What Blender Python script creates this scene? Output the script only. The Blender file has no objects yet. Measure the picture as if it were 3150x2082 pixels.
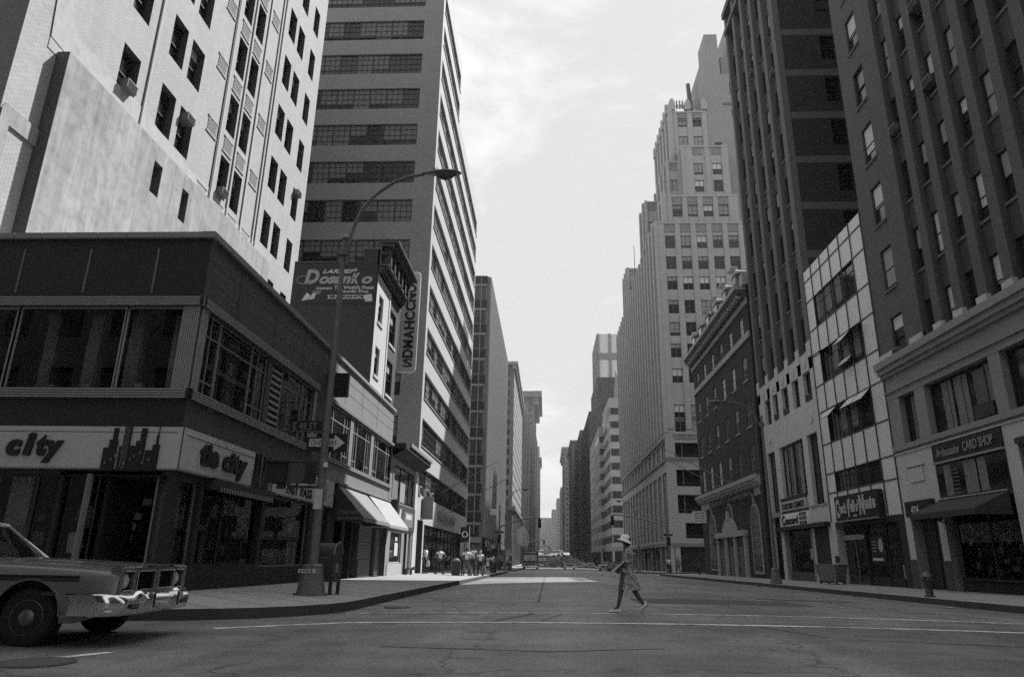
import bpy, bmesh, math, random
from math import sin, cos, pi, radians, sqrt, atan2
from mathutils import Vector, Matrix
random.seed(7)
scn = bpy.context.scene
C = scn.collection
# ---------------------------------------------------------------- camera
cam = bpy.data.cameras.new('camera'); camo = bpy.data.objects.new('camera', cam); C.objects.link(camo)
cam.sensor_width = 36.0; cam.lens = 24.433; cam.clip_start = 0.1; cam.clip_end = 6000
yw, pt, rl = -0.0528638, 0.3045835, 0.0175633
fw = Vector((sin(yw)*cos(pt), cos(yw)*cos(pt), sin(pt))); rt = Vector((cos(yw), -sin(yw), 0)); up = rt.cross(fw)
rt2 = rt*cos(rl)+up*sin(rl); up2 = -rt*sin(rl)+up*cos(rl)
camo.matrix_world = Matrix(((rt2.x, up2.x, -fw.x, 0), (rt2.y, up2.y, -fw.y, 0), (rt2.z, up2.z, -fw.z, 1.13), (0, 0, 0, 1)))
scn.camera = camo
# ---------------------------------------------------------------- light
SD = Vector((24.5, 23.2, 44.0)).normalized()          # towards the sun
SUN_EL = math.asin(SD.z); SUN_AZ = atan2(SD.x, SD.y)
sl = bpy.data.lights.new('sun', 'SUN'); sl.energy = 5.0; sl.angle = radians(.53); sl.color = (1, 1, 1)
so = bpy.data.objects.new('sun', sl); C.objects.link(so); so.rotation_euler = SD.to_track_quat('Z', 'Y').to_euler(); so.location = (60, 60, 120)
wd = bpy.data.worlds.new('World'); scn.world = wd; wd.use_nodes = True
nt = wd.node_tree; N = nt.nodes; L = nt.links; N.clear()
def nd(t, **k):
    n = N.new(t)
    for a, b in k.items(): setattr(n, a, b)
    return n
sky = nd('ShaderNodeTexSky', sky_type='NISHITA', sun_disc=False); sky.sun_elevation = SUN_EL; sky.sun_rotation = SUN_AZ
sky.dust_density = 4; sky.air_density = 1.2
bw = nd('ShaderNodeRGBToBW'); L.new(sky.outputs[0], bw.inputs[0])
tc = nd('ShaderNodeTexCoord'); mp = nd('ShaderNodeMapping'); mp.inputs['Scale'].default_value = (1, 1, 2.2); mp.inputs['Location'].default_value = (3.1, 1.7, .4)
L.new(tc.outputs['Generated'], mp.inputs[0])
n1 = nd('ShaderNodeTexNoise'); n1.inputs['Scale'].default_value = 3.3; n1.inputs['Detail'].default_value = 9; n1.inputs['Roughness'].default_value = .55; n1.inputs['Distortion'].default_value = .3
L.new(mp.outputs[0], n1.inputs[0])
cr = nd('ShaderNodeMapRange', interpolation_type='SMOOTHSTEP'); cr.inputs[1].default_value = .47; cr.inputs[2].default_value = .67; cr.inputs[3].default_value = 0; cr.inputs[4].default_value = 1
L.new(n1.outputs[0], cr.inputs[0])
flat = nd('ShaderNodeMath', operation='MULTIPLY_ADD'); flat.inputs[1].default_value = .05; flat.inputs[2].default_value = 5.25   # milky summer haze over the blue
L.new(bw.outputs[0], flat.inputs[0])
cm = nd('ShaderNodeMath', operation='MULTIPLY_ADD'); cm.inputs[1].default_value = 2.1; L.new(cr.outputs[0], cm.inputs[0]); L.new(flat.outputs[0], cm.inputs[2])
bg = nd('ShaderNodeBackground'); bg.inputs[1].default_value = .1; L.new(cm.outputs[0], bg.inputs[0])
ow = nd('ShaderNodeOutputWorld'); L.new(bg.outputs[0], ow.inputs[0])
scn.view_settings.view_transform = 'Standard'; scn.view_settings.look = 'None'; scn.view_settings.gamma = 1; scn.view_settings.exposure = 0.5
scn.cycles.max_bounces = 6; scn.cycles.diffuse_bounces = 3; scn.cycles.glossy_bounces = 3; scn.cycles.transparent_max_bounces = 12
scn.cycles.use_denoising = False; scn.cycles.volume_bounces = 0
# ---------------------------------------------------------------- materials
MATS = {}
def mat(name, base, rough=.85, var=.12, sc=3.0, brick=None, metal=0, bump=0, streak=0, spec=.35, tile=None, blot=None, fine=.06, wave=None, alpha=None, coat=0, cracks=0):
    if name in MATS: return MATS[name]
    m = bpy.data.materials.new(name); m.use_nodes = True; t = m.node_tree; n = t.nodes; l = t.links
    p = n['Principled BSDF']; p.inputs['Roughness'].default_value = rough; p.inputs['Metallic'].default_value = metal
    p.inputs['Specular IOR Level'].default_value = spec
    if coat: p.inputs['Coat Weight'].default_value = coat; p.inputs['Coat Roughness'].default_value = .08
    co = n.new('ShaderNodeTexCoord')
    def noise(scale, det, vec=None, rgh=.6):
        k = n.new('ShaderNodeTexNoise'); k.inputs['Scale'].default_value = scale; k.inputs['Detail'].default_value = det; k.inputs['Roughness'].default_value = rgh
        l.new(vec or co.outputs['Object'], k.inputs[0]); return k.outputs[0]
    def rng(s, a, b, lo=.25, hi=.75):
        k = n.new('ShaderNodeMapRange'); k.inputs[1].default_value = lo; k.inputs[2].default_value = hi; k.inputs[3].default_value = a; k.inputs[4].default_value = b
        l.new(s, k.inputs[0]); return k.outputs[0]
    def mul(a, b):
        k = n.new('ShaderNodeMath'); k.operation = 'MULTIPLY'
        l.new(a, k.inputs[0])
        if isinstance(b, (int, float)): k.inputs[1].default_value = b
        else: l.new(b, k.inputs[1])
        return k.outputs[0]
    v = rng(noise(sc, 6), 1-var, 1+var)
    if fine: v = mul(v, rng(noise(38, 3), 1-fine, 1+fine, .3, .7))
    if streak:
        mp = n.new('ShaderNodeMapping'); mp.inputs['Scale'].default_value = (2.2, 2.2, .12); l.new(co.outputs['Object'], mp.inputs[0])
        v = mul(v, rng(noise(1.6, 7, mp.outputs[0], .7), 1-streak, 1+streak*.6))
    if brick:
        w, h, c2, mo = brick
        s = n.new('ShaderNodeSeparateXYZ'); l.new(co.outputs['Object'], s.inputs[0])
        add = n.new('ShaderNodeMath'); add.operation = 'ADD'; l.new(s.outputs[0], add.inputs[0]); l.new(s.outputs[1], add.inputs[1])
        cb = n.new('ShaderNodeCombineXYZ'); l.new(add.outputs[0], cb.inputs[0]); l.new(s.outputs[2], cb.inputs[1])
        b = n.new('ShaderNodeTexBrick'); l.new(cb.outputs[0], b.inputs[0]); b.inputs['Scale'].default_value = 1
        b.inputs['Brick Width'].default_value = w; b.inputs['Row Height'].default_value = h; b.inputs['Mortar Size'].default_value = h*.11; b.inputs['Mortar Smooth'].default_value = .3
        b.inputs['Color1'].default_value = (1, 1, 1, 1); b.inputs['Color2'].default_value = (c2,)*3+(1,); b.inputs['Mortar'].default_value = (mo,)*3+(1,)
        v = mul(v, b.outputs['Color'])
    if blot:
        for bs, lo, hi, val in blot:
            v = mul(v, rng(noise(bs, 5), val, 1, lo, hi))
    if cracks:
        wn = n.new('ShaderNodeTexNoise'); wn.inputs['Scale'].default_value = 1.6; wn.inputs['Detail'].default_value = 5; l.new(co.outputs['Object'], wn.inputs[0])
        mxv = n.new('ShaderNodeVectorMath'); mxv.operation = 'MULTIPLY_ADD'; mxv.inputs[1].default_value = (1.4, 1.4, 0); l.new(wn.outputs['Color'], mxv.inputs[0]); l.new(co.outputs['Object'], mxv.inputs[2])
        vo = n.new('ShaderNodeTexVoronoi'); vo.feature = 'DISTANCE_TO_EDGE'; vo.inputs['Scale'].default_value = .22; l.new(mxv.outputs[0], vo.inputs[0])
        ck = rng(vo.outputs[0], .45, 1, .0, .012); msk = rng(noise(.3, 3), 0, 1, .46, .54); mm = n.new('ShaderNodeMath'); mm.operation = 'MAXIMUM'; l.new(ck, mm.inputs[0]); l.new(msk, mm.inputs[1]); v = mul(v, mm.outputs[0])
        mt = n.new('ShaderNodeMapping'); mt.inputs['Scale'].default_value = (.55, .03, 1); l.new(co.outputs['Object'], mt.inputs[0]); v = mul(v, rng(noise(1.0, 4, mt.outputs[0]), .78, 1.16, .35, .65))
        mt = n.new('ShaderNodeMapping'); mt.inputs['Scale'].default_value = (.06, .7, 1); mt.inputs['Rotation'].default_value = (0, 0, .08); l.new(co.outputs['Object'], mt.inputs[0]); v = mul(v, rng(noise(1.0, 5, mt.outputs[0]), .82, 1.12, .35, .65))
    v = mul(v, base)
    l.new(v, p.inputs['Base Color'])
    if bump:
        b = n.new('ShaderNodeBump'); b.inputs['Strength'].default_value = bump; b.inputs['Distance'].default_value = .02; l.new(noise(60, 3), b.inputs['Height']); l.new(b.outputs[0], p.inputs['Normal'])
    MATS[name] = m; return m
def glassmat(name, tint=.55, rough=.02, refl=1.45):
    m = bpy.data.materials.new(name); m.use_nodes = True; t = m.node_tree; n = t.nodes; l = t.links; n.clear()
    o = n.new('ShaderNodeOutputMaterial'); mx = n.new('ShaderNodeMixShader'); tr = n.new('ShaderNodeBsdfTransparent'); g = n.new('ShaderNodeBsdfGlossy'); f = n.new('ShaderNodeFresnel')
    tr.inputs[0].default_value = (tint,)*3+(1,); g.inputs['Roughness'].default_value = rough; g.inputs[0].default_value = (.9, .9, .9, 1); f.inputs[0].default_value = refl
    l.new(f.outputs[0], mx.inputs[0]); l.new(tr.outputs[0], mx.inputs[1]); l.new(g.outputs[0], mx.inputs[2]); l.new(mx.outputs[0], o.inputs[0])
    MATS[name] = m
def B(w=.21, h=.072, c2=.82, mo=.6): return (w, h, c2, mo)
mat('asphalt', .25, .56, .14, .5, blot=[(1.3, .35, .55, .78), (.16, .38, .56, .72), (4.5, .33, .45, .8)], fine=.28, bump=.35, spec=.4, cracks=1)
mat('asphalt_patch', .11, .9, .12, 1.5, fine=.14)
mat('paving', .40, .9, .10, .8, brick=(1.5, 1.5, .9, .78), blot=[(3.2, .3, .42, .82), (.5, .34, .5, .86)], fine=.12)
mat('kerb_stone', .07, .85, .2, 2.0)
mat('road_paint', .82, .8, .2, 1.5, blot=[(5.5, .34, .5, .45), (1.1, .32, .46, .5)])
mat('iron', .06, .6, .2, 5)
mat('dark_panel', .025, .5, .10, 1.2)
mat('dark_seam', .16, .6)
mat('brown_panel', .075, .6, .08, 1.0, streak=.06)
mat('coping_stone', .26, .8, .1, 2)
mat('ribbed_metal', .30, .55, .08, 2)
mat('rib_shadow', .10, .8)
mat('sign_cream', .50, .6, .04, 2)
mat('sign_black', .015, .5, 0)
mat('sign_grey', .22, .6, .05)
mat('white_paint', .75, .6, .04)
mat('pale_letter', .62, .6, .04)
mat('dim_letter', .28, .6, .04)
mat('shop_dark', .03, .8, .1)
mat('interior_dark', .035, .95, .2, 1)
mat('interior_mid', .12, .9, .15, 1)
mat('concrete', .38, .9, .1, 1.5)
mat('window_frame', .20, .6, .05)
mat('frame_dark', .035, .6, .05)
mat('frame_white', .55, .6, .05)
mat('glass_dark', .018, .06, 0, spec=.5, fine=0)
mat('glass_mid', .04, .12, .1, spec=.5, fine=0)
mat('blind', .33, .8, .08)
mat('blind_white', .62, .8, .05)
mat('curtain', .19, .9, .35, 7)
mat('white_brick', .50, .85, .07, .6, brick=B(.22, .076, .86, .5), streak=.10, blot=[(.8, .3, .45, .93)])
mat('sunlit_panel', .26, .6, .08, 1.0, streak=.06)  # brown_panel made lighter: sunlight on the far section put into its colour
mat('reveal_shade', .09, .8, .1, 2)  # darker than the wall: shade inside the window reveals put into the colour
mat('white_stone', .46, .85, .06, .8)
mat('stucco', .40, .9, .14, 1.2, streak=.38, blot=[(2.6, .34, .54, .78), (.5, .35, .5, .85), (9, .3, .42, .85)])
mat('stucco_pale', .47, .9, .12, 2.0, blot=[(3, .32, .45, .8)])
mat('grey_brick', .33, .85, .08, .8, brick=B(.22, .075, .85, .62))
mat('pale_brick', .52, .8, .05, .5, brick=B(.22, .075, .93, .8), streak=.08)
mat('painted_wall', .06, .8, .10, .8, brick=B(.22, .075, .93, .88))
mat('painted_panel', .045, .7, .07, .8)
mat('white_facade', .56, .8, .06, .6)
mat('dark_brick', .095, .85, .10, .8, brick=B(.22, .075, .75, 1.25))
mat('brown_brick', .115, .85, .10, .8, brick=B(.22, .075, .75, 1.15))
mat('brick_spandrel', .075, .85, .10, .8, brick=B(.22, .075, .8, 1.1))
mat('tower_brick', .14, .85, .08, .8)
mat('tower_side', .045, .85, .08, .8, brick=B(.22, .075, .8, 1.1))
mat('concrete_band', .13, .85, .08, 1)
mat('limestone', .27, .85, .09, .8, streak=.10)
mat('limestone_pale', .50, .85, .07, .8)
mat('glazed_panel', .66, .35, .06, .5, fine=.03)
mat('mullion_dark', .05, .5)
mat('bank_brick', .045, .85, .10, .8, brick=B(.22, .075, .75, 1.2))
mat('bank_trim', .36, .85, .1, 1.5)
mat('slate', .16, .7, .15, 3, brick=(.4, .2, .8, .6))
mat('deco_stone', .42, .88, .07, .4, brick=(1.0, .45, .96, .86), streak=.08)
mat('deco_spandrel', .22, .88, .12, 1)
mat('deco_orna', .3, .88, .5, 9, blot=[(6, .35, .55, .5)])
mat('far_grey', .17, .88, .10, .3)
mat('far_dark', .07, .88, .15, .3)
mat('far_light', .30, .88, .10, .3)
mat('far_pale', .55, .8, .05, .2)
mat('metal_pole', .16, .5, .15, 4, metal=.2)
mat('lamp_metal', .20, .4, .1, 4, metal=.5)
mat('lens_dark', .10, .3)
mat('signal_dark', .02, .5)
mat('mail_blue', .05, .45, .1, 3, spec=.5)
mat('car_paint', .15, .28, .03, 1, spec=.6, coat=.7, fine=.02)
mat('car_stripe', .02, .3, 0)
mat('chrome', .75, .12, .0, metal=1, fine=0)
mat('tyre', .02, .85, .1)
mat('hubcap', .16, .35, .1, metal=.6)
mat('lamp_glass', .6, .1, 0, spec=.8)
mat('grille_black', .012, .5, 0)
mat('skin', .16, .6, .08, 8); mat('skin_dark', .09, .6, .08, 8)
mat('hair', .03, .7, .3, 30); mat('hair_fair', .4, .7, .2, 30)
mat('shirt_white', .68, .9, .06, 6); mat('trousers_dark', .035, .9, .1, 6); mat('trousers_grey', .12, .9, .1, 6)
mat('shirt_grey', .22, .9, .1, 6)
mat('dress_print', .46, .9, .1, 6, blot=[(14, .42, .52, .34), (26, .4, .52, .6)])
mat('rib_recess', .12, .85, .15, 1)
mat('hat_straw', .9, .9, .10, 40)
mat('shoe_white', .85, .5, .05)
mat('canvas', .16, .9, .3, 5)
mat('awning_pale', .36, .85, .06, 2); mat('awning_dark', .05, .85, .1, 2); mat('awning_grey', .24, .85, .08, 2)
mat('shutter', .10, .5, .1, 1)
mat('paper', .55, .9, .1, 3)
mat('bus_body', .08, .35, .1); mat('bus_trim', .5, .3, .1)
mat('car_white', .6, .3, .05, coat=.5); mat('car_dark', .05, .3, .05, coat=.5); mat('car_grey', .22, .3, .05, coat=.5)
mat('flag', .35, .9, .5, 6)
glassmat('shop_glass', .85); glassmat('clear_glass', .7); glassmat('windshield', .6)
GRAINY = 0
# ---------------------------------------------------------------- builders
def link(o, parent=None, loc=(0, 0, 0), rz=0, **tags):
    C.objects.link(o); o.location = loc; o.rotation_euler = (0, 0, rz)
    if parent: o.parent = parent
    for k, v in tags.items():
        if v: o[k] = v
    return o
def thing(name, label, cat, loc=(0, 0, 0), rz=0, group=None):
    o = bpy.data.objects.new(name, None); o.empty_display_size = .3
    return link(o, None, loc, rz, label=label, category=cat, group=group)
class MB:
    def __init__(s): s.v = []; s.f = []; s.m = []; s.mats = []; s.sm = []
    def mi(s, m):
        if m not in s.mats: s.mats.append(m)
        return s.mats.index(m)
    def poly(s, pts, m, smooth=False):
        b = len(s.v); s.v += [tuple(p) for p in pts]; s.f.append(tuple(range(b, b+len(pts)))); s.m.append(s.mi(m)); s.sm.append(smooth)
    def mesh(s, vs, fs, m, smooth=False):
        b = len(s.v); s.v += [tuple(p) for p in vs]; k = s.mi(m)
        for f in fs: s.f.append(tuple(i+b for i in f)); s.m.append(k); s.sm.append(smooth)
    def box(s, x0, x1, y0, y1, z0, z1, m, bot=True):
        v = [(x0, y0, z0), (x1, y0, z0), (x1, y1, z0), (x0, y1, z0), (x0, y0, z1), (x1, y0, z1), (x1, y1, z1), (x0, y1, z1)]
        f = [(0, 1, 5, 4), (1, 2, 6, 5), (2, 3, 7, 6), (3, 0, 4, 7), (4, 5, 6, 7)]
        if bot: f.append((3, 2, 1, 0))
        s.mesh(v, f, m)
    def prism(s, poly, ax, a, b, m, cap=True, smooth=False):
        # poly: 2D points; ax: extrusion axis 'x' (pts y,z) 'y' (pts x,z) 'z' (pts x,y)
        def P(p, d): return {'x': (d, p[0], p[1]), 'y': (p[0], d, p[1]), 'z': (p[0], p[1], d)}[ax]
        n = len(poly); vs = [P(p, a) for p in poly]+[P(p, b) for p in poly]
        fs = [(i, (i+1) % n, n+(i+1) % n, n+i) for i in range(n)]
        s.mesh(vs, fs, m, smooth)
        if cap: s.mesh(vs, [tuple(range(n))[::-1], tuple(range(n, 2*n))], m)
    def tube(s, pts, r, m, n=8, cap=True):
        pts = [Vector(p) for p in pts]; rs = r if isinstance(r, (list, tuple)) else [r]*len(pts)
        rings = []; prev = None
        for i, p in enumerate(pts):
            d = (pts[min(i+1, len(pts)-1)]-pts[max(i-1, 0)]).normalized()
            a = prev if prev is not None else (Vector((0, 0, 1)) if abs(d.z) < .9 else Vector((1, 0, 0)))
            a = (a-d*a.dot(d)).normalized(); prev = a; b = d.cross(a)
            rings.append([p+(a*cos(2*pi*k/n)+b*sin(2*pi*k/n))*rs[i] for k in range(n)])
        vs = [q for g in rings for q in g]; fs = []
        for i in range(len(pts)-1):
            for k in range(n): fs.append((i*n+k, i*n+(k+1) % n, (i+1)*n+(k+1) % n, (i+1)*n+k))
        s.mesh(vs, fs, m, True)
        if cap: s.mesh(vs, [tuple(range(n))[::-1], tuple(range(len(vs)-n, len(vs)))], m)
    def lathe(s, prof, m, n=16, c=(0, 0), sx=1, sy=1, smooth=True):
        vs = [(c[0]+r*cos(2*pi*k/n)*sx, c[1]+r*sin(2*pi*k/n)*sy, z) for r, z in prof for k in range(n)]; fs = []
        for i in range(len(prof)-1):
            for k in range(n): fs.append((i*n+k, i*n+(k+1) % n, (i+1)*n+(k+1) % n, (i+1)*n+k))
        s.mesh(vs, fs, m, smooth); s.mesh(vs, [tuple(range(n))[::-1], tuple(range(len(vs)-n, len(vs)))], m)
    def loft(s, rings, m, closed=True, smooth=True, caps=True):
        n = len(rings[0]); vs = [p for r in rings for p in r]; fs = []
        for i in range(len(rings)-1):
            for k in range(n if closed else n-1): fs.append((i*n+k, i*n+(k+1) % n, (i+1)*n+(k+1) % n, (i+1)*n+k))
        s.mesh(vs, fs, m, smooth)
        if caps and closed: s.mesh(vs, [tuple(range(n))[::-1], tuple(range(len(vs)-n, len(vs)))], m)
    def data(s, name):
        me = bpy.data.meshes.new(name); me.from_pydata(s.v, [], s.f)
        for k in s.mats: me.materials.append(MATS[k])
        me.polygons.foreach_set('material_index', s.m); me.polygons.foreach_set('use_smooth', s.sm); me.update()
        return me
    def build(s, name, parent=None, loc=(0, 0, 0), rz=0, **tags):
        return link(bpy.data.objects.new(name, s.data(name)), parent, loc, rz, **tags)
class Fr:
    """a facade frame: local x runs left to right as seen from the street, y goes into the building, z is height"""
    def __init__(s, root, ox, oy, rz, x=0, y=0):
        s.root = root; s.rz = rz
        if root is not None: ox -= root.location.x; oy -= root.location.y
        s.o = (ox, oy)
    def loc(s, x=0, y=0, z=0):
        c, d = cos(s.rz), sin(s.rz); zz = z-(s.root.location.z if s.root else 0)
        return (s.o[0]+c*x-d*y, s.o[1]+d*x+c*y, zz)
    def put(s, mb, name, x=0, y=0, z=0, parent=None, **tags):
        if parent is not None: return mb.build(name, parent, (x, y, z), 0, **tags)
        return mb.build(name, s.root, s.loc(x, y, z), s.rz, **tags)
    def puts(s, mb, name, x=0, y=0, z=0):
        p = list(range(len(mb.v)))
        def f(a):
            while p[a] != a: p[a] = p[p[a]]; a = p[a]
            return a
        for q in mb.f:
            for k in q[1:]: p[f(k)] = f(q[0])
        G = {}
        for i, q in enumerate(mb.f): G.setdefault(f(q[0]), []).append(i)
        for ids in G.values():
            m = MB()
            for i in ids: m.poly([mb.v[k] for k in mb.f[i]], mb.mats[mb.m[i]], mb.sm[i])
            s.put(m, name, x, y, z)
    def obj(s, me, name, x=0, y=0, z=0, **tags):
        return link(bpy.data.objects.new(name, me), s.root, s.loc(x, y, z), s.rz, **tags)
WL, WR = -8.49, 16.05
def FL(root, Y0, X=WL): return Fr(root, X, Y0, pi/2)        # east side of the avenue, x = Y - Y0
def FRt(root, Y0, X=WR): return Fr(root, X, Y0, -pi/2)      # west side, x = Y0 - Y
def FN(root, X0, Y): return Fr(root, X0, Y, 0)              # faces the camera, x = X - X0
def wall(mb, x0, x1, z0, z1, ops, m, rev=.2, rm=None, y=0):
    ops = [o for o in ops if o[0] < x1 and o[1] > x0 and o[2] < z1 and o[3] > z0]
    xs = sorted(set([x0, x1]+[min(max(round(a, 4), x0), x1) for o in ops for a in o[:2]])); zs = sorted(set([z0, z1]+[min(max(round(a, 4), z0), z1) for o in ops for a in o[2:4]]))
    X = {a: i for i, a in enumerate(xs)}; Z = {a: i for i, a in enumerate(zs)}; hole = set()
    for o in ops:
        a, b = X[min(max(round(o[0], 4), x0), x1)], X[min(max(round(o[1], 4), x0), x1)]; c, d = Z[min(max(round(o[2], 4), z0), z1)], Z[min(max(round(o[3], 4), z0), z1)]
        for i in range(a, b):
            for j in range(c, d): hole.add((i, j))
    for j in range(len(zs)-1):
        i = 0
        while i < len(xs)-1:
            if (i, j) in hole: i += 1; continue
            k = i
            while k < len(xs)-1 and (k, j) not in hole: k += 1
            mb.poly([(xs[i], y, zs[j]), (xs[k], y, zs[j]), (xs[k], y, zs[j+1]), (xs[i], y, zs[j+1])], m); i = k
    rm = rm or m
    for a, b, c, d in [o[:4] for o in ops]:
        r = y+rev
        mb.poly([(a, y, c), (a, r, c), (a, r, d), (a, y, d)], rm); mb.poly([(b, y, d), (b, r, d), (b, r, c), (b, y, c)], rm)
        mb.poly([(a, y, c), (b, y, c), (b, r, c), (a, r, c)], rm); mb.poly([(a, r, d), (b, r, d), (b, y, d), (a, y, d)], rm)
def body(mb, x0, x1, y0, y1, z0, z1, m, sides='lrbt'):
    """side, back and roof faces behind a facade"""
    if 'l' in sides: mb.poly([(x0, y1, z0), (x0, y0, z0), (x0, y0, z1), (x0, y1, z1)], m)
    if 'r' in sides: mb.poly([(x1, y0, z0), (x1, y1, z0), (x1, y1, z1), (x1, y0, z1)], m)
    if 'b' in sides: mb.poly([(x1, y1, z0), (x0, y1, z0), (x0, y1, z1), (x1, y1, z1)], m)
    if 't' in sides: mb.poly([(x0, y0, z1), (x1, y0, z1), (x1, y1, z1), (x0, y1, z1)], 'concrete')
_wc = {}
def winmesh(w, h, st, var):
    """st: (kind, frame material, glass material, frame width); pane mesh and frame mesh, origin at the opening's lower left"""
    key = (round(w, 3), round(h, 3), st, var)
    if key in _wc: return _wc[key]
    kind, fm, gm, fwid = st; p = MB(); f = MB(); t = .04; blind = var[0]; bm = var[1]
    if kind in ('grid', 'bay'):
        p.poly([(0, t, 0), (w, t, 0), (w, t, h), (0, t, h)], gm)
    else:
        p.poly([(0, t+.03, 0), (w, t+.03, 0), (w, t+.03, h*.52), (0, t+.03, h*.52)], gm)
        p.poly([(0, t, h*.48), (w, t, h*.48), (w, t, h), (0, t, h)], gm)
    if blind: 
        bz = h*(1-blind); p.poly([(fwid, t-.012, bz), (w-fwid, t-.012, bz), (w-fwid, t-.012, h-fwid), (fwid, t-.012, h-fwid)], bm)
    f.box(0, fwid, 0, .08, 0, h, fm); f.box(w-fwid, w, 0, .08, 0, h, fm); f.box(fwid, w-fwid, 0, .08, 0, fwid, fm); f.box(fwid, w-fwid, 0, .08, h-fwid, h, fm)
    if kind == 'dh': f.box(fwid, w-fwid, .0, .06, h*.49-fwid*.5, h*.49+fwid*.5, fm)
    if kind == 'dh6':
        f.box(fwid, w-fwid, .0, .06, h*.49-fwid*.5, h*.49+fwid*.5, fm)
        for i in (1, 2): f.box(w*i/3-.012, w*i/3+.012, .005, .05, fwid, h-fwid, fm)
        for i in (1, 3): f.box(fwid, w-fwid, .008, .052, h*i/4-.012, h*i/4+.012, fm)
    if kind == 'pair':
        f.box(w/2-fwid*.6, w/2+fwid*.6, .002, .07, fwid, h-fwid, fm); f.box(fwid, w-fwid, .0, .06, h*.5-fwid*.4, h*.5+fwid*.4, fm)
    if kind == 'grid':
        nx = max(2, round(w/.75)); 
        for i in range(1, nx): f.box(w*i/nx-.02, w*i/nx+.02, .005, .06, fwid, h-fwid, fm)
        for q in (.28, .72): f.box(fwid, w-fwid, .002, .055, h*q-.02, h*q+.02, fm)
    _wc[key] = (p.data('window'), f.data('frame')); return _wc[key]
VARS = [(0, 'blind'), (0, 'blind'), (.35, 'blind'), (.5, 'blind'), (0, 'blind'), (.2, 'blind'), (.7, 'blind')]
def windows(fr, ops, st, rev=.2, variants=VARS, sill=None, split=True, cap=100, rnd=None, name='window'):
    """one window per opening; a frame (and a sill) are its sub-parts"""
    r = rnd or random
    rest = MB()
    for n, o in enumerate(ops):
        w, h = o[1]-o[0], o[3]-o[2]; var = r.choice(variants)
        pm, fm = winmesh(w, h, st, var)
        if n < cap:
            if split:
                ob = fr.obj(pm, name, o[0], rev-.06, o[2]); link(bpy.data.objects.new('frame', fm), ob)
                if sill:
                    key = ('sill', round(w, 3), sill)
                    if key not in _wc: s = MB(); s.box(-.06, w+.06, -(rev-.06)-.07, -(rev-.06)+.04, -.12, 0, sill); _wc[key] = s.data('sill')
                    link(bpy.data.objects.new('sill', _wc[key]), ob)
            else:
                key = ('join', id(pm), id(fm))
                if key not in _wc:
                    bmx = bmesh.new(); bmx.from_mesh(pm); n0 = len(pm.materials)
                    me = bpy.data.meshes.new('window'); k0 = len(bmx.faces); bmx.from_mesh(fm); bmx.faces.ensure_lookup_table()
                    for q in range(k0, len(bmx.faces)): bmx.faces[q].material_index += n0
                    bmx.to_mesh(me); bmx.free()
                    for q in list(pm.materials)+list(fm.materials): me.materials.append(q)
                    _wc[key] = me
                fr.obj(_wc[key], name, o[0], rev-.06, o[2])
        else:
            y = rev-.03; rest.poly([(o[0], y, o[2]), (o[1], y, o[2]), (o[1], y, o[3]), (o[0], y, o[3])], st[2])
    if rest.f: fr.put(rest, name, kind='stuff')
def ac(fr, x, z, w=.62, h=.38, d=.5, out=.42, lab=None):
    m = MB(); m.box(0, w, -out, d-out, 0, h, 'concrete_band')
    for i in range(7): m.box(.04, w-.04, -out-.012, -out, .04+i*.045, .06+i*.045, 'frame_dark')
    m.box(-.015, w+.015, -out-.02, -out+.02, h-.02, h+.012, 'ribbed_metal'); m.box(-.015, 0.01, -out-.02, -out+.01, 0, h, 'ribbed_metal')
    fr.put(m, 'air_conditioner', x, 0, z, label=lab)
_tx = {}
def text(fr, s, x, z, w, h, m, y=-.03, depth=.02, bold=0, shear=0, name='lettering', parent=None, rot=0, spacing=1, align='l', loc=None, rz=None):
    cu = bpy.data.curves.new('t', 'FONT'); cu.body = s; cu.size = 1; cu.offset = bold; cu.shear = shear; cu.extrude = depth/2; cu.space_character = spacing; cu.resolution_u = 3
    to = bpy.data.objects.new('t', cu); C.objects.link(to); bpy.context.view_layer.update()
    me = bpy.data.meshes.new_from_object(to.evaluated_get(bpy.context.evaluated_depsgraph_get())); C.objects.unlink(to); bpy.data.objects.remove(to)
    xs = [v.co.x for v in me.vertices]; ys = [v.co.y for v in me.vertices]; a, b, c, d = min(xs), max(xs), min(ys), max(ys)
    for v in me.vertices:
        px = (v.co.x-a)/(b-a)*w; pz = (v.co.y-c)/(d-c)*h; dz = v.co.z/(depth/2) if depth else 0
        v.co = (px*cos(rot)-pz*sin(rot), -dz*depth/2, px*sin(rot)+pz*cos(rot))
    me.materials.clear(); me.materials.append(MATS[m])
    o = bpy.data.objects.new(name, me)
    if fr is None: return link(o, parent, loc, rz or 0)
    return link(o, fr.root, fr.loc(x, y, z), fr.rz)
def gz(Y): # fall and rise of the avenue
    P = [(-200, .06), (16, .06), (130, -.80), (200, -1.15), (260, -1.1), (330, -.5), (450, 2.2), (600, 6.6), (750, 9.3), (1000, 11.5), (4000, 11.5)]
    for (a, c), (b, d) in zip(P, P[1:]):
        if Y <= b: t = (Y-a)/(b-a); return c+(d-c)*t
    return 11.5
def crown(x): t = (x-3.85)/7.85; return .11*(1-t*t) if abs(t) < 1 else 0
def zr(x, Y): return gz(Y)+crown(x)-.03
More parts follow.
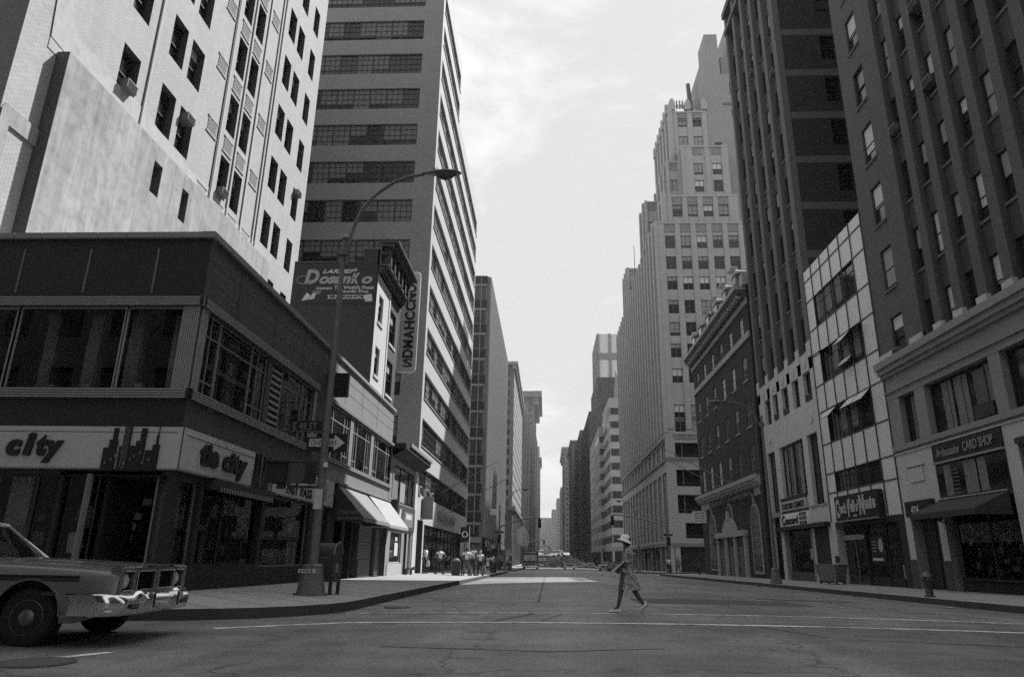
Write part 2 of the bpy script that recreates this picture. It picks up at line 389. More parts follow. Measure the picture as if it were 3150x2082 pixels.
# ---------------------------------------------------------------- the ground
def frange(a, b, s):
    o = []; x = a
    while x < b-1e-6: o.append(x); x += s
    return o+[b]
def sheet(name, xs, ys, zf, m, **tags):
    vs = [(x, y, zf(x, y)) for y in ys for x in xs]; n = len(xs)
    fs = [(j*n+i, j*n+i+1, (j+1)*n+i+1, (j+1)*n+i) for j in range(len(ys)-1) for i in range(n-1)]
    mb = MB(); mb.mesh(vs, fs, m, True); return mb.build(name, **tags)
xs = [-2500, -400, -120, -60, -30, -15]+frange(-8, 16, .5)+[30, 60, 120, 400, 2500]
ys = [-400, -60]+frange(-20, 60, 2)+frange(65, 300, 5)+frange(320, 1100, 20)+[4000]
sheet('road', xs, ys, zr, 'asphalt', kind='structure')
KL, KR = -4.0, 11.7
BLK = [(11.9, 79.6), (91.3, 158.4), (171, 238), (250.5, 317), (330, 396), (409, 475), (488, 700)]
def kerbx(side, Y, a, b, R=3.6):
    k = KL if side < 0 else KR; d = 0
    for e in (Y-a, b-Y):
        if e < R: d = R-sqrt(max(0, R*R-(R-e)**2))
    return k+side*d
for side in (-1, 1):
    for bi, (a, b) in enumerate(BLK):
        far = bi > 2; R = 3.6
        Ys = sorted(set([a, b]+[a+R*(1-cos(pi/2*k/8)) for k in range(9)]+[b-R*(1-cos(pi/2*k/8)) for k in range(9)]+frange(a+R, b-R, 2 if not far else 15)))
        wl = WL if side < 0 else WR; mb = MB(); rows = []
        fx = side*60
        for Y in Ys:
            k = kerbx(side, Y, a, b); z = gz(Y); rows.append([(fx, Y, z+.19), (wl, Y, z+.19) if abs(k) < abs(wl) else (k+side*.05, Y, z+.19), (k+side*.15, Y, z+.145), (k+side*.0, Y, z+.145)])
        for r0, r1 in zip(rows, rows[1:]):
            for i in range(3):
                q = [r0[i], r0[i+1], r1[i+1], r1[i]]
                mb.poly(q if side < 0 else q[::-1], 'paving')
        mb.build('pavement', kind='structure')
        # kerb
        kb = MB(); path = [(fx, a)]+[(kerbx(side, Y, a, b), Y) for Y in Ys]+[(fx, b)]
        for (x0, y0), (x1, y1) in zip(path, path[1:]):
            if abs(x0-x1)+abs(y0-y1) < 1e-5: continue
            d = Vector((x1-x0, y1-y0)).normalized(); n = Vector((d.y, -d.x))*(1 if side < 0 else -1)
            ov = .012; w = .14
            def P(x, y, o, zz): return (x+n.x*o, y+n.y*o, gz(y)+zz)
            A = [P(x0, y0, ov, -.12), P(x0, y0, ov, .150), P(x0, y0, -w, .155), P(x0, y0, -w, .05)]; Bq = [P(x1, y1, ov, -.12), P(x1, y1, ov, .150), P(x1, y1, -w, .155), P(x1, y1, -w, .05)]
            for i in range(3): kb.poly([A[i], Bq[i], Bq[i+1], A[i+1]] if side < 0 else [A[i+1], Bq[i+1], Bq[i], A[i]], 'kerb_stone' if i == 0 else 'paving')
        kb.build('kerb', kind='structure')
def strip(name, pts, w, m, dz=.006, step=.5, jit=0, **tags):
    P = []
    for (x0, y0), (x1, y1) in zip(pts, pts[1:]):
        n = max(1, int(math.hypot(x1-x0, y1-y0)/step))
        P += [(x0+(x1-x0)*i/n, y0+(y1-y0)*i/n) for i in range(n)]
    P.append(pts[-1]); mb = MB(); rnd = random.Random(len(P)); prev = None
    for i, (x, y) in enumerate(P):
        a = P[max(0, i-1)]; b = P[min(len(P)-1, i+1)]; d = Vector((b[0]-a[0], b[1]-a[1])).normalized(); n = (-d.y, d.x); ww = w/2*(1+rnd.uniform(-jit, jit))
        q = [(x+n[0]*ww, y+n[1]*ww), (x-n[0]*ww, y-n[1]*ww)]; q = [(u, v, zr(u, v)+dz) for u, v in q]
        if prev: mb.poly([prev[0], prev[1], q[1], q[0]], m)
        prev = q
    return mb.build(name, **tags)
strip('road_marking', [(-5.0, 11.05), (-4.2, 11.75), (-3.3, 12.25), (4.5, 12.3), (13, 12.35)], .16, 'road_paint', jit=.35, kind='structure')
strip('road_marking', [(-3.9, 14.35), (13, 14.5)], .12, 'road_paint', dz=.006, jit=.4, kind='structure')
strip('road_marking', [(-5.7, 6.9), (-4.9, 8.3)], .17, 'road_paint', jit=.4, kind='structure')
# tar seams and patches
rr = random.Random(3)
for k, (p, w) in enumerate([([(-.9, 12.5), (-.1, 14.6)], .05), ([(-.1, 12.6), (.3, 14.2)], .04), ([(4.2, 10.4), (6.1, 10.1), (7.0, 10.3)], .03), ([(3.2, 12.6), (3.9, 10.6)], .04), ([(-2, 9), (0, 8.6), (1.4, 9.0)], .05), ([(7.7, 18), (7.4, 60)], .05), ([(-.2, 18), (-.1, 70)], .05)]):
    strip('road_seam', p, w, 'asphalt_patch', dz=.004, jit=.5, kind='structure')
for (x0, x1, y0, y1) in [(2.2, 6.5, 18.2, 20.6), (6.0, 8.8, 21.5, 22.2)]:
    mb = MB(); xx = frange(x0, x1, .5); yy = frange(y0, y1, .6); vs = [(x+(rr.uniform(-.1, .1)), y, zr(x, y)+.004) for y in yy for x in xx]; n = len(xx)
    mb.mesh(vs, [(j*n+i, j*n+i+1, (j+1)*n+i+1, (j+1)*n+i) for j in range(len(yy)-1) for i in range(n-1)], 'asphalt_patch'); mb.build('road_patch', kind='structure')
def manhole(x, y, r, lab):
    mb = MB(); z = zr(x, y)+.004; mb.lathe([(r, z), (r, z+.008), (r*.93, z+.008), (r*.93, z+.004), (r*.86, z+.004), (r*.86, z+.008)], 'asphalt_patch', 24, (x, y))
    mb.build('manhole_cover', label=lab, category='manhole cover')
manhole(-5.15, 7.45, .36, 'round iron manhole cover beside the paint mark left of the foreground')
manhole(-3.2, 15.9, .3, 'small dark manhole cover by the left kerb past the corner')
for i, (x, y, s) in enumerate([(5.6, 7.9, .16), (3.35, 14.4, .12), (10.9, 20.6, .3), (-3.7, 12.3, .05), (1.9, 10.8, .05), (11.1, 27.2, .2), (10.9, 38.5, .2), (-3.6, 38, .14), (11.2, 31, .12)]):
    mb = MB(); z = zr(x, y)+.01; a = rr.uniform(0, 3)
    q = [(x+s*cos(a+t)*(1 if k % 2 else .7)*.6, y+s*sin(a+t)*.5, z+rr.uniform(0, .03)) for k, t in enumerate((0, 1.3, 2.7, 4.2, 5.3))]
    mb.poly(q, 'paper'); mb.poly([(a_, b_, c_+.006) for a_, b_, c_ in q], 'paper')
    mb.build('litter', label=['crumpled pale paper on the road in the right foreground', 'small paper scrap on the road right of the walking woman', 'flat white paper in the gutter below the fire hydrant', 'tiny scrap beside the left crosswalk end', 'tiny scrap on the bare foreground road', 'pale scrap by the right kerb near the canvas cart', 'pale scrap in the gutter near the right lamppost', 'scrap in the gutter by the waiting group', 'small scrap in the right gutter past the hydrant'][i], category='litter')
# ---------------------------------------------------------------- corner store (two storeys)
rc = random.Random(11)
cs = thing('corner_store', 'low two-storey corner building with dark parapet and ribbed pale bands', 'building', (-8.49, 15.7, 0))
N1 = FN(cs, -15.0, 15.7); W1 = FL(cs, 15.7)          # corner at x = 6.51 on the north side
XN = lambda X: X+15.0
YW = lambda Y: Y-15.7
m = MB()
wall(m, 0, 6.51, 3.87, 8.72, [(XN(-13.13), XN(-8.91), 4.8, 6.88), (0, XN(-13.13), 4.8, 6.88)], 'dark_panel', .12)
N1.put(m, 'wall')
m = MB(); wall(m, 0, 6.51, -.3, 3.87, [(0, XN(-10.2), .45, 2.78), (XN(-10.2), 6.35, -.3, 2.78)], 'dark_panel', .25, 'shop_dark'); N1.put(m, 'wall')
for X in (-9.83, -11.6, -13.35):
    m = MB(); m.box(-.025, .025, -.012, 0, 7.25, 8.45, 'dark_seam'); N1.put(m, 'panel_seam', XN(X))
upo = [(YW(16.05), YW(20.1), 4.8, 6.86), (YW(20.45), YW(24.45), 4.8, 6.86), (YW(26.3), YW(29.5), 4.72, 6.84), (YW(30.0), YW(33.2), 4.72, 6.84), (YW(33.75), YW(37.75), 4.72, 6.84)]
m = MB(); wall(m, 0, YW(25.9), 3.87, 8.72, upo[:2], 'brown_panel', .14, 'dark_panel'); wall(m, YW(25.9), 22.1, 3.87, 8.72, upo[2:], 'sunlit_panel', .14, 'dark_panel'); wall(m, 0, 22.1, -.5, 3.87, [(YW(16.0), YW(17.0), .82, 2.75), (YW(17.2), YW(20.9), .82, 2.75), (YW(21.15), YW(25.3), .72, 2.82), (YW(25.7), YW(27.4), .1, 2.7), (YW(28.4), YW(31.0), -.4, 2.6), (YW(31.1), YW(36.2), -.4, 2.5), (YW(36.4), YW(37.9), -.4, 2.4)], 'shop_dark', .3)
W1.put(m, 'wall')
m = MB(); body(m, 0, 6.5, .1, 22, -.3, 8.66, 'brown_panel', 'lbt'); N1.put(m, 'roof')
# thin joints in the parapet panels
m = MB()
for i, Y in enumerate((17.6, 20.3, 23.0, 25.7, 28.4, 31.1, 34.0)): m.box(YW(Y)-.012, YW(Y)+.012, -.006, .01, 7.15, 8.7, 'dark_panel')
for z in (7.65, 8.15): m.box(0, 22.1, -.004, .01, z-.008, z+.008, 'dark_panel')
W1.put(m, 'panel_joints')
# copings
m = MB()
for i in range(9): m.box(i*.74-.3, i*.74+.725-.3, -.09, .25, 8.72, 8.87, 'coping_stone')
N1.put(m, 'coping', 0.15)
m = MB(); m.box(-.105, 10.6, -.1, .25, 8.715, 8.875, 'coping_stone'); m.box(10.62, 22.15, -.12, .22, 8.72, 8.85, 'coping_stone'); W1.put(m, 'coping')
# ribbed bands
def ribs(fr, x0, x1, z0, z1, n, out, nm='ribbed_band'):
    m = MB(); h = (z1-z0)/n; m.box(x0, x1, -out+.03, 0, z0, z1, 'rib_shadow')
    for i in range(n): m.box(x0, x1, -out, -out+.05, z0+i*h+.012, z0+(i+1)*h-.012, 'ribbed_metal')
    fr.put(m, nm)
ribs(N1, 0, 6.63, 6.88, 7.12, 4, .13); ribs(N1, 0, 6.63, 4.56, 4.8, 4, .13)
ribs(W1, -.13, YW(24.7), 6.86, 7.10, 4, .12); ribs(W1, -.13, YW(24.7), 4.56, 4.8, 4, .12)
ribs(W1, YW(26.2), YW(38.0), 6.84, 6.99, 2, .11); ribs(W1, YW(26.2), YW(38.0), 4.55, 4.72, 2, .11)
# fluted corner pier
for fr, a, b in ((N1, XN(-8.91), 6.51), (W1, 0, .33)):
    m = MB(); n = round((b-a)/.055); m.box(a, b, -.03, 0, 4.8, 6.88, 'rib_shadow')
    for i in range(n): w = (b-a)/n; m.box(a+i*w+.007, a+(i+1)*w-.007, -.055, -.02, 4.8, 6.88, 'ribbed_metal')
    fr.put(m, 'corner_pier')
# upper windows, glass with the rooms behind
def bigwin(fr, x0, x1, z0, z1, verts, hors, y=.08, fm='window_frame', gm='clear_glass', fw_=.05, nm='window'):
    g = MB(); g.poly([(0, 0, 0), (x1-x0, 0, 0), (x1-x0, 0, z1-z0), (0, 0, z1-z0)], gm); go = fr.put(g, nm, x0, y, z0)
    f = MB(); w = x1-x0; h = z1-z0
    f.box(0, fw_, -.04, .04, 0, h, fm); f.box(w-fw_, w, -.04, .04, 0, h, fm); f.box(fw_, w-fw_, -.04, .04, 0, fw_, fm); f.box(fw_, w-fw_, -.04, .04, h-fw_, h, fm)
    for v in verts:
        v, t = v if isinstance(v, tuple) else (v, .03); f.box(v-x0-t, v-x0+t, -.035, .035, fw_, h-fw_, fm)
    for q in hors:
        a, b, z = q if isinstance(q, tuple) else (x0, x1, q); f.box(a-x0, b-x0, -.03, .03, z-z0-.02, z-z0+.02, fm)
    fr.put(f, 'frame', 0, 0, 0, parent=go); return go
bigwin(N1, 0, XN(-13.16), 4.8, 6.88, [], [], fm='ribbed_metal'); bigwin(N1, XN(-13.10), XN(-10.39), 4.8, 6.88, [], [], fm='ribbed_metal', fw_=.035); bigwin(N1, XN(-10.35), XN(-8.93), 4.8, 6.88, [], [], fm='ribbed_metal', fw_=.035)
bigwin(W1, YW(16.05), YW(20.1), 4.8, 6.86, [(YW(16.45), .02), (YW(16.95), .05), (YW(19.0), .04), (YW(19.45), .02)], [(YW(16.05), YW(20.1), 6.3), (YW(16.05), YW(16.95), 5.15), (YW(19.0), YW(20.1), 5.15)])
bigwin(W1, YW(20.45), YW(24.45), 4.8, 6.86, [(YW(21.4), .04), (YW(23.3), .03), (YW(23.8), .03)], [(YW(21.4), YW(24.45), 6.3)])
for i, (a, b) in enumerate(((26.3, 29.5), (30.0, 33.2), (33.75, 37.75))):
    q = b-a; bigwin(W1, YW(a), YW(b), 4.72, 6.84, [(YW(a+.12*q), .02), (YW(a+.25*q), .03), (YW(b-.25*q), .03), (YW(b-.12*q), .02)], [6.28, (YW(a), YW(a+.25*q), 5.05), (YW(b-.25*q), YW(b), 5.05)], fm='ribbed_metal')
m = MB()
for i in range(9): m.box(YW(20.5), YW(21.35), .02, .07, 4.95+i*.2, 5.03+i*.2, 'ribbed_metal'); 
m.box(YW(20.5), YW(21.35), .07, .09, 4.85, 6.8, 'shop_dark'); W1.put(m, 'louvre')
m = MB(); m.box(YW(24.45), YW(24.62), -.06, .0, 4.8, 6.86, 'ribbed_metal'); W1.put(m, 'end_pier')
# rooms: floor slabs, back wall, inside columns
m = MB(); m.box(.1, 6.3, 3.6, 3.7, 3.9, 8.5, 'interior_dark'); m.box(.1, 6.3, .3, 3.6, 7.0, 7.1, 'interior_dark'); m.box(.1, 6.3, .3, 21.5, 4.45, 4.55, 'interior_dark'); m.box(2.2, 6.3, 3.7, 21.6, 7.0, 7.1, 'interior_dark'); m.box(2.0, 2.2, 3.7, 21.6, 4.5, 7.0, 'interior_mid')
for X in (-12.9, -11.75, -10.65, -9.5): m.box(XN(X)-.16, XN(X)+.16, 1.0, 1.3, 4.5, 7.0, 'concrete')
for X in (-12.1, -11.2, -9.9): m.box(XN(X)-.09, XN(X)+.09, .25, .4, 4.83, 4.93+rc.uniform(0, .08), 'paper')
N1.put(m, 'interior')
m = MB()
for Y in (18.2, 22.6, 25.2, 29.8, 33.5): m.box(YW(Y)-.15, YW(Y)+.15, .9, 1.2, 4.5, 7.0, 'interior_mid')
for Y, a in ((17.2, .5), (18.0, .7), (27.3, 1.2), (28.4, .5), (30.9, 1.4), (32.3, .7), (34.8, 1.8), (36.8, .5)): m.box(YW(Y), YW(Y)+a, .3, .33, 4.75, 6.8, 'curtain')
W1.put(m, 'interior')
# fascia signs
m = MB(); m.box(0, 6.64, -.14, 0, 2.9, 3.87, 'sign_cream'); N1.put(m, 'sign_board')
m = MB(); m.box(-.141, YW(19.65), -.138, 0, 2.901, 3.869, 'sign_cream'); m.box(YW(20.85), YW(27.5), -.13, 0, 2.87, 3.82, 'sign_cream'); W1.put(m, 'sign_board')
m = MB(); m.box(0, 6.5, -.146, -.14, 3.74, 3.752, 'frame_dark'); m.box(6.62, 6.645, -.15, -.14, 2.9, 3.87, 'frame_dark'); m.box(0, 6.64, -.148, -.14, 2.9, 2.93, 'ribbed_metal'); N1.put(m, 'sign_trim')
m = MB(); m.box(0, YW(19.6), -.146, -.138, 3.70, 3.712, 'frame_dark'); m.box(-.13, YW(19.6), -.148, -.138, 2.9, 2.94, 'ribbed_metal'); m.box(YW(20.95), YW(21.02), -.14, -.13, 2.9, 3.78, 'frame_dark'); m.box(YW(21.1), YW(21.16), -.14, -.13, 2.9, 3.78, 'frame_dark'); m.box(YW(21), YW(27.5), -.14, -.13, 2.87, 2.91, 'ribbed_metal'); W1.put(m, 'sign_trim')
for ch, X0, X1, z0, z1 in (('c', -12.62, -12.27, 3.17, 3.55), ('i', -12.2, -11.96, 3.18, 3.71), ('t', -11.91, -11.66, 3.17, 3.66), ('y', -11.72, -11.27, 3.02, 3.53)):
    text(N1, ch, XN(X0)+.12, z0, X1-X0, z1-z0, 'sign_black', y=-.17, depth=.05, bold=.055, shear=.12)
text(N1, 'tie', XN(-13.78), 3.18, .95, .53, 'sign_black', y=-.17, depth=.05, bold=.055, shear=.12)
text(W1, 'tie', YW(16.42), 3.12, .95, .55, 'sign_black', y=-.17, depth=.05, bold=.05, shear=.05)
text(W1, 'city', YW(17.65), 2.97, 1.45, .68, 'sign_black', y=-.17, depth=.05, bold=.05, shear=.05)
text(W1, 'FAST', YW(22.4), 2.97, 1.05, .32, 'sign_black', y=-.14, bold=.02); text(W1, 'PASS', YW(23.7), 2.97, 1.2, .32, 'sign_black', y=-.14, bold=.02)
m = MB(); m.box(YW(21.4), YW(22.2), -.137, -.13, 3.52, 3.55, 'sign_grey'); m.box(YW(21.45), YW(22.1), -.137, -.13, 3.44, 3.47, 'sign_grey'); m.box(YW(21.5), YW(22.2), -.137, -.13, 3.36, 3.39, 'sign_grey'); W1.puts(m, 'small_print')
text(W1, '1', YW(26.3), 3.05, .3, .62, 'dim_letter', y=-.14, bold=.03)
def skyline(fr, x0, w, mirror=False):
    m = MB(); P = [(0, .10, .47), (.07, .19, .66), (.11, .17, .94), (.23, .28, .5), (.27, .37, .99), (.37, .5, .52), (.47, .57, .64), (.52, .60, .94), (.62, .74, .42), (.72, .82, .55), (.76, .79, .80), (.78, .785, 1.0)]
    for i, (a, b, h) in enumerate(P): m.box(x0+a*w/.82, x0+b*w/.82, -.19+i*.0015, -.13, 2.86, 2.92+h*.97, 'sign_black')
    for k in range(4): m.box(x0+(.285+k*.022)*w/.82, x0+(.29+k*.022)*w/.82, -.195, -.19, 2.9, 3.86, 'sign_grey')
    for k in range(10): 
        a = x0+w*(.06+.085*k+(.02 if k % 2 else 0)); m.box(a, a+.03, -.196, -.191, 3.0+.08*(k % 4), 3.06+.08*(k % 4), 'sign_grey')
    fr.put(m, 'skyline_cutout')
skyline(N1, XN(-10.17), 1.3); skyline(W1, YW(19.62), 1.15)
# shop windows
m = MB(); m.box(0, 6.2, 2.6, 2.7, -.2, 2.9, 'interior_dark'); m.box(0, 6.4, .2, 2.7, 2.8, 2.86, 'interior_dark'); m.box(0, XN(-10.3), .25, 2.6, .0, .42, 'interior_mid')
m.box(XN(-13.0), XN(-12.45), .9, 1.2, .4, 2.8, 'concrete'); m.box(XN(-10.2), XN(-10.1), .2, 2.4, -.2, 2.8, 'shop_dark')
N1.put(m, 'interior')
bigwin(N1, 0, XN(-10.25), .45, 2.78, [XN(-11.75)], [], y=.12, gm='shop_glass', fm='frame_dark')
m = MB(); m.tube([(0, 0, .2), (0, 0, 2.8)], .085, 'lamp_metal', 12); N1.put(m, 'column', XN(-10.48), .04)
for k, X in enumerate((-12.9, -12.15, -11.35)):
    m = MB(); m.tube([(0, 0, 2.75), (.02, 0, 2.6)], .03, 'white_paint', 8); N1.put(m, 'spotlight', XN(X), .35)
def shirt(x, z, mm, s=1, dx=0):
    m = MB(); P = [(-.2, 0), (.2, 0), (.22, .3), (.36, .12), (.42, .17), (.26, .52), (.08, .56), (0, .5), (-.08, .56), (-.26, .52), (-.42, .17), (-.36, .12), (-.22, .3)]
    P = [(a*s*.72, b*s) for a, b in P]; m.prism(P, 'y', 0, .05, mm); N1.put(m, 'display_shirt', x, .55+dx, z)
shirt(XN(-10.95), 1.05, 'shirt_white', .85); shirt(XN(-10.85), 1.62, 'shirt_grey', .9, .1); shirt(XN(-12.3), 1.15, 'shirt_grey', .9)
m = MB()
for k in range(26):
    x = rc.uniform(0, 4.6); z = rc.uniform(.45, 2.4); m.box(x, x+rc.uniform(.08, .3), 2.3+rc.uniform(0, .2), 2.58, z, z+rc.uniform(.1, .4), rc.choice(['interior_mid', 'sign_grey', 'concrete']))
for x, z in ((5.05, 2.2), (4.85, 1.85), (4.75, 1.6), (4.7, 1.35)): m.box(x, x+.22, 1.4, 1.43, z, z+.16, 'sign_grey')
m.box(XN(-9.0), XN(-8.95), .2, 2.2, 0, 2.8, 'window_frame'); N1.puts(m, 'display_item')
m = MB(); m.box(0, 22, 2.6, 2.7, -.4, 2.8, 'interior_dark'); m.box(0, 13, .3, 2.7, 2.76, 2.86, 'interior_dark')
m.box(1.5, 9.5, .35, 1.2, .55, .74, 'interior_mid')
for k in range(44):
    x = rc.uniform(1.6, 9.3); 
    if rc.random() < .45: m.box(x, x+rc.uniform(.1, .35), .4+rc.uniform(0, .5), .95, .75, .8+rc.uniform(0, .14), rc.choice(['paper', 'interior_mid', 'paper', 'curtain']))
    else: 
        z = rc.uniform(.9, 2.2); m.box(x, x+rc.uniform(.12, .4), 1.2+rc.uniform(0, .3), 1.55, z, z+rc.uniform(.15, .4), rc.choice(['interior_mid', 'curtain', 'sign_grey', 'interior_mid']))
m.box(YW(18.3), YW(18.95), .42, .44, 2.0, 2.32, 'sign_grey'); m.box(YW(24.4), YW(24.75), .4, .42, 1.85, 2.15, 'paper'); m.box(YW(22.6), YW(24.9), .5, .9, .8, 1.25, 'concrete')
W1.puts(m, 'display_item')
bigwin(W1, YW(16.0), YW(17.0), .82, 2.75, [], [], y=.16, gm='shop_glass', fm='window_frame', fw_=.03); bigwin(W1, YW(17.2), YW(20.9), .82, 2.75, [YW(18.6)], [], y=.16, gm='shop_glass', fm='frame_dark'); bigwin(W1, YW(21.15), YW(25.3), .72, 2.82, [(YW(21.2), .04)], [(YW(21.15), YW(25.3), .76)], y=.16, gm='shop_glass', fm='window_frame', fw_=.03)
m = MB(); m.box(YW(25.7), YW(27.4), .2, .24, .1, 2.7, 'glass_dark'); m.box(YW(25.7), YW(25.8), .12, .2, .1, 2.7, 'window_frame'); W1.put(m, 'door')
m = MB(); m.box(YW(17.3), YW(20.9), -.35, 0, 2.62, 2.86, 'awning_dark')
for i in range(22): m.box(YW(17.35)+i*.16, YW(17.43)+i*.16, -.36, -.345, 2.56, 2.68, 'awning_grey')
W1.put(m, 'rolled_awning')
# roll shutters
m = MB()
for i in range(34): m.box(YW(32.7), YW(35.2), .10+(i % 2)*.02, .2, .0+i*.073, .068+i*.073, 'shutter')
m.box(YW(32.75), YW(34.9), .06, .12, -.1, .9, 'brown_panel'); m.box(YW(31.2), YW(32.6), .5, .6, -.3, 2.6, 'shop_dark'); W1.put(m, 'roll_shutter')
m = MB()
for i in range(34): m.box(0, .72, (i % 2)*.02-.05, .1, .0+i*.070, .066+i*.070, 'shutter')
W1.put(m, 'roll_shutter', YW(35.45))
m = MB(); m.box(YW(36.3), YW(36.42), -.05, .2, -.2, 2.5, 'frame_dark'); W1.put(m, 'post')
# the dark sign box on the parapet
m = MB(); m.box(0, .12, -.75, 0, 0, .95, 'sign_black'); m.box(-.01, .13, -.76, -.72, -.01, .96, 'brown_panel'); W1.put(m, 'blade_sign_box', YW(26.05), 0, 6.95)
# two awnings over the far shops
def awning(fr, y0, y1, z0, z1, out, mm, nm, skew=0, val=.16, scal=True, side=True, side_m=None):
    m = MB(); a, b = y0, y1; m.poly([(a, 0, z0), (b, 0, z0), (b, -out, z1), (a, -out, z1)], mm); m.poly([(a, -.01, z0-.02), (a, -out, z1-.02), (b, -out, z1-.02), (b, -.01, z0-.02)], mm)
    n = int((b-a)/.2); w = (b-a)/n
    for i in range(n):
        P = [(a+i*w, z1), (a+(i+1)*w, z1), (a+(i+1)*w-.01, z1-val*.75), (a+(i+.5)*w, z1-val), (a+i*w+.01, z1-val*.75)] if scal else [(a+i*w, z1), (a+(i+1)*w, z1), (a+(i+1)*w, z1-val), (a+i*w, z1-val)]
        m.prism(P, 'y', -out-.006, -out+.004, mm)
    o = fr.put(m, nm)
    if side:
        for s in (a, b):
            k = MB(); k.prism([(0, z0), (-out, z1), (-out, z1-val), (0, z1-val)], 'x', s-.006, s+.006, side_m or mm); fr.put(k, 'side_flap', *[-c for c in (0, 0)], 0, parent=o)
    return o
aw = awning(W1, YW(25.9)+2.3, YW(32.9), 3.85, 2.55, 1.2, 'awning_grey', 'awning', scal=False, side_m='awning_dark')
text(None, 'STRAPARAMA', 0, 0, .95, .15, 'dim_letter', depth=.006, parent=aw, loc=(YW(28.2)-.012, -.15, 2.66), rz=-pi/2); text(None, 'WATCH STRAPS', 0, 0, 1.0, .12, 'dim_letter', depth=.006, parent=aw, loc=(YW(28.2)-.012, -.13, 2.45), rz=-pi/2)
awning(W1, YW(33.3), YW(37.9), 3.9, 2.5, 1.15, 'awning_pale', 'awning')
m = MB(); m.box(YW(28), YW(38), -.13, 0, 3.86, 3.93, 'coping_stone'); m.tube([(YW(28.2), -.06, 3.86), (YW(38), -.06, 3.9)], .05, 'awning_grey', 8); W1.put(m, 'awning_roller')
# ---------------------------------------------------------------- white brick block above the corner store
wb = thing('white_brick_block', 'tall sunlit white brick block with paired windows and grille panels', 'building', (-15.1, 15.7, 0))
Wb = FL(wb, 15.7, -15.1); q = 15.7
def rws(cols, z0s, h): return [(a-q, b-q, z, z+h) for z in z0s for a, b in cols]
S = [10.1+3.32*k for k in range(14)]
op1 = rws([(19.85, 20.9)], S[2:], 1.72)+rws([(22.35, 23.4), (23.8, 24.85)], S[2:], 1.95)
op2 = rws([(27.5, 28.4), (28.9, 29.8)], [s-.05 for s in S[3:]], 2.0)+rws([(27.5, 28.4), (28.9, 29.8)], [S[1]+.2+3.2-.1], 2.0)
op3 = rws([(32.65, 33.65), (34.05, 35.05), (36.1, 37.0)], [s-.02 for s in S], 1.9)
op2 = rws([(27.5, 28.4), (28.9, 29.8)], [s for s in S[2:]], 2.0)
ops = [o for o in op1+op2+op3 if o[3] < 41]
m = MB(); wall(m, 0, 22.4, 8.0, 42, ops, 'white_brick', .36, 'reveal_shade'); Wb.put(m, 'wall')
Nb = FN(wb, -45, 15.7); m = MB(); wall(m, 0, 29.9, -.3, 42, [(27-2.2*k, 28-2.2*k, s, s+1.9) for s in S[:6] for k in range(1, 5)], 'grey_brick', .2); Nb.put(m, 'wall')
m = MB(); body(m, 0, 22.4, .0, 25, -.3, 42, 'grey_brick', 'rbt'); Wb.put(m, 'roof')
WV = [(.25, 'blind_white'), (0, 'blind'), (0, 'blind_white'), (.3, 'blind'), (0, 'blind')]
windows(Wb, [o for o in ops if o[2] < 33], ('dh', 'frame_dark', 'glass_dark', .06), rev=.34, variants=WV, rnd=rc, cap=100)
for x, z in ((20.05, S[2]+.02), (23.95, S[2]+1.4), (27.6, S[2]+.02), (32.75, S[1]+.02), (34.15, S[1]-.02), (36.2, S[3]+1.45)): ac(Wb, x-q, z, w=.58, h=.32, out=.28)
def grille(fr, x, z, w=.82, h=.7, vis='rib_shadow'):
    m = MB(); m.box(0, w, -.01, .02, 0, h, 'concrete_band')
    for i in range(6):
        for j in range(7): m.box(w*(i+.15+(.0 if j % 2 else .35))/6.4, w*(i+.7+(.0 if j % 2 else .35))/6.4, -.03, -.008, h*(j+.1)/7, h*(j+.75)/7, 'white_stone')
    m.box(-.06, w+.06, -.05, .0, h, h+.06, 'white_stone'); m.box(-.06, w+.06, -.05, .0, -.06, 0, 'white_stone'); fr.put(m, 'grille_panel', x, 0, z)
for s in S[2:9]:
    for x in (25.93, 30.55): grille(Wb, x-q, s-1.05)
    for x in (27.54, 28.94): grille(Wb, x-q, s-1.05)
for a, b in ((21.42, .05), (26.95, .12), (28.62, .05), (31.6, .06), (31.95, .06), (30.15, .04)):
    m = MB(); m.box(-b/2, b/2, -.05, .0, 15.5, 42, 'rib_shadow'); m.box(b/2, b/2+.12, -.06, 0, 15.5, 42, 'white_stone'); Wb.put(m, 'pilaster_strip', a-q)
# rendered party wall standing proud
m = MB(); so_ = [(22.15-q, 22.72-q, 13.8, 15.08), (24.25-q, 24.75-q, 13.75, 15.1)]
wall(m, 1.4, 17.6, 8.0, 15.75, so_, 'stucco', .4, 'reveal_shade', y=-.42); m.poly([(1.4, -.42, 8), (1.4, 0, 8), (1.4, 0, 15.75), (1.4, -.42, 15.75)][::-1], 'brown_brick')  # near end given a dark tone: its shade put into the colour
m.poly([(17.6, -.42, 8), (17.6, 0, 8), (17.6, 0, 15.75), (17.6, -.42, 15.75)], 'stucco'); m.poly([(1.4, -.42, 15.75), (17.6, -.42, 15.75), (17.6, 0, 15.75), (1.4, 0, 15.75)], 'stucco'); rcz = random.Random(4); zz0 = 17.0
for k in range(27):
    x = 1.0+k*.62; zz = 16.95-.028*k+rcz.uniform(-.12, .12); m.poly([(x, -.02, 15.6), (x+.62, -.02, 15.6), (x+.62, -.02, zz), (x, -.02, zz0)], 'stucco_pale'); m.poly([(x, -.02, zz0), (x+.62, -.02, zz), (x+.62, 0, zz), (x, 0, zz0)], 'stucco_pale'); zz0 = zz
m.poly([(1.0, -.035, 16.0), (1.9, -.035, 15.9), (1.9, -.035, 16.8), (1.6, -.035, 17.5), (1.05, -.035, 18.9), (.8, -.035, 18.3)], 'stucco_pale')
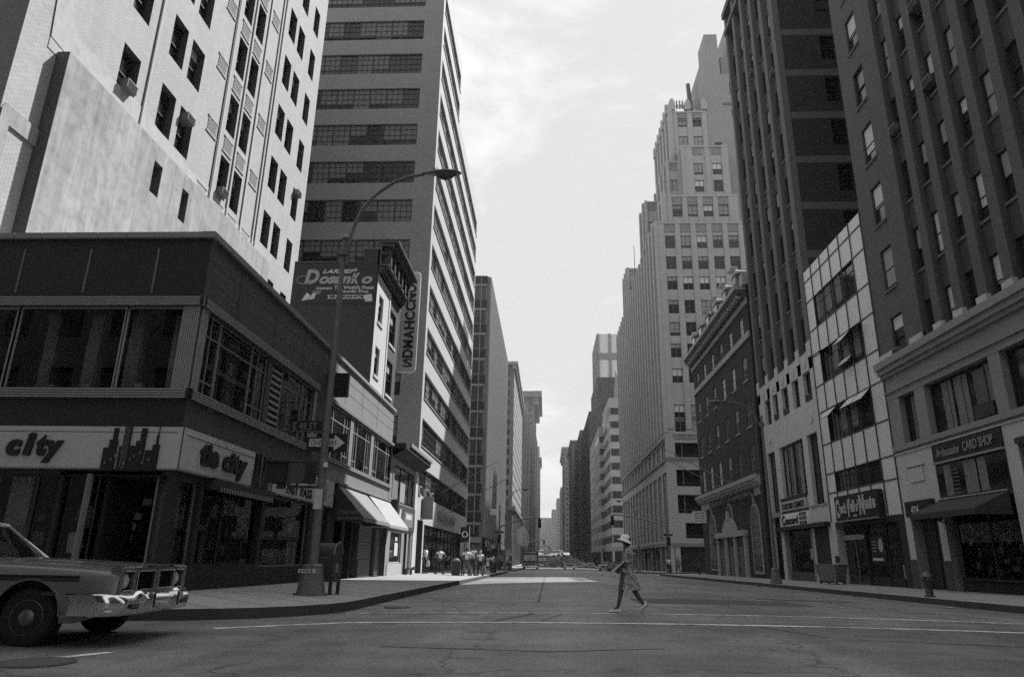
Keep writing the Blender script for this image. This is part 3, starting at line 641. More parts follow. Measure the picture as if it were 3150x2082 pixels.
Wb.put(m, 'party_wall'); windows(Wb, so_, ('dh', 'frame_white', 'glass_dark', .05), rev=.0, variants=[(.5, 'blind_white')], rnd=rc)
m = MB(); wall(m, 0, 1.65, 8.6, 12.9, [(.35, 1.65, 8.6, 12.4)], 'stucco', .04, y=-.07); m.box(.1, 1.65, -.06, 0, 12.9, 12.95, 'stucco'); Wb.put(m, 'pilaster')
# ---------------------------------------------------------------- noodle shop building
ds = thing('noodle_shop_building', 'narrow dark walled building with painted noodle shop sign and white front', 'building', (-8.6, 32.4, 0))
Nd = FN(ds, -12.98, 32.4); XD = lambda X: X+12.98
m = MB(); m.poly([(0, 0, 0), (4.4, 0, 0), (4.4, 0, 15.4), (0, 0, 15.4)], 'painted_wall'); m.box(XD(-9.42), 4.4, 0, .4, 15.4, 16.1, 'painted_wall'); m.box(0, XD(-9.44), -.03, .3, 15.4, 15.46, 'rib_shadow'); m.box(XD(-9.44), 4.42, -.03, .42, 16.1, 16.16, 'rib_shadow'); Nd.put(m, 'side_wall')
m = MB(); body(m, 0, 4.4, 0.01, 5.4, 0, 15.3, 'dark_brick', 'lbt'); Nd.put(m, 'roof')
m = MB(); m.box(XD(-12.7), XD(-8.62), -.03, 0, 13.15, 15.3, 'painted_panel'); Nd.put(m, 'painted_sign')
text(Nd, 'LARMEN', XD(-11.45), 14.78, 1.8, .22, 'pale_letter', y=-.04, bold=.02, shear=.35)
text(Nd, 'D', XD(-12.35), 14.2, .75, .8, 'concrete', y=-.04, bold=.05, shear=.2)
m = MB(); P = [(XD(-12.5)+.42*cos(t)*.8+.1, 14.42+.22*sin(t)) for t in [i*pi/8 for i in range(2, 17)]]; m.tube([(x, -.045, z) for x, z in P], .03, 'dim_letter', 6); m.tube([(XD(-11.95), -.045, 14.95), (XD(-11.85), -.045, 15.2), (XD(-11.9), -.045, 14.95)], .03, 'dim_letter', 6); Nd.put(m, 'flourish')
text(Nd, 'osan', XD(-11.58), 14.2, 1.62, .42, 'concrete', y=-.04, bold=.045, shear=.25); text(Nd, 'k', XD(-9.95), 14.2, .45, .86, 'concrete', y=-.04, bold=.045, shear=.25); text(Nd, 'o', XD(-9.4), 14.2, .55, .42, 'concrete', y=-.04, bold=.045, shear=.25)
text(Nd, 'DOSANKO', XD(-11.7), 13.9, .82, .12, 'pale_letter', y=-.04, bold=.03); text(Nd, "The World's Finest", XD(-10.78), 13.91, 2.05, .2, 'pale_letter', y=-.04, bold=.02); text(Nd, 'Noodle Shop', XD(-10.42), 13.68, 1.42, .2, 'pale_letter', y=-.04, bold=.02)
m = MB(); m.prism([(XD(-11.1), 13.4), (XD(-9.15), 13.4), (XD(-9.15), 13.26), (XD(-8.77), 13.26), (XD(-8.83), 13.68), (XD(-9.15), 13.6), (XD(-11.1), 13.6), (XD(-11.0), 13.5)], 'y', -.045, -.03, 'pale_letter')
m.lathe([(.16, 0), (.2, .1), (.2, .12)], 'dim_letter', 12); Nd.put(m, 'arrow')
text(Nd, 'ENTRANCE', XD(-10.95), 13.44, 1.72, .13, 'sign_black', y=-.055, bold=.03)
m = MB(); m.prism([(XD(-12.4), 13.3), (XD(-12.15), 13.75), (XD(-11.95), 13.55), (XD(-12.1), 13.35)], 'y', -.045, -.03, 'pale_letter'); m.prism([(XD(-12.05), 13.35), (XD(-11.85), 13.72), (XD(-11.68), 13.68), (XD(-11.75), 13.4)], 'y', -.045, -.03, 'pale_letter')
m.prism([(XD(-11.65)+.23*cos(t), 13.85+.23*sin(t)) for t in [pi+i*pi/8 for i in range(9)]], 'y', -.04, -.03, 'sign_grey'); Nd.put(m, 'bowl_and_birds')
Wd = FL(ds, 32.4, -8.58); od = [(.55, 1.5, z, z+1.5) for z in (9.65, 12.4)]; od2 = [(3.2, 4.6, z, z+1.9) for z in (9.3, 12.1)]
m = MB(); wall(m, 0, 2.75, 8.6, 14.85, od, 'white_facade', .18); Wd.put(m, 'front_wall'); m = MB(); wall(m, 2.75, 5.4, 8.6, 14.85, od2, 'dark_brick', .3); m.box(2.72, 2.95, -.04, .05, 8.6, 14.8, 'white_facade'); Wd.put(m, 'front_wall')  # right part of the front darker than the white left part
windows(Wd, od+od2, ('dh', 'frame_dark', 'glass_dark', .06), rev=.18, variants=[(.3, 'blind')], sill='white_facade', rnd=rc)
m = MB()
for z, o in ((14.85, .15), (15.0, .3), (15.2, .5), (15.85, .35), (16.3, .75), (16.5, .95)): m.box(-.02, 5.4, -o, 0, z, z+.13, 'iron')
for k in range(6): m.box(.2+k*.95, .5+k*.95, -.55, 0, 15.3, 16.3, 'iron')
m.box(0, 5.4, -.1, .1, 14.85, 16.6, 'dark_brick'); Wd.put(m, 'cornice')
bs = thing('vertical_sign', 'tall rounded vertical sign with dark outlined letters above the narrow front', 'sign', (-8.5, 39.0, 11.3)); m = MB()
def rrect(x0, x1, z0, z1, r, n=5):
    P = []
    for cx, cz, a in ((x1-r, z0+r, -pi/2), (x1-r, z1-r, 0), (x0+r, z1-r, pi/2), (x0+r, z0+r, pi)): P += [(cx+r*cos(a+pi/2*i/n), cz+r*sin(a+pi/2*i/n)) for i in range(n+1)]
    return P
F0 = Fr(bs, -8.5, 39.0, 0)
m.prism(rrect(-.28, .78, 11.35, 17.6, .22), 'y', 0, .3, 'sign_cream'); F0.put(m, 'panel')
m = MB(); P = rrect(-.29, .79, 11.34, 17.61, .22); m.tube([(x, 0, z) for x, z in P+P[:1]], .035, 'white_paint', 6); F0.put(m, 'edge_trim')
for i, ch in enumerate('LONCCHAMDS'):
    z = 16.95-i*.585
    text(F0, ch, .60, z-.06, .52, .62, 'sign_black', y=-.03, bold=.035, name='letter', rot=pi/2) if ch not in 'LS' else text(F0, ch, .05, z-.04, .55, .5, 'sign_black', y=-.03, bold=.015, name='letter')
m = MB(); m.box(-.42, -.3, .02, .2, 11.9, 15.5, 'white_paint')
for i in range(14): m.box(-.43, -.29, -.0, .22, 11.9+i*.27, 11.93+i*.27, 'sign_black')
F0.put(m, 'tube_ladder'); m = MB()
for z in (12.2, 14.8, 16.8): m.tube([(-.4, .15, z), (-1.1, .3, z+.3)], .03, 'iron', 6)
F0.put(m, 'bracket')
# ---------------------------------------------------------------- narrow two-storey shop
ns = thing('narrow_shop', 'narrow two-storey shop with dark overhanging eave and pale jambs', 'building', (-8.49, 37.9, 0)); Ws = FL(ns, 37.9); y9 = lambda Y: Y-37.9
m = MB(); wall(m, 0, 8.0, -.6, 6.95, [(y9(38.9), y9(45.2), 4.0, 6.0), (y9(38.9), y9(41.9), .72, 2.4), (y9(42.6), y9(43.5), -.3, 2.38), (y9(43.9), y9(44.9), -.3, 2.38)], 'coping_stone', .15, 'dark_panel'); Ws.put(m, 'wall')
m = MB(); body(m, 0, 8.0, .1, 10, 0, 7.0, 'dark_brick'); Ws.put(m, 'roof')
m = MB(); m.box(.1, 8.6, -.75, 0, 6.75, 7.05, 'shop_dark'); m.box(1.2, 8.7, -.85, -.72, 7.0, 7.2, 'coping_stone'); m.poly([(0.1, -.75, 6.75), (8.6, -.75, 6.75), (8.6, 0, 6.3), (.1, 0, 6.3)], 'shop_dark'); Ws.put(m, 'eave')
bigwin(Ws, y9(38.9), y9(45.2), 4.0, 6.0, [(y9(41.0), .04), (y9(43.6), .05)], [], y=.12, gm='glass_dark', fm='frame_dark')
m = MB(); m.box(y9(39.1), y9(40.5), .1, .11, 4.1, 5.2, 'curtain'); m.box(y9(41.2), y9(42.6), .1, .11, 4.1, 5.3, 'blind'); 
for i in range(14): m.box(y9(38.35), y9(38.8), -.03, .02, 4.2+i*.13, 4.26+i*.13, 'ribbed_metal')
Ws.put(m, 'curtain')
m = MB(); m.box(y9(38.3), y9(45.3), -.1, 0, 2.55, 3.9, 'brown_panel'); m.box(y9(38.0), y9(38.4), -.45, 0, 2.5, 4.0, 'sign_black'); 
m.prism([(y9(40.1), 2.8), (y9(40.7), 2.8), (y9(40.9), 3.7), (y9(40.5), 3.6)], 'y', -.115, -.1, 'pale_letter'); m.box(y9(41.9), y9(44.6), -.115, -.1, 2.75, 3.6, 'sign_grey'); m.box(y9(42.4), y9(44.1), -.12, -.1, 3.2, 3.5, 'pale_letter'); Ws.put(m, 'sign_panel')
bigwin(Ws, y9(38.9), y9(41.9), .72, 2.4, [], [], y=.1, gm='glass_dark', fm='frame_white'); m = MB(); m.box(y9(40.4), y9(41.3), .06, .07, 1.1, 1.8, 'pale_letter'); m.box(y9(40.5), y9(41.1), .06, .07, 1.9, 2.1, 'pale_letter'); Ws.put(m, 'notice')
for a in (42.6, 43.9): m = MB(); m.box(0, .95, .1, .14, -.2, 2.38, 'shop_dark'); m.box(-.06, 0, -.02, .1, -.2, 2.4, 'white_facade'); m.box(.95, 1.0, -.02, .1, -.2, 2.4, 'white_facade'); Ws.put(m, 'door', y9(a))
m = MB(); m.box(y9(45.15), y9(45.85), -.08, .1, -.5, 6.8, 'white_facade'); Ws.put(m, 'pilaster')
m = MB(); wall(m, y9(38.4), y9(42.3), -.5, .7, [], 'white_brick', y=-.03); Ws.put(m, 'brick_apron')
# ---------------------------------------------------------------- ribbon-window block
rb = thing('ribbon_window_block', 'tall block with sunlit pale bands and continuous ribbon windows', 'building', (-8.49, 45.9, 0)); Wr = FL(rb, 45.9); Nr = FN(rb, -34, 45.9)
tops = [10.13+3.265*k for k in range(12)]; ops = [(.72, 29.6 if t < 41 else 11.2, t-1.87, t) for t in tops]
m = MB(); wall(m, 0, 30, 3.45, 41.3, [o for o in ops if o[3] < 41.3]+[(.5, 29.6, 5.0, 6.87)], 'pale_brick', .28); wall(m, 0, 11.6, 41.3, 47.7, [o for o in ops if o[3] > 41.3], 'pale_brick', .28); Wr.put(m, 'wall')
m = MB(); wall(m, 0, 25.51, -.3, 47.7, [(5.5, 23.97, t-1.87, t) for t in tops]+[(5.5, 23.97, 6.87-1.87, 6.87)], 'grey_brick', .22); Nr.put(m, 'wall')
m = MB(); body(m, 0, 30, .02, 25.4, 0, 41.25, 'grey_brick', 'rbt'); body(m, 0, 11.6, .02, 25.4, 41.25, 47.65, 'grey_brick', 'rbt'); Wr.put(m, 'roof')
def ribbon(fr, x0, x1, z0, z1, bay, fm, gm, nm='window', y=.2, bl=.5, light='blind_white', rn=rc, sub=3):
    w = x1-x0; h = z1-z0; g = MB(); g.poly([(0, 0, 0), (w, 0, 0), (w, 0, h), (0, 0, h)], gm); f = MB(); n = round(w/bay); bw_ = w/n
    for i in range(n):
        if rn.random() < bl: t = rn.choice((1, .7, .7, .5)); g.box(i*bw_+.03, (i+1)*bw_-.03, -.012, -.004, h*(1-t), h, light)
    go = fr.put(g, nm, x0, y, z0)
    for i in range(n+1):
        a = min(max(i*bw_, .03), w-.03); f.box(a-.05, a+.05, -.05, .0, 0, h, fm)
        if i < n:
            for k in range(1, sub): f.box(a+bw_*k/sub-.02, a+bw_*k/sub+.02, -.035, .0, 0, h, fm)
    for q_ in (.02, .24, .5, .76, .98): f.box(0, w, -.036, 0, h*q_-.024, h*q_+.024, fm)
    fr.put(f, 'frame', 0, 0, 0, parent=go)
for o in ops: ribbon(Wr, o[0], o[1], o[2], o[3], 1.45, 'iron', 'glass_dark', bl=.6, light='blind', sub=4)
ribbon(Wr, .5, 29.6, 5.0, 6.87, 1.2, 'frame_dark', 'glass_mid', bl=.35, light='curtain')
for t in tops: ribbon(Nr, 5.5, 23.97, t-1.87, t, 1.3, 'frame_dark', 'glass_dark', bl=.8, light='curtain', y=.16)
ribbon(Nr, 5.5, 23.97, 5, 6.87, 1.3, 'frame_dark', 'glass_dark', bl=.8, light='curtain', y=.16)
for o in ops: m = MB(); m.box(o[0]-.05, o[1]+.05, -.07, .02, o[2]-.09, o[2], 'ribbed_metal'); Wr.put(m, 'sill')
for k, x in enumerate((.6, 3.1, 5.7)): m = MB(); m.box(0, .9, -.1, .1, 0, .55, 'frame_white'); m.box(.06, .84, -.11, -.09, .05, .5, 'glass_dark'); Wr.put(m, 'hopper_window', x, 0, 5.0)
m = MB(); wall(m, 0, 30, -1.6, 3.45, [(.9, 3.1, -1.6, 3.4), (3.6, 29.4, -1.6, 3.2)], 'pale_brick', 1.6, 'brown_panel'); Wr.put(m, 'wall')
m = MB(); m.box(3.0, 29.4, 1.6, 1.7, -1.2, 3.3, 'glass_dark')
for i in range(12): m.box(3.6+i*2.2, 3.75+i*2.2, .4, .5, -1.0, 3.2, 'frame_dark'); m.box(4.2+i*2.2, 5.2+i*2.2, 1.2, 1.4, .4, 1.6+.3*(i % 3), rc.choice(['curtain', 'interior_mid', 'curtain']))
m.box(1.0, 3.1, 1.5, 1.6, -1.2, 3.4, 'shop_dark'); m.box(3.5, 29.4, .35, .4, -1.2, .1, 'brown_panel'); m.box(3.6, 29.4, .44, .46, .1, 3.2, 'glass_dark'); Wr.put(m, 'shop_front')
text(Wr, 'WALLACHS', 9.5, 3.75, 9.5, .75, 'dim_letter', y=-.12, depth=.1, bold=.03, spacing=1.3)
m = MB(); m.box(2.7, 2.82, -.7, 0, 3.5, 5.0, 'sign_grey'); m.box(2.0, 2.1, -.1, 0, 3.6, 4.8, 'frame_dark'); Wr.put(m, 'blade_sign')
m = MB(); m.tube([(0, -.1, 0), (0, -.1, 2)], .02, 'iron')
def flagpole(fr, x, z, L_, nm, a=.5, lab=None, sway=0):
    m = MB(); m.tube([(0, 0, 0), (-sway*L_, -L_*cos(a), L_*sin(a))], [.05, .025], 'lamp_metal', 6); m.lathe([(.0, 0), (.09, .02), (.09, .06), (0, .1)], 'lamp_metal', 8); m.box(-.09, .09, -.03, .06, -.3, .15, 'iron')
    fr.put(m, nm, x, 0, z)
flagpole(Wr, 11.0, 6.0, 5.2, 'flagpole', .52); flagpole(Wr, 17.5, 5.2, 5.5, 'flagpole', .5)
# ---------------------------------------------------------------- blocks beyond the side street, left
def shaft(root_label, nm, X, Y0, Y1, z1, depth, side, wm, cat='building', grp=None):
    r = thing(nm, root_label, cat, (X, Y0, gz(Y0)), group=grp)
    return r
fb = thing('fluted_office_block', 'office block with fine vertical ribs and dark banded end wall', 'building', (-8.49, 95, gz(95))); Wf = FL(fb, 95); Nf = FN(fb, -34, 95)
m = MB(); m.poly([(0, 0, -2), (47, 0, -2), (47, 0, 40.4), (0, 0, 40.4)], 'far_dark')
for i in range(78): x = .3+i*.6; m.box(x-.1, x+.1, -.28, 0, 3.6, 40.6, 'ribbed_metal')
Wf.put(m, 'ribbed_wall')
m = MB(); m.poly([(0, 0, -2), (25.51, 0, -2), (25.51, 0, 40.6), (0, 0, 40.6)], 'far_grey')
for k in range(10): z = 40.7-3.77*k; m.box(0, 25.2, -.12, 0, z-1.25, z, 'dark_panel'); m.box(0, 25.2, -.16, 0, z-1.62, z-1.3, 'limestone'); m.box(1, 25.0, -.03, 0, z-3.5, z-1.75, 'glass_mid')
for x in (24.3, 21, 17): m.box(x, x+.12, -.2, 0, 4, 40.6, 'limestone')
m.box(0, 25.4, -.5, 0, 2.9, 3.6, 'limestone'); Nf.put(m, 'end_wall')
m = MB(); body(m, 0, 47, .05, 25, -2, 40.3, 'far_dark', 'rbt'); Wf.put(m, 'roof')
m = MB(); wall(m, 0, 47, -2.2, 3.55, [(1+i*4.1, 4.6+i*4.1, -1.4, 2.4) for i in range(11)], 'brown_panel', .5, y=-.31); Wf.put(m, 'shop_front')
m = MB()
for i in range(11): m.box(1.2+i*4.1, 4.4+i*4.1, .0, .1, -1.3, 2.2, 'glass_dark'); m.box(1.6+i*4.1, 2.8+i*4.1, -.36, -.32, 2.5, 3.2, rc.choice(['sign_grey', 'sign_cream', 'brown_panel']))
Wf.put(m, 'shop_window')
for (x, z, w, h, mm) in ((8.2, 6.9, .9, .9, 'white_paint'), (4.2, 1.9, .6, .8, 'sign_grey'), (6.5, 2.2, .8, .6, 'sign_cream')):
    m = MB(); m.box(0, .1, -w-.3, -.3, 0, h, mm); m.tube([(.05, 0, h+.1), (.05, -w-.4, h+.1)], .03, 'iron', 5); Wf.put(m, 'hanging_sign', x, 0, z)
def farblock(nm, lab, Y0, Y1, z1, side, wm, cols=10, rows=14, Xf=None, depth=24, wm2=None, st='plain', corn=None, pil=None, gm='glass_mid', base=4.0, cap=40, ww=.5):
    X = Xf if Xf is not None else (WL if side < 0 else WR); r = thing(nm, lab, 'building', (X, Y0, gz(Y0))); Ln = Y1-Y0
    A = FL(r, Y0, X) if side < 0 else FRt(r, Y1, X); zb = gz(Y0)-2
    cw = Ln/cols; rh = (z1-base-1.2)/rows; ops = [(i*cw+cw*(1-ww)/2, i*cw+cw*(1+ww)/2, base+j*rh+rh*.25, base+j*rh+rh*.8) for j in range(rows) for i in range(cols)]
    m = MB(); wall(m, 0, Ln, zb, z1, ops, wm, .25, wm)
    body(m, 0, Ln, 0, depth, zb, z1, wm2 or wm); A.put(m, 'wall')
    m = MB()
    for a, b, c, d in ops: m.poly([(a, .2, c), (b, .2, c), (b, .2, d), (a, .2, d)], gm)
    A.put(m, 'windows', kind='stuff')
    Nn = FN(r, X-depth if side < 0 else X, Y0); cols2 = 7; cw = depth/cols2; o2 = [(i*cw+cw*.28, i*cw+cw*.72, base+j*rh+rh*.25, base+j*rh+rh*.8) for j in range(rows) for i in range(cols2)]
    m = MB()
    for a, b, c, d in o2: m.box(a, b, -.03, .0, c, d, gm)
    Nn.put(m, 'windows', kind='stuff')
    if corn:
        m = MB(); m.box(-corn, Ln+.2, -corn, .5, z1, z1+corn*.8, wm); m.box(-corn*.6, Ln+.1, -corn*.6, .5, z1-corn, z1, wm); A.put(m, 'cornice')
        m = MB(); w0 = (-.3 if side < 0 else -corn); m.box(w0, depth+(corn if side < 0 else .3), -corn*.96, .5, z1+.02, z1+corn*.78, wm); Nn.put(m, 'cornice')
    if pil:
        m = MB()
        for i in range(cols+1): m.box(i*Ln/cols-pil/2, i*Ln/cols+pil/2, -.3, 0, base, z1-.3, wm); 
        A.put(m, 'pilasters')
    return r, A, Nn
r, A, Nn = farblock('office_block', 'pale mid-rise block with regular window rows beyond the ribbed block', 174.6, 236, 48.8, -1, 'far_light', 16, 14, cap=0, corn=1.0, wm2='far_grey', base=12.5)
m = MB(); m.box(-.5, 61, -.8, 0, 12.2, 13.1, 'far_grey'); A.put(m, 'belt_course'); m = MB(); m.box(0, 24.5, -.6, 0, 12.2, 13.1, 'far_grey'); m.box(0, 24, -.05, 0, 3, 12, 'far_dark'); Nn.put(m, 'belt_course')
m = MB()
for k in range(13): m.box(.5+k*4.7, 4.4+k*4.7, -.1, 0, -2, 11.5, 'far_dark'); m.box(4.4+k*4.7, 5.2+k*4.7, -.3, 0, -2, 12, 'far_grey')
A.put(m, 'arcade')
for k in range(9):
    m = MB(); L0 = 2+k*6.5; m.tube([(L0, 0, 7), (L0, -3.0, 8.8)], .05, 'iron', 4); m.prism([(-2.9, 8.6), (-1.2, 7.6), (-1.3, 4.6-.3*(k % 2)), (-2.2, 4.2), (-2.8, 5.2)], 'x', L0-.04, L0+.04, 'flag'); A.put(m, 'flag')
farblock('office_block', 'shadowed block behind the pale mid-rise block', 254, 316, 62, -1, 'far_grey', 14, 16, pil=.5, Xf=-9.5)
farblock('office_block', 'dark low block farther down the left side', 333, 395, 66, -1, 'far_grey', 14, 18, pil=.6, Xf=-8.7)
farblock('cornice_tower', 'heavy corniced tower crowning the far left row', 412, 470, 93, -1, 'far_grey', 10, 22, corn=4.5, pil=.8, Xf=-7.6, depth=34)
farblock('office_block', 'stepped tower beyond the corniced tower', 491, 560, 80, -1, 'far_grey', 12, 20, pil=.7, Xf=-7.2)
farblock('office_block', 'slim distant tower at the end of the left row', 600, 660, 82, -1, 'far_grey', 10, 20, corn=1.5, Xf=-6.0)
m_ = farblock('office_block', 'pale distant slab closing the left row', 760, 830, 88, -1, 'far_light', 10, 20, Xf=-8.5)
rs = thing('spired_tower', 'thin distant tower with a small spire on the left skyline', 'building', (-11.5, 690, gz(690))); m = MB(); m.box(-12, 4.2, 0, 30, 0, 98, 'far_grey'); rs_ = m.build('shaft', rs); m = MB(); m.lathe([(2.5, 98), (2, 104), (.5, 112), (.1, 122)], 'far_grey', 8, (0, 4)); m.build('spire', rs)
# ---------------------------------------------------------------- brick office block, nearest on the right
rr2 = random.Random(5)
ob = thing('brick_office_block', 'tall dark brick office block with deep window bays over a stone base', 'building', (WR, 33.0, gz(33))); Fo = FRt(ob, 33.0); u3 = lambda Y: 33.0-Y
sills = [10.05+3.365*k for k in range(11)]; o1 = [(1.38, 2.48, s, s+2.03) for s in sills]; bays = [(3.95+1.52*k, 3.95+.97+1.52*k) for k in range(9)]
m = MB(); z1 = 47
wall(m, 0, 2.9, 9.9, z1, o1, 'brown_brick', .16); wall(m, 2.9, 17.3, 9.9, z1, [(a, b, 9.9, z1) for a, b in bays], 'brown_brick', .28); Fo.put(m, 'wall')
m = MB(); o2 = [(a, b, s, s+1.95) for a, b in bays for s in sills]
for a, b in bays: wall(m, a, b, 9.9, z1, [(a+.001, b-.001, s, s+1.95) for s in sills], 'brick_spandrel', .12, y=.28)
Fo.put(m, 'spandrel')
vw = [(.55, 'blind_white'), (.9, 'blind_white'), (.5, 'blind'), (0, 'blind'), (.3, 'blind_white'), (.9, 'blind'), (0, 'blind'), (.7, 'blind_white')]
windows(Fo, o1, ('dh', 'frame_dark', 'glass_mid', .05), rev=.16, variants=vw, sill='concrete_band', rnd=rr2)
Fo2 = Fr(ob, WR+.28, 33.0, -pi/2)
windows(Fo2, [(a+.03, b-.03, s, s+1.95) for s in sills[:9] for a, b in bays], ('dh', 'frame_dark', 'glass_mid', .05), rev=.14, variants=vw, sill='concrete_band', rnd=rr2)
for x, s, dz in ((7.05, sills[4], .9), (7.05, sills[3], .3), (1.7, sills[6], 1.3), (3.98, sills[3], .05), (1.75, sills[0], .02)): ac(Fo, x, s+dz, w=.62, h=.36, out=.3 if x < 3 else .05)
m = MB()
for a, b in [(2.95, 3.9)]+[(bays[k][1]+.02, bays[k+1][0]-.02) for k in range(8)]: m.box(a-.05, b+.05, -.1, .1, 10.15, 10.6, 'limestone_pale')
m.box(0, 1.3, -.06, .1, 10.15, 10.6, 'limestone_pale'); Fo.put(m, 'pier_base')
m = MB()
for z, o, h in ((9.86, .42, .31), (9.62, .30, .24), (9.45, .16, .17), (8.72, .12, .06), (8.42, .02, .3)): m.box(-.02, 17.3, -o, 0, z, z+h, 'limestone')
m.box(0, 17.3, -.001, .3, 8.78, 9.45, 'limestone'); Fo.put(m, 'cornice')
m = MB(); lv = [(u3(31.95), u3(30.55), 6.25, 8.42), (u3(29.72), u3(25.2), 6.25, 8.42), (u3(24.55), u3(20.0), 6.25, 8.42), (u3(19.4), 16.6, 6.25, 8.42)]
wall(m, 0, 17.3, 5.85, 8.42, lv, 'limestone', .35); m.box(0, 17.3, -.1, 0, 6.03, 6.25, 'limestone'); m.box(0, 17.3, -.05, 0, 5.86, 5.92, 'limestone_pale'); Fo.put(m, 'stone_base')
for o in lv: bigwin(Fo, o[0], o[1], o[2], o[3], [o[0]+(o[1]-o[0])*k for k in ((.5,) if o[1]-o[0] < 2 else (.28, .5, .72))], [], y=.3, gm='glass_dark', fm='frame_dark', fw_=.07)
m = MB()
for x, w in ((u3(28.9), .7), (u3(28.0), .9), (u3(26.0), .5), (u3(31.4), .35), (u3(22.5), 1.2)): m.box(x, x+w, .27, .285, 6.35, 8.3, 'curtain')
m.box(u3(26.5), u3(25.3), -.05, .25, 6.32, 6.8, 'frame_dark'); m.box(u3(26.6), u3(25.9), .2, .28, 6.9, 8.2, 'interior_mid'); Fo.puts(m, 'curtain')
m = MB(); low = [(u3(32.45), u3(30.3), -.5, 3.72), (u3(29.78), u3(25.2), -.5, 5.85), (u3(24.5), 16.9, -.5, 5.1)]
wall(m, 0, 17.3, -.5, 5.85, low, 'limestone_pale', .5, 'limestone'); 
m.box(u3(31.95), u3(30.75), -.05, 0, 4.55, 5.15, 'limestone_pale'); m.box(u3(32.1), u3(30.6), -.09, 0, 5.2, 5.28, 'limestone_pale'); m.box(u3(32.1), u3(30.6), -.06, 0, 5.28, 5.34, 'limestone_pale')
m.box(-.0, u3(32.46), -.03, 0, -.5, 1.32, 'brown_panel'); m.box(u3(30.29), u3(29.79), -.03, 0, -.5, 1.28, 'brown_panel'); Fo.put(m, 'stone_base')
m = MB(); m.box(u3(32.5), u3(30.25), -.16, -.02, 3.1, 3.75, 'sign_black'); m.box(u3(32.4), u3(30.3), .45, .5, -.5, 3.1, 'shop_dark'); m.box(u3(31.4), u3(31.35), .4, .45, -.3, 3.0, 'frame_dark'); m.box(u3(30.85), u3(30.8), .3, .4, .3, 1.4, 'chrome'); Fo.put(m, 'doorway')
text(Fo, '424', u3(31.95), 3.2, .62, .34, 'pale_letter', y=-.18)
m = MB(); m.box(u3(29.78), u3(25.2), -.06, .1, 5.15, 5.82, 'sign_black'); m.box(u3(29.78), u3(25.2), -.14, 0, 5.04, 5.12, 'dim_letter'); m.box(u3(29.78), u3(25.2), -.02, .05, 3.5, 5.0, 'glass_dark'); Fo.put(m, 'sign_board')
text(Fo, 'Ambassador', u3(29.45), 5.3, 1.7, .34, 'dim_letter', y=-.08, shear=.1); text(Fo, 'CARD SHOP', u3(27.55), 5.3, 1.9, .36, 'dim_letter', y=-.08, bold=.01)
m = MB()
for x, w in ((.5, .5), (1.9, .9), (2.7, .6)): m.box(u3(29.7)+x, u3(29.7)+x+w, -.035, -.02, 3.75, 4.95, 'curtain')
for k in range(7): m.box(u3(28.7), u3(28.2), -.04, -.02, 3.8+k*.15, 3.85+k*.15, 'interior_mid')
Fo.put(m, 'transom')
m = MB(); m.box(u3(29.78), u3(25.2), 1.6, 1.7, -.4, 3.5, 'interior_dark'); m.box(u3(29.7), u3(25.3), .3, 1.6, -.4, .7, 'interior_dark')
for k in range(70):
    x = rr2.uniform(u3(29.6), u3(25.6)); z = rr2.uniform(.75, 2.6); w = rr2.uniform(.1, .3); m.box(x, x+w, .5+rr2.uniform(0, .6), 1.3, z, z+rr2.uniform(.1, .3), rr2.choice(['interior_mid', 'interior_dark', 'sign_grey', 'curtain', 'interior_mid']))
Fo.puts(m, 'display_item')
bigwin(Fo, u3(29.3), u3(25.3), .6, 3.45, [u3(27.2)], [], y=.2, gm='shop_glass', fm='frame_dark')
awning(Fo, u3(29.95), u3(25.45), 3.62, 3.05, 1.25, 'awning_dark', 'awning', val=.22, scal=False)
m = MB(); m.tube([(u3(29.6), 0, 2.7), (u3(29.6), -1.2, 3.1)], .02, 'frame_dark', 5); m.tube([(u3(29.95), -.02, 3.66), (u3(25.45), -.02, 3.66)], .04, 'dim_letter', 6); Fo.put(m, 'awning_arm')
m = MB(); m.box(u3(24.5), 16.9, .5, .55, -.5, 5.1, 'glass_dark'); m.box(u3(24.5), 17.3, -.1, 0, 5.1, 5.3, 'frame_dark'); m.box(u3(24.5), 16.9, .3, .5, -.5, .7, 'brown_panel'); Fo.put(m, 'shop_window')
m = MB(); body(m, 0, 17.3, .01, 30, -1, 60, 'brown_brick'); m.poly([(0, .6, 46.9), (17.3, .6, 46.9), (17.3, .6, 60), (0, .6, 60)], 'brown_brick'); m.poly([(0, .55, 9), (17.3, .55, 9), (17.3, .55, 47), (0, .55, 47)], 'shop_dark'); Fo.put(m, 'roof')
# ---------------------------------------------------------------- glazed panel building
gp = thing('panel_building', 'pale square panelled building with dark joints and awning windows', 'building', (WR, 41.3, gz(41.3))); Fg = FRt(gp, 41.3); g_ = lambda Y: 41.3-Y
wr = [(g_(40.0), g_(34.45), 16.38-3.44*k-1.88, 16.38-3.44*k) for k in range(3)]+[(g_(40.0), g_(34.45), 4.88, 5.94)]
m = MB(); wall(m, 0, 8.3, 3.32, 18.4, wr, 'glazed_panel', .1, 'mullion_dark'); Fg.put(m, 'panel_wall')
m = MB(); XS = [.03, g_(40.0), g_(38.62), g_(37.24), g_(35.85), g_(34.45), 8.27]
for z in [17.72]+[w_ for o in wr for w_ in (o[2], o[3])]: m.box(0, 8.3, -.035, .005, z-.03, z+.03, 'mullion_dark')
for x in XS: m.box(x-.025, x+.025, -.05, .005, 3.32, 18.45, 'mullion_dark')
Fg.put(m, 'joint_strip')
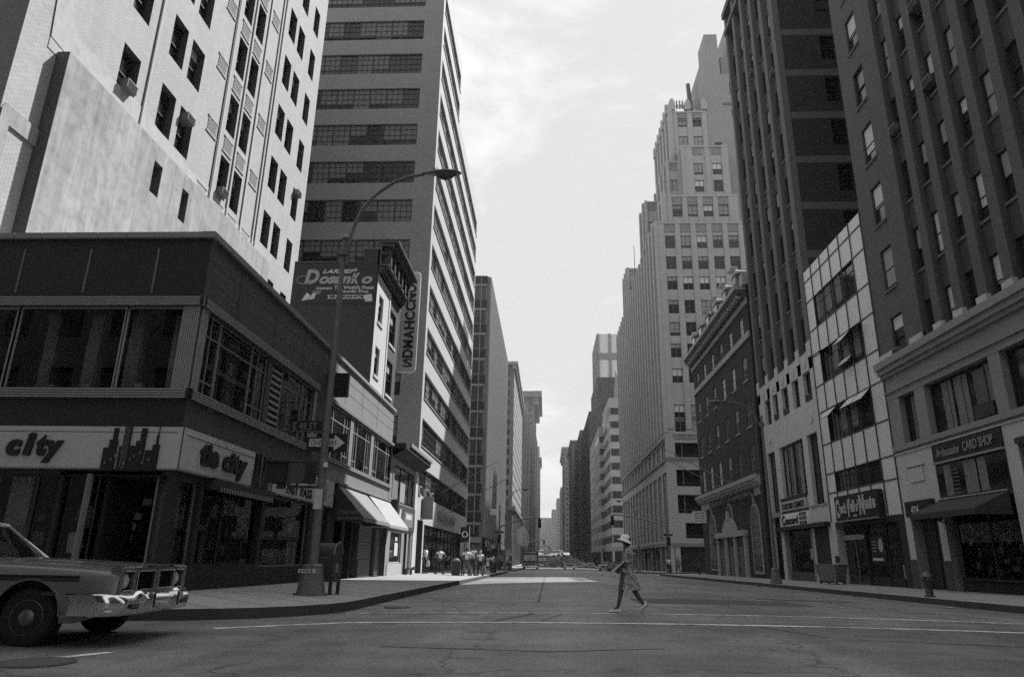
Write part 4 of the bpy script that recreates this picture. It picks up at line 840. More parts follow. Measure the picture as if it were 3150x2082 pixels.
for k, o in enumerate(wr):
    for i in range(4):
        a, b = XS[1+i], XS[2+i]; var = (.0, 'blind')
        f_ = MB(); w = b-a; h = o[3]-o[2]; p = MB(); p.poly([(0, 0, 0), (w, 0, 0), (w, 0, h), (0, 0, h)], 'glass_dark')
        if rr2.random() < .5: p.box(.1, w*.6, -.012, -.004, .3, h, 'curtain')
        po = Fg.put(p, 'window', a, .08, o[2]); f_.box(0, w, -.03, 0, h*.2-.02, h*.2+.02, 'frame_dark'); f_.box(0, w, -.03, 0, h*.72-.02, h*.72+.02, 'frame_dark')
        if i == 0: f_.box(w*.42, w*.46, -.03, 0, 0, h, 'frame_dark')
        Fg.put(f_, 'frame', 0, 0, 0, parent=po)
def hop(i, z, h=.55, out=.55, mm='blind_white'):
    m = MB(); a, b = XS[1+i]+.06, XS[2+i]-.06; m.poly([(a, -.04, z), (b, -.04, z), (b, -out, z-h), (a, -out, z-h)], mm); m.poly([(a, -.03, z), (a, -out+.01, z-h), (b, -out+.01, z-h), (b, -.03, z)], mm); m.tube([(a, -out, z-h), (b, -out, z-h)], .02, 'frame_dark', 5); Fg.put(m, 'open_sash')
hop(2, 12.9); hop(0, 9.45); hop(2, 9.45); hop(3, 9.45); hop(3, 12.9, .35, .6, 'glass_dark'); hop(0, 12.9, .3, .6, 'glass_dark'); hop(1, 9.45, .3, .6, 'glass_dark'); hop(2, 11.62, .42, .4)
m = MB(); wall(m, 0, 8.3, -.6, 3.32, [(.45, 7.75, -.6, 3.3)], 'limestone_pale', .5, 'limestone_pale'); m.box(7.75, 8.3, -.02, 0, -.6, 3.3, 'shop_dark'); m.box(0, .48, -.05, 0, 1.15, 1.5, 'frame_dark'); Fg.put(m, 'shop_front')
m = MB(); m.box(.45, 7.75, .5, .55, -.5, 3.3, 'shop_dark'); m.box(.5, 3.3, .3, .5, 2.32, 2.58, 'dim_letter'); m.box(.5, 3.2, .42, .46, 0, 2.3, 'glass_dark'); m.box(1.9, 2.0, .36, .42, .2, 2.3, 'concrete_band')
m.box(3.5, 7.7, .3, .4, -.4, .5, 'shop_dark'); m.box(3.45, 7.7, .36, .4, .5, 3.0, 'glass_dark'); m.box(6.9, 7.0, .3, .36, .1, 1.1, 'dim_letter'); m.box(3.4, 3.5, .2, .5, -.4, 3.2, 'frame_dark'); m.box(5.6, 5.66, .3, .4, -.4, 3.2, 'frame_dark')
m.box(.45, 7.75, .0, .5, 3.0, 3.3, 'shop_dark'); Fg.put(m, 'shop_window')
m = MB(); m.box(g_(37.4), g_(35.85), .28, .34, 1.2, 2.42, 'sign_black'); m.lathe([(.0, -.01), (.3, 0), (.3, .01), (.0, .02)], 'white_paint', 4)
m = MB(); m.box(g_(37.4), g_(35.85), .28, .34, 1.2, 2.42, 'sign_black'); m.prism([(g_(36.3)+.24*cos(t), 2.0+.33*sin(t)) for t in [i*pi/10 for i in range(20)]], 'y', .26, .28, 'concrete'); 
for k in range(4): m.box(g_(37.25), g_(36.75), .27, .28, 1.7+k*.15, 1.75+k*.15, 'dim_letter')
Fg.put(m, 'poster'); m = MB()
for k in range(9): m.box(g_(37.3)+k*.13, g_(37.3)+k*.13+(.09 if k % 3 else .11), .262, .275, 1.27, 1.38+.03*(k % 2), 'pale_letter')
Fg.puts(m, 'small_print')
m = MB(); m.prism(rrect(g_(39.75), g_(34.62), 3.25, 4.55, .08), 'y', -.34, -.06, 'sign_black'); m.box(g_(39.6), g_(34.7), -.36, -.06, 3.22, 3.27, 'dim_letter'); Fg.put(m, 'sign_board')
text(Fg, 'C', g_(39.6), 3.42, .5, .98, 'concrete', y=-.36, bold=.05); text(Fg, 'hock', g_(39.15), 3.62, .95, .55, 'concrete', y=-.36, bold=.07); text(Fg, 'f', g_(38.1), 3.42, .36, .92, 'concrete', y=-.36, bold=.06, shear=.1); text(Fg, 'ull', g_(37.72), 3.62, .52, .62, 'concrete', y=-.36, bold=.07)
text(Fg, "o'", g_(37.1), 3.62, .36, .58, 'concrete', y=-.36, bold=.07); text(Fg, 'N', g_(36.66), 3.44, .62, .98, 'concrete', y=-.36, bold=.07); text(Fg, 'uts', g_(35.98), 3.66, 1.15, .6, 'concrete', y=-.36, bold=.07)
m = MB(); m.box(g_(37.5), g_(37.1), -.36, -.34, 3.42, 3.48, 'pale_letter'); Fg.put(m, 'small_plate')
m = MB(); body(m, 0, 8.3, .12, 25, -1, 18.3, 'dark_brick'); Fg.put(m, 'roof')
# ---------------------------------------------------------------- brick tower with limestone base
tw = thing('pier_tower', 'tall dark tower with close vertical piers on a limestone base', 'building', (WR, 52.5, gz(52.5))); Ft = FRt(tw, 52.6); t_ = lambda Y: 52.6-Y
piers = [(0, .45), (2.15, 2.75), (4.3, 4.9), (6.45, 7.05), (8.6, 9.2), (10.6, 11.3)]; bay = [(piers[i][1], piers[i+1][0]) for i in range(5)]
s2 = [13.85+3.42*k for k in range(10)]
m = MB()
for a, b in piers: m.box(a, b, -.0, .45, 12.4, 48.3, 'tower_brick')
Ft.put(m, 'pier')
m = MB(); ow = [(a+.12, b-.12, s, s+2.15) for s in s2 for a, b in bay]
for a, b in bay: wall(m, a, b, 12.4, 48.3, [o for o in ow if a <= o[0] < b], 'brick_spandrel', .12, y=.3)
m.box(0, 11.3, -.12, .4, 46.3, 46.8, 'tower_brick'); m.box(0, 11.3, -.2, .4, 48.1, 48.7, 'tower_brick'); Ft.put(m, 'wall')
Ft2 = Fr(tw, WR+.3, 52.6, -pi/2)
windows(Ft2, ow, ('dh', 'frame_dark', 'glass_dark', .05), rev=.12, variants=[(0, 'blind'), (.5, 'blind'), (.2, 'blind'), (0, 'blind')], sill='tower_brick', rnd=rr2)
ac(Ft2, 5.3, s2[7], out=.3); ac(Ft2, 9.6, s2[6], out=.3)
bo = [(t_(49.0), t_(44.45), 5.1, 8.62), (t_(51.75), t_(50.05), 4.4, 8.6), (t_(43.65), t_(42.0), 4.4, 8.6)]+[(t_(a), t_(b), 10.55, 12.4) for a, b in ((51.3, 49.95), (49.4, 48.3), (47.45, 46.15), (45.3, 44.1), (43.25, 42.0))]
m = MB(); wall(m, 0, 11.3, -.8, 13.5, [o if o[2] > 5 else o for o in bo[:1]]+bo[1:]+[(t_(49.6), t_(44.6), -.8, 3.35), (t_(52.3), t_(50.3), -.8, 4.1), (t_(44.2), t_(41.9), -.8, 3.3)], 'limestone_pale', .3)
for a, b in piers: m.box(a-.02, b+.02, -.06, 0, 13.1, 14.08, 'limestone_pale')
for a, b in bay: m.box(a, b, -.001, .3, 13.5, 13.56, 'limestone_pale')
for x, z in ((t_(50.9), 9.6), (t_(42.6), 9.6)): m.prism([(x+.35*cos(t), z+.42*sin(t)) for t in [i*pi/10 for i in range(20)]], 'y', -.05, 0, 'limestone_pale')
for x in (1.3, 3.5, 5.65, 7.8, 9.9): m.prism([(x+.28*cos(t), 13.0+.34*sin(t)) for t in [i*pi/10 for i in range(20)]], 'y', -.05, 0, 'limestone_pale')
m.box(t_(44.3), t_(41.6), -.06, 0, 4.3, 4.42, 'limestone'); m.box(t_(52.4), t_(50.0), -.06, 0, 4.1, 4.4, 'limestone'); Ft.put(m, 'stone_base')
for i, o in enumerate(bo): bigwin(Ft, o[0], o[1], o[2], o[3], [(o[0]+o[1])/2] if i < 3 else [], [(o[0], o[1], (o[2]+o[3])/2)] if i > 2 else [], y=.26, gm='glass_dark', fm='frame_dark', fw_=.06)
for x, z in ((t_(49.2), 10.6), (t_(47.2), 10.6), (t_(43.0), 10.6)): ac(Ft, x, z, out=.05, w=.6, h=.4)
m = MB()
for x, w in ((t_(48.6), .5), (t_(47.4), .4), (t_(46), .6)): m.box(x, x+w, .22, .235, 5.3, 8.5, 'curtain')
Ft.puts(m, 'curtain')
m = MB(); m.box(t_(49.35), t_(44.7), -.14, 0, 5.0, 5.2, 'frame_dark'); m.box(t_(49.4), t_(44.6), -.14, 0, 4.35, 4.98, 'concrete'); m.box(t_(49.4), t_(44.6), -.12, 0, 4.2, 4.33, 'frame_dark'); m.box(t_(49.45), t_(44.55), -.16, 0, 3.35, 4.18, 'white_paint')
for k in range(3): m.box(t_(45.95), t_(44.7), -.18, -.16, 3.42+k*.26, 3.6+k*.26, 'sign_black')
Ft.put(m, 'sign_board'); text(Ft, 'CONCORD CHEMISTS', t_(49.1), 4.47, 4.2, .36, 'sign_black', y=-.16, bold=.01)
text(Ft, 'C', t_(49.3), 3.42, .6, .68, 'sign_black', y=-.18, bold=.05); text(Ft, 'oncord', t_(48.7), 3.47, 2.5, .5, 'sign_black', y=-.18, bold=.05)
m = MB()
for k in range(3): m.box(t_(45.75), t_(44.9), -.19, -.18, 3.48+k*.26, 3.53+k*.26, 'dim_letter')
Ft.puts(m, 'small_print')
m = MB(); m.box(0, 11, .5, .6, -.8, 4.4, 'shop_dark'); m.box(t_(50.4), t_(41.5), -.35, 0, 3.12, 3.36, 'shop_dark'); m.box(t_(49.6), t_(49.4), -.05, .3, -.2, 3.1, 'dim_letter'); m.box(t_(44.6), t_(44.45), -.05, .3, -.2, 3.1, 'dim_letter'); m.box(t_(49.4), t_(44.6), .2, .3, -.8, .55, 'brown_panel'); m.box(t_(49.4), t_(44.6), .24, .26, .55, 3.1, 'glass_dark')
m.box(t_(44.4), t_(42.0), .05, .1, -.8, 3.1, 'shop_dark'); m.box(t_(44.9), t_(44.55), -.08, -.05, 1.3, 1.95, 'dim_letter'); Ft.put(m, 'shop_front')
Nt = FN(tw, WR, 41.32); on = [(3.05, 5.0, 37.75-3.42*k-3.2, 37.75-3.42*k-1.25) for k in range(-4, 6)]
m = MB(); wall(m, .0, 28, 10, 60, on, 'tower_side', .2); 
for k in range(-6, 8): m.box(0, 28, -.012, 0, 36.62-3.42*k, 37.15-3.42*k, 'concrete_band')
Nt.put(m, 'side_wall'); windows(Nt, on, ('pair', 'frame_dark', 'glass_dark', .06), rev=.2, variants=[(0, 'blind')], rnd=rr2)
m = MB(); body(m, 0, 11.27, .5, 28, -1, 48.2, 'tower_side', 'lbt'); body(m, 0, 11.27, 2.6, 28, 48.2, 60, 'tower_side'); m.poly([(0, 2.6, 48.2), (11.3, 2.6, 48.2), (11.3, 2.6, 60), (0, 2.6, 60)], 'tower_side'); m.poly([(0, .46, 12), (11.3, .46, 12), (11.3, .46, 48.2), (0, .46, 48.2)], 'shop_dark'); Ft.put(m, 'roof')  # unseen upper setback added for the shadow it casts on the left side
# ---------------------------------------------------------------- savings bank
bk = thing('bank_building', 'brick bank with stone cornice, dormered slate roof and arched windows', 'building', (WR, 75.0, gz(75))); Fb = FRt(bk, 74.9); b_ = lambda Y: 74.9-Y
cy = [55.4, 58.95, 62.4, 65.9, 69.4, 72.9]; ops = []
for Y in cy: ops += [(b_(Y)-.58, b_(Y)+.58, 18.65, 20.3), (b_(Y)-.6, b_(Y)+.6, 15.03, 17.0), (b_(Y)-.6, b_(Y)+.6, 11.3, 13.35), (b_(Y)-.6, b_(Y)+.6, 7.6, 9.9)]
def arch(x, w, z0, z1, n=9): return [(x-w/2, z0), (x+w/2, z0)]+[(x+w/2*cos(pi*i/n), z1-w*.75+w*.75*sin(pi*i/n)) for i in range(n+1)]
m = MB(); wall(m, 0, 21.6, -1.2, 20.9, ops, 'bank_brick', .16); Fb.put(m, 'wall')
windows(Fb, ops, ('dh6', 'dim_letter', 'glass_dark', .06), rev=.14, variants=[(.9, 'blind_white'), (.5, 'blind'), (0, 'blind'), (.5, 'blind')], sill='bank_trim', rnd=rr2, cap=100)
m = MB(); m.box(-.1, 21.65, -.15, 0, 18.1, 18.6, 'bank_trim'); Fb.put(m, 'belt_course')
m = MB()
for z, o, h in ((20.9, .12, .5), (21.4, .35, .35), (21.75, .75, .35), (22.1, .95, .3)): m.box(-.4, 21.62, -o, 0, z, z+h, 'bank_trim' if z < 21.3 else 'dark_brick' if z < 22 else 'bank_trim')
for k in range(30): m.box(.1+k*.72, .38+k*.72, -.7, -.3, 21.45, 21.75, 'bank_trim')
m.box(0, 21.6, -.3, .1, 22.4, 23.3, 'concrete_band'); 
for k in range(7): m.box(.2+k*3.5, 1.1+k*3.5, -.34, .1, 22.4, 23.4, 'bank_trim')
Fb.put(m, 'cornice')
m = MB(); m.poly([(0, .1, 23.2), (21.6, .1, 23.2), (21.6, 1.8, 26.2), (0, 1.8, 26.2)], 'slate'); m.poly([(0, 1.8, 26.2), (21.6, 1.8, 26.2), (21.6, 20, 26.4), (0, 20, 26.4)], 'slate'); m.poly([(21.6, .1, 23.2), (21.6, 20, 23.2), (21.6, 20, 26.4), (21.6, 1.8, 26.2)], 'bank_brick'); m.poly([(0, .1, 23.2), (0, 1.8, 26.2), (0, 20, 26.4), (0, 20, 23.2)], 'bank_brick')
body(m, 0, 21.6, .02, 20, -1.2, 23.2, 'bank_brick', 'lrb'); ro = Fb.put(m, 'roof')
for Y in cy:
    x = b_(Y)-1.6 if Y > 60 else b_(Y)-1.6; m = MB(); m.prism([(-.7, 0), (.7, 0), (.7, 1.5)]+[(.7*cos(t), 1.5+.45*sin(t)) for t in [pi*i/8 for i in range(9)]], 'y', -.15, 1.6, 'slate'); m.prism([(-.85*cos(t), 1.42+.6*sin(t)) for t in [pi*i/8 for i in range(9)]][::-1]+[(-.75, 1.42), (.75, 1.42)], 'y', -.25, .1, 'bank_trim'); m.box(-.45, .45, -.18, -.14, .2, 1.45, 'glass_dark'); Fb.put(m, 'dormer', x, .35, 23.3)
for k in range(4): m = MB(); m.box(-.8, .8, -.75, -.2, 0, .05, 'white_paint'); Fb.put(m, 'dormer_hood', b_(55.5)+.4-3.45*(k), 0, 24.5)
m = MB()
for z, o, h in ((5.95, .1, .68), (6.62, .35, .2), (6.82, .55, .22), (7.04, .68, .32)): m.box(.3, 21.6, -o, 0, z, z+h, 'bank_trim')
Fb.put(m, 'cornice')
m = MB(); m.box(b_(70.8), b_(55.5), -.13, -.1, 5.97, 6.55, 'sign_black'); Fb.put(m, 'sign_board'); text(Fb, 'GREATER NEW YORK SAVINGS BANK', b_(70.4), 6.08, 14.4, .36, 'dim_letter', y=-.15)
for Y, w in ((55.95, 2.2), (70.3, 2.6)):
    m = MB(); m.prism(arch(0, w+.25, 0, 5.2), 'y', -.08, 0, 'bank_trim'); m.prism(arch(0, w-.25, .15, 5.05), 'y', -.1, -.08, 'glass_dark'); 
    for i in (-.5, 0, .5): m.box(i*w*.45-.02, i*w*.45+.02, -.12, -.1, .2, 4.4, 'dim_letter')
    for k in range(8): m.box(-w*.43, w*.43, -.119, -.1, .6+k*.5, .63+k*.5, 'dim_letter')
    m.box(-.1, .1, -.14, 0, 5.2, 5.9, 'bank_trim'); Fb.put(m, 'arched_window', b_(Y), 0, .25)
m = MB(); x0 = b_(68.4); w = 9.9
for k in range(4): a = x0+k*3.1; m.box(a, a+.45, -.25, 0, -1.1, 3.1, 'bank_trim')
m.box(x0-.1, x0+9.9, -.35, 0, 3.1, 3.55, 'bank_trim'); m.prism([(x0+2.6, 3.55), (x0+7.1, 3.55), (x0+6.2, 4.4), (x0+4.9, 4.9), (x0+3.5, 4.4)], 'y', -.3, 0, 'bank_trim')
for k in range(3): a = x0+.45+k*3.1; m.box(a, a+2.65, -.06, 0, -1.1, 3.1, 'glass_dark'); m.box(a+.6, a+2.0, -.09, -.06, -1.1, 2.3, 'concrete_band')
m.prism(arch(x0+4.85, 1.9, 4.2, 6.0), 'y', -.12, 0, 'bank_trim'); m.prism(arch(x0+4.85, 1.5, 4.4, 5.85), 'y', -.14, -.1, 'glass_dark'); m.prism([(x0+4.5, 4.5), (x0+5.3, 4.5), (x0+5.1, 5.2), (x0+4.7, 5.3)], 'y', -.35, -.15, 'concrete'); Fb.put(m, 'portal')
m = MB(); m.box(0, .12, -1.6, -.25, 0, 1.1, 'white_paint'); 
for k in range(4): m.box(-.01, .13, -1.45, -.45, .15+k*.24, .24+k*.24, 'sign_grey')
Fb.put(m, 'banner_sign', b_(71.9), 0, 4.7)
flagpole(Fb, b_(62.5), 7.6, 6.8, 'flagpole', .55, sway=.35); flagpole(Fb, b_(66.2), 7.6, 6.8, 'flagpole', .55, sway=.35)
m = MB(); m.box(.15, .5, -.18, 0, -1.1, 13, 'iron'); Fb.put(m, 'downpipe', 21.2)
# ---------------------------------------------------------------- stepped stone skyscraper
dk = thing('setback_skyscraper', 'pale stone skyscraper with stepped setbacks and a crown of carved piers', 'building', (WR, 95, gz(95)))
def dblock(X0, X1, Y0, Y1, z0, z1, n_cols, rows=True, wcols=None, west=True, wz=None, pitch=4.6, crown=1, topm='deco_orna', first=0, split=False, pr=.3, ww=1.45):
    Nn = FN(dk, X0, Y0); A = FRt(dk, Y1, X0); Wd_ = X1-X0; m = MB(); m2 = MB(); L_ = Y1-Y0; body(m2, 0, L_, .0, Wd_, z0, z1, 'deco_stone', 'lbt')
    if wcols is None: wcols = [Wd_*(i+.5)/n_cols for i in range(n_cols)]
    zs = wz or [z for z in frange(z0+1.2, z1-2.4, 3.6)]; ops = [(c-ww/2, c+ww/2, z, z+2.05) for c in wcols for z in zs]
    wall(m, 0, Wd_, z0, z1, ops, 'deco_stone', .22); Nn.put(m, 'wall')
    windows(Nn, ops, ('pair', 'concrete_band', 'glass_mid', .07), rev=.2, variants=[(0, 'blind'), (.5, 'blind_white'), (.3, 'blind'), (.75, 'blind'), (1, 'blind')], split=False, rnd=rr2, cap=100)
    m = MB(); ed = [0]+[(a+b)/2 for a, b in zip(wcols, wcols[1:])]+[Wd_]
    for i, e in enumerate(ed): a = max(0, e-(.40 if 0 < i < len(ed)-1 else .0)); b = min(Wd_, e+.40) if i < len(ed)-1 else Wd_; a = a if i < len(ed)-1 else wcols[-1]+ww/2+.08; b = b if i else wcols[0]-ww/2-.08; m.box(a+.02, b-.02, -.14, 0, z0+.5, z1+.15*crown, 'deco_stone')
    for c in wcols: m.box(c-ww/2, c+ww/2, -.05, 0, z1-1.25, z1-.35, topm); m.box(c-ww/2-.02, c+ww/2+.02, -.08, 0, z1-1.6, z1-1.45, 'deco_spandrel')
    m.box(0, Wd_, -.18, 0, z1-.28, z1, 'deco_stone'); Nn.put(m, 'pilasters')
    if west:
        n = max(3, round(L_/1.55)); m = MB(); g = MB(); w_ = L_/n
        m.poly([(0, .3, z0), (L_, .3, z0), (L_, .3, z1), (0, .3, z1)], 'rib_recess')
        for i in range(n+1): x = i*w_; wd_ = .22 if i % 2 else .4; m.box(x-wd_, x+wd_, -.12 if i % 2 else -.3, .32, z0, z1+(.5 if i % 2 == 0 else .1)*crown, 'deco_stone')
        A.put(m, 'ribbed_wall')
        for i in range(n):
            for k in range(int((z1-z0)/3.6)): g.poly([(i*w_+.35, .27, z0+.8+k*3.6), ((i+1)*w_-.35, .27, z0+.8+k*3.6), ((i+1)*w_-.35, .27, z0+2.9+k*3.6), (i*w_+.35, .27, z0+2.9+k*3.6)], 'glass_mid')
        A.put(g, 'windows', kind='stuff')
    else: m2.poly([(0, 0, z0), (L_, 0, z0), (L_, 0, z1), (0, 0, z1)], 'deco_stone')
    A.put(m2, 'roof')
wz1 = [16.1+.1, 19.0, 23.3-0, 28.3, 33.1-.0, 36.9, 40.4-1.9, 43.7-1.9, 47.07-2.0]
dblock(WR, 29.2, 95, 152, 17.7, 49.25, 5, wcols=[18.2-WR, 20.5-WR, 22.85-WR, 25.2-WR, 27.5-WR], wz=[18.0-.2, 21.4-1.9+.0, 24.63, 28.3, 31.6-.1, 34.85, 38.5, 41.8-.1, 45.05], first=0)
dblock(17.75, 29.0, 96.2, 140, 49.25, 54.4, 4, wcols=[2.05, 4.35, 6.7, 9.0], wz=[51.0-.2])
dblock(16.05, 18.2, 103.2, 108.5, 49.25, 57.2, 1, wcols=[1.0], wz=[51.5]); dblock(16.3, 19.0, 131.5, 138.5, 49.25, 57.5, 1, wcols=[1.2], wz=[51.5])
dblock(21.2, 28.4, 97.2, 99.9, 54.4, 63.7, 2, wcols=[2.45, 5.35], wz=[55.6, 58.6], west=True)
dblock(19.0, 21.15, 98.6, 110, 54.4, 61.8, 1, wcols=[.8], wz=[56.5], west=True)
dblock(20.3, 26.4, 100.2, 115, 61.8, 72.2, 2, wcols=[2.0, 4.4], wz=[65.5, 69.3])
Nc = FN(dk, 20.3, 100.2); Ac = FRt(dk, 115, 20.3)
m = MB()
for x, h in ((0, 74.6), (2.6, 74.4), (5.3, 74.6)): m.prism([(x-.1, 72.5), (x+.9, 72.5), (x+.9, h-.7), (x+.6, h), (x+.2, h), (x-.1, h-.7)], 'y', -.35, .6, 'deco_stone')
for x in (1.25, 1.75, 2.2, 3.9, 4.4, 4.9): m.prism([(x-.12, 72.8), (x+.12, 72.8), (x+.22, 73.4), (x+.08, 73.8), (x+.12, 74.2), (x, 74.5), (x-.12, 74.2), (x-.08, 73.8), (x-.22, 73.4)], 'y', -.1, .1, 'deco_spandrel')
Nc.put(m, 'crown'); m = MB()
for k in range(7): x = .3+k*2.2; m.prism([(x-.45, 72.5), (x+.45, 72.5), (x+.4, 74.0), (x+.15, 74.5), (x-.15, 74.5), (x-.4, 74.0)], 'y', -.5, .4, 'deco_stone')
Ac.put(m, 'crown')
m = MB(); m.tube([(25.3, 106, 72), (25.0, 106, 82.0)], .36, 'concrete_band', 14); m.tube([(22.6, 101.5, 74.8), (25.1, 105.5, 78)], .04, 'iron', 4)
m2 = m.build('chimney', dk, (-WR, -95, -gz(95)))
for x, y, z, h in ((17.0, 112, 50, 9.0), (16.9, 125, 50, 9.5)): m = MB(); m.tube([(x-WR, y-95, z-gz(95)), (x-WR, y-95, z+h-gz(95))], .06, 'iron', 4); m.build('mast', dk)
# base of the skyscraper
Nb2 = FN(dk, WR, 95); Ab2 = FRt(dk, 152, WR)
bo = [(1.3, 12.6, 16.25-1.9+.0, 17.2)]; 
m = MB(); ob_ = [(1.25, 5.6, 14.35, 16.3), (7.6, 12.0, 14.35, 16.3), (1.25, 5.6, 10.5, 12.7), (7.6, 12.0, 10.5, 12.7), (1.25, 5.6, 7.0, 9.4), (7.6, 12.0, 7.0, 9.4), (2.1, 4.6, 3.85, 5.8), (8.4, 11.0, 3.85, 5.8), (1.25, 12.4, -1.2, 2.8)]
wall(m, 0, 13.15, -1.5, 17.7, ob_, 'deco_stone', .35, 'deco_spandrel'); m.box(1.2, 12.8, -.1, 0, 16.8, 17.35, 'deco_orna'); m.box(1.2, 12.8, -.2, 0, 17.4, 17.6, 'deco_stone'); m.box(0, 13.15, -.2, 0, 13.95, 14.3, 'deco_spandrel'); m.box(0, 13.15, -.12, 0, 2.85, 3.25, 'deco_spandrel'); Nb2.put(m, 'stone_base')
for o in ob_[:8]: bigwin(Nb2, o[0], o[1], o[2], o[3], [(o[0]+.95, .07), (o[1]-.95, .07)] if o[1]-o[0] > 3 else [], [(o[2]*.8+o[3]*.2)], y=.3, gm='glass_dark', fm='concrete_band', fw_=.08)
m = MB(); m.box(1.25, 12.4, .35, .4, -1.2, 2.8, 'shop_dark'); Nb2.put(m, 'shop_front')
oa = [(1.2+i*4.35, 4.4+i*4.35, 3.6, 12.4) for i in range(13)]; ob3 = [(1.2+i*4.35, 4.4+i*4.35, 14.4, 16.4) for i in range(13)]; oc = [(1.0+i*4.35, 4.6+i*4.35, -2, 2.8) for i in range(13)]
m = MB(); wall(m, 0, 57, -2, 17.7, oa+ob3+oc, 'deco_stone', .6, 'deco_spandrel'); m.box(0, 57, -.3, 0, 16.7, 17.3, 'deco_orna'); m.box(0, 57, -.25, 0, 13.8, 14.3, 'deco_spandrel'); m.box(0, 57, -.15, 0, 2.85, 3.3, 'deco_spandrel')
for i in range(13):
    for k in (.28, .72): m.box(1.2+i*4.35+3.2*k-.1, 1.2+i*4.35+3.2*k+.1, .1, .6, 3.6, 16.4, 'deco_stone')
Ab2.put(m, 'stone_base'); m = MB()
for o in oa+ob3: m.poly([(o[0], .5, o[2]), (o[1], .5, o[2]), (o[1], .5, o[3]), (o[0], .5, o[3])], 'glass_dark'); m.box(o[0], o[1], .38, .48, o[2]+3.2, o[2]+4.0, 'deco_spandrel') if o[3]-o[2] > 4 else None
Ab2.put(m, 'windows', kind='stuff'); m = MB(); m.box(0, 57, .5, .6, -2, 2.8, 'shop_dark')
for k in range(5): m.box(3+k*9.5, 8+k*9.5, -.9, 0, 2.3, 2.5, 'awning_dark'); m.box(3+k*9.5, 8+k*9.5, -.92, -.88, 2.0, 2.3, rr2.choice(['awning_dark', 'dim_letter']))
Ab2.put(m, 'shop_front'); m = MB(); body(m, 0, 57, .65, 13, -2, 17.7, 'deco_spandrel', 'lb'); Ab2.put(m, 'roof')
# plain tower behind it
pt_ = thing('blank_tower', 'plain windowless pale tower rising behind the stepped skyscraper', 'building', (26.42, 100, gz(100))); Np = FN(pt_, 26.42, 100); m = MB()
wall(m, 0, 2.7, 15, 83.4, [], 'far_light'); wall(m, 2.7, 5.2, 15, 79.4, [(4.0, 5.0, 75.4, 77.8), (4.0, 5.0, 71, 72.3)], 'far_light', .3, 'far_dark'); wall(m, 5.2, 26, 15, 92, [], 'far_light'); m.box(.5, 2.7, .3, 5, 83.4, 87.8, 'far_light'); m.box(3.2, 5.2, 1.2, 5, 79.4, 83.8, 'far_light'); m.box(2.7, 5.2, -.12, 0, 73.3, 73.7, 'far_grey'); m.box(.9, 2.0, -.02, 0, 49, 51.4, 'far_dark'); m.box(.9, 2.0, -.02, 0, 64.6, 66.2, 'far_dark'); Np.put(m, 'wall')  # right part, hidden from view, raised for the shadow it casts
Ap = FRt(pt_, 120, 26.42); m = MB(); wall(m, 0, 20, 15, 83.3, [], 'far_light'); Ap.put(m, 'wall'); m = MB(); body(m, 0, 20, .01, 2.7, 15, 83.3, 'far_light', 'lt'); body(m, 0, 20, 2.7, 5.2, 15, 79.3, 'far_light', 'lt'); body(m, 0, 20, 5.2, 26, 15, 91.9, 'far_light', 'lbt'); m.poly([(0, 5.2, 79), (20, 5.2, 79), (20, 5.2, 91.9), (0, 5.2, 91.9)], 'far_light'); Ap.put(m, 'roof')
# ---------------------------------------------------------------- further blocks on the right
def zig(nm, lab, X, Y0, Y1, z1, n0=0):
    r = thing(nm, lab, 'building', (X, Y0, gz(Y0))); Nn = FN(r, X, Y0); A = FRt(r, Y1, X); L_ = Y1-Y0; m = MB(); m.poly([(0, 0, -3), (24, 0, -3), (24, 0, z1), (0, 0, z1)], 'deco_stone'); k = MB(); k.poly([(0, 0, -3), (L_, 0, -3), (L_, 0, z1), (0, 0, z1)], 'deco_stone')
    z = z1-2.6
    while z > 4:
        m.box(.25, 24, -.06, 0, z-1.7, z, 'glass_mid'); k.box(0, L_-.3, -.06, 0, z-1.7, z, 'glass_mid')
        for i in range(5): m.box(.2+i*2.4, .32+i*2.4, -.1, 0, z-1.7, z, 'far_grey')
        z -= 3.45
    m.box(.0, 24, -.12, 0, 3.2, 4.0, 'limestone'); m.box(.5, 24, -.05, 0, -2, 3.0, 'shop_dark'); k.box(0, L_-.5, -.05, 0, -2, 3.0, 'shop_dark'); Nn.put(m, 'banded_wall'); A.put(k, 'banded_wall'); m = MB(); body(m, 0, L_, .02, 24, -3, z1, 'deco_stone', 'lbt'); A.put(m, 'roof'); return r, Nn, A
r, Nn, A = zig('banded_block', 'pale block with horizontal window bands wrapping its corner', 15.75, 174.6, 196, 40.3); m = MB(); m.poly([(0, 6, 40.3), (24, 6, 40.3), (24, 6, 50), (0, 6, 50)], 'far_light'); m.prism([(0, 40.3), (21, 40.3), (21, 43), (10, 51)], 'y', 3, 3.2, 'far_light'); A.put(m, 'raised_roof')
zig('banded_block', 'second banded block stepping out past the first', 14.6, 196.1, 237, 36.6)
farblock('dark_setback_block', 'dark block with two roof setbacks beyond the banded blocks', 254, 316, 53, 1, 'far_dark', 14, 14, Xf=15.6, pil=.4)
r = thing('dark_setback_block', 'dark square top rising over the dark setback block', 'building', (19.3, 262, gz(262))); A = FRt(r, 300, 19.3); m = MB(); m.poly([(0, 0, 50), (38, 0, 50), (38, 0, 68), (0, 0, 68)], 'far_dark'); body(m, 0, 38, 0, 20, 50, 68, 'far_dark'); A.put(m, 'wall')
farblock('office_block', 'mid-height shadowed block on the right with stepped roofline', 333, 395, 60, 1, 'far_dark', 14, 16, Xf=16.0, pil=.5)
farblock('office_block', 'corniced grey block halfway down the right side', 409, 474, 66, 1, 'far_grey', 12, 18, Xf=15.0, corn=1.5, pil=.5)
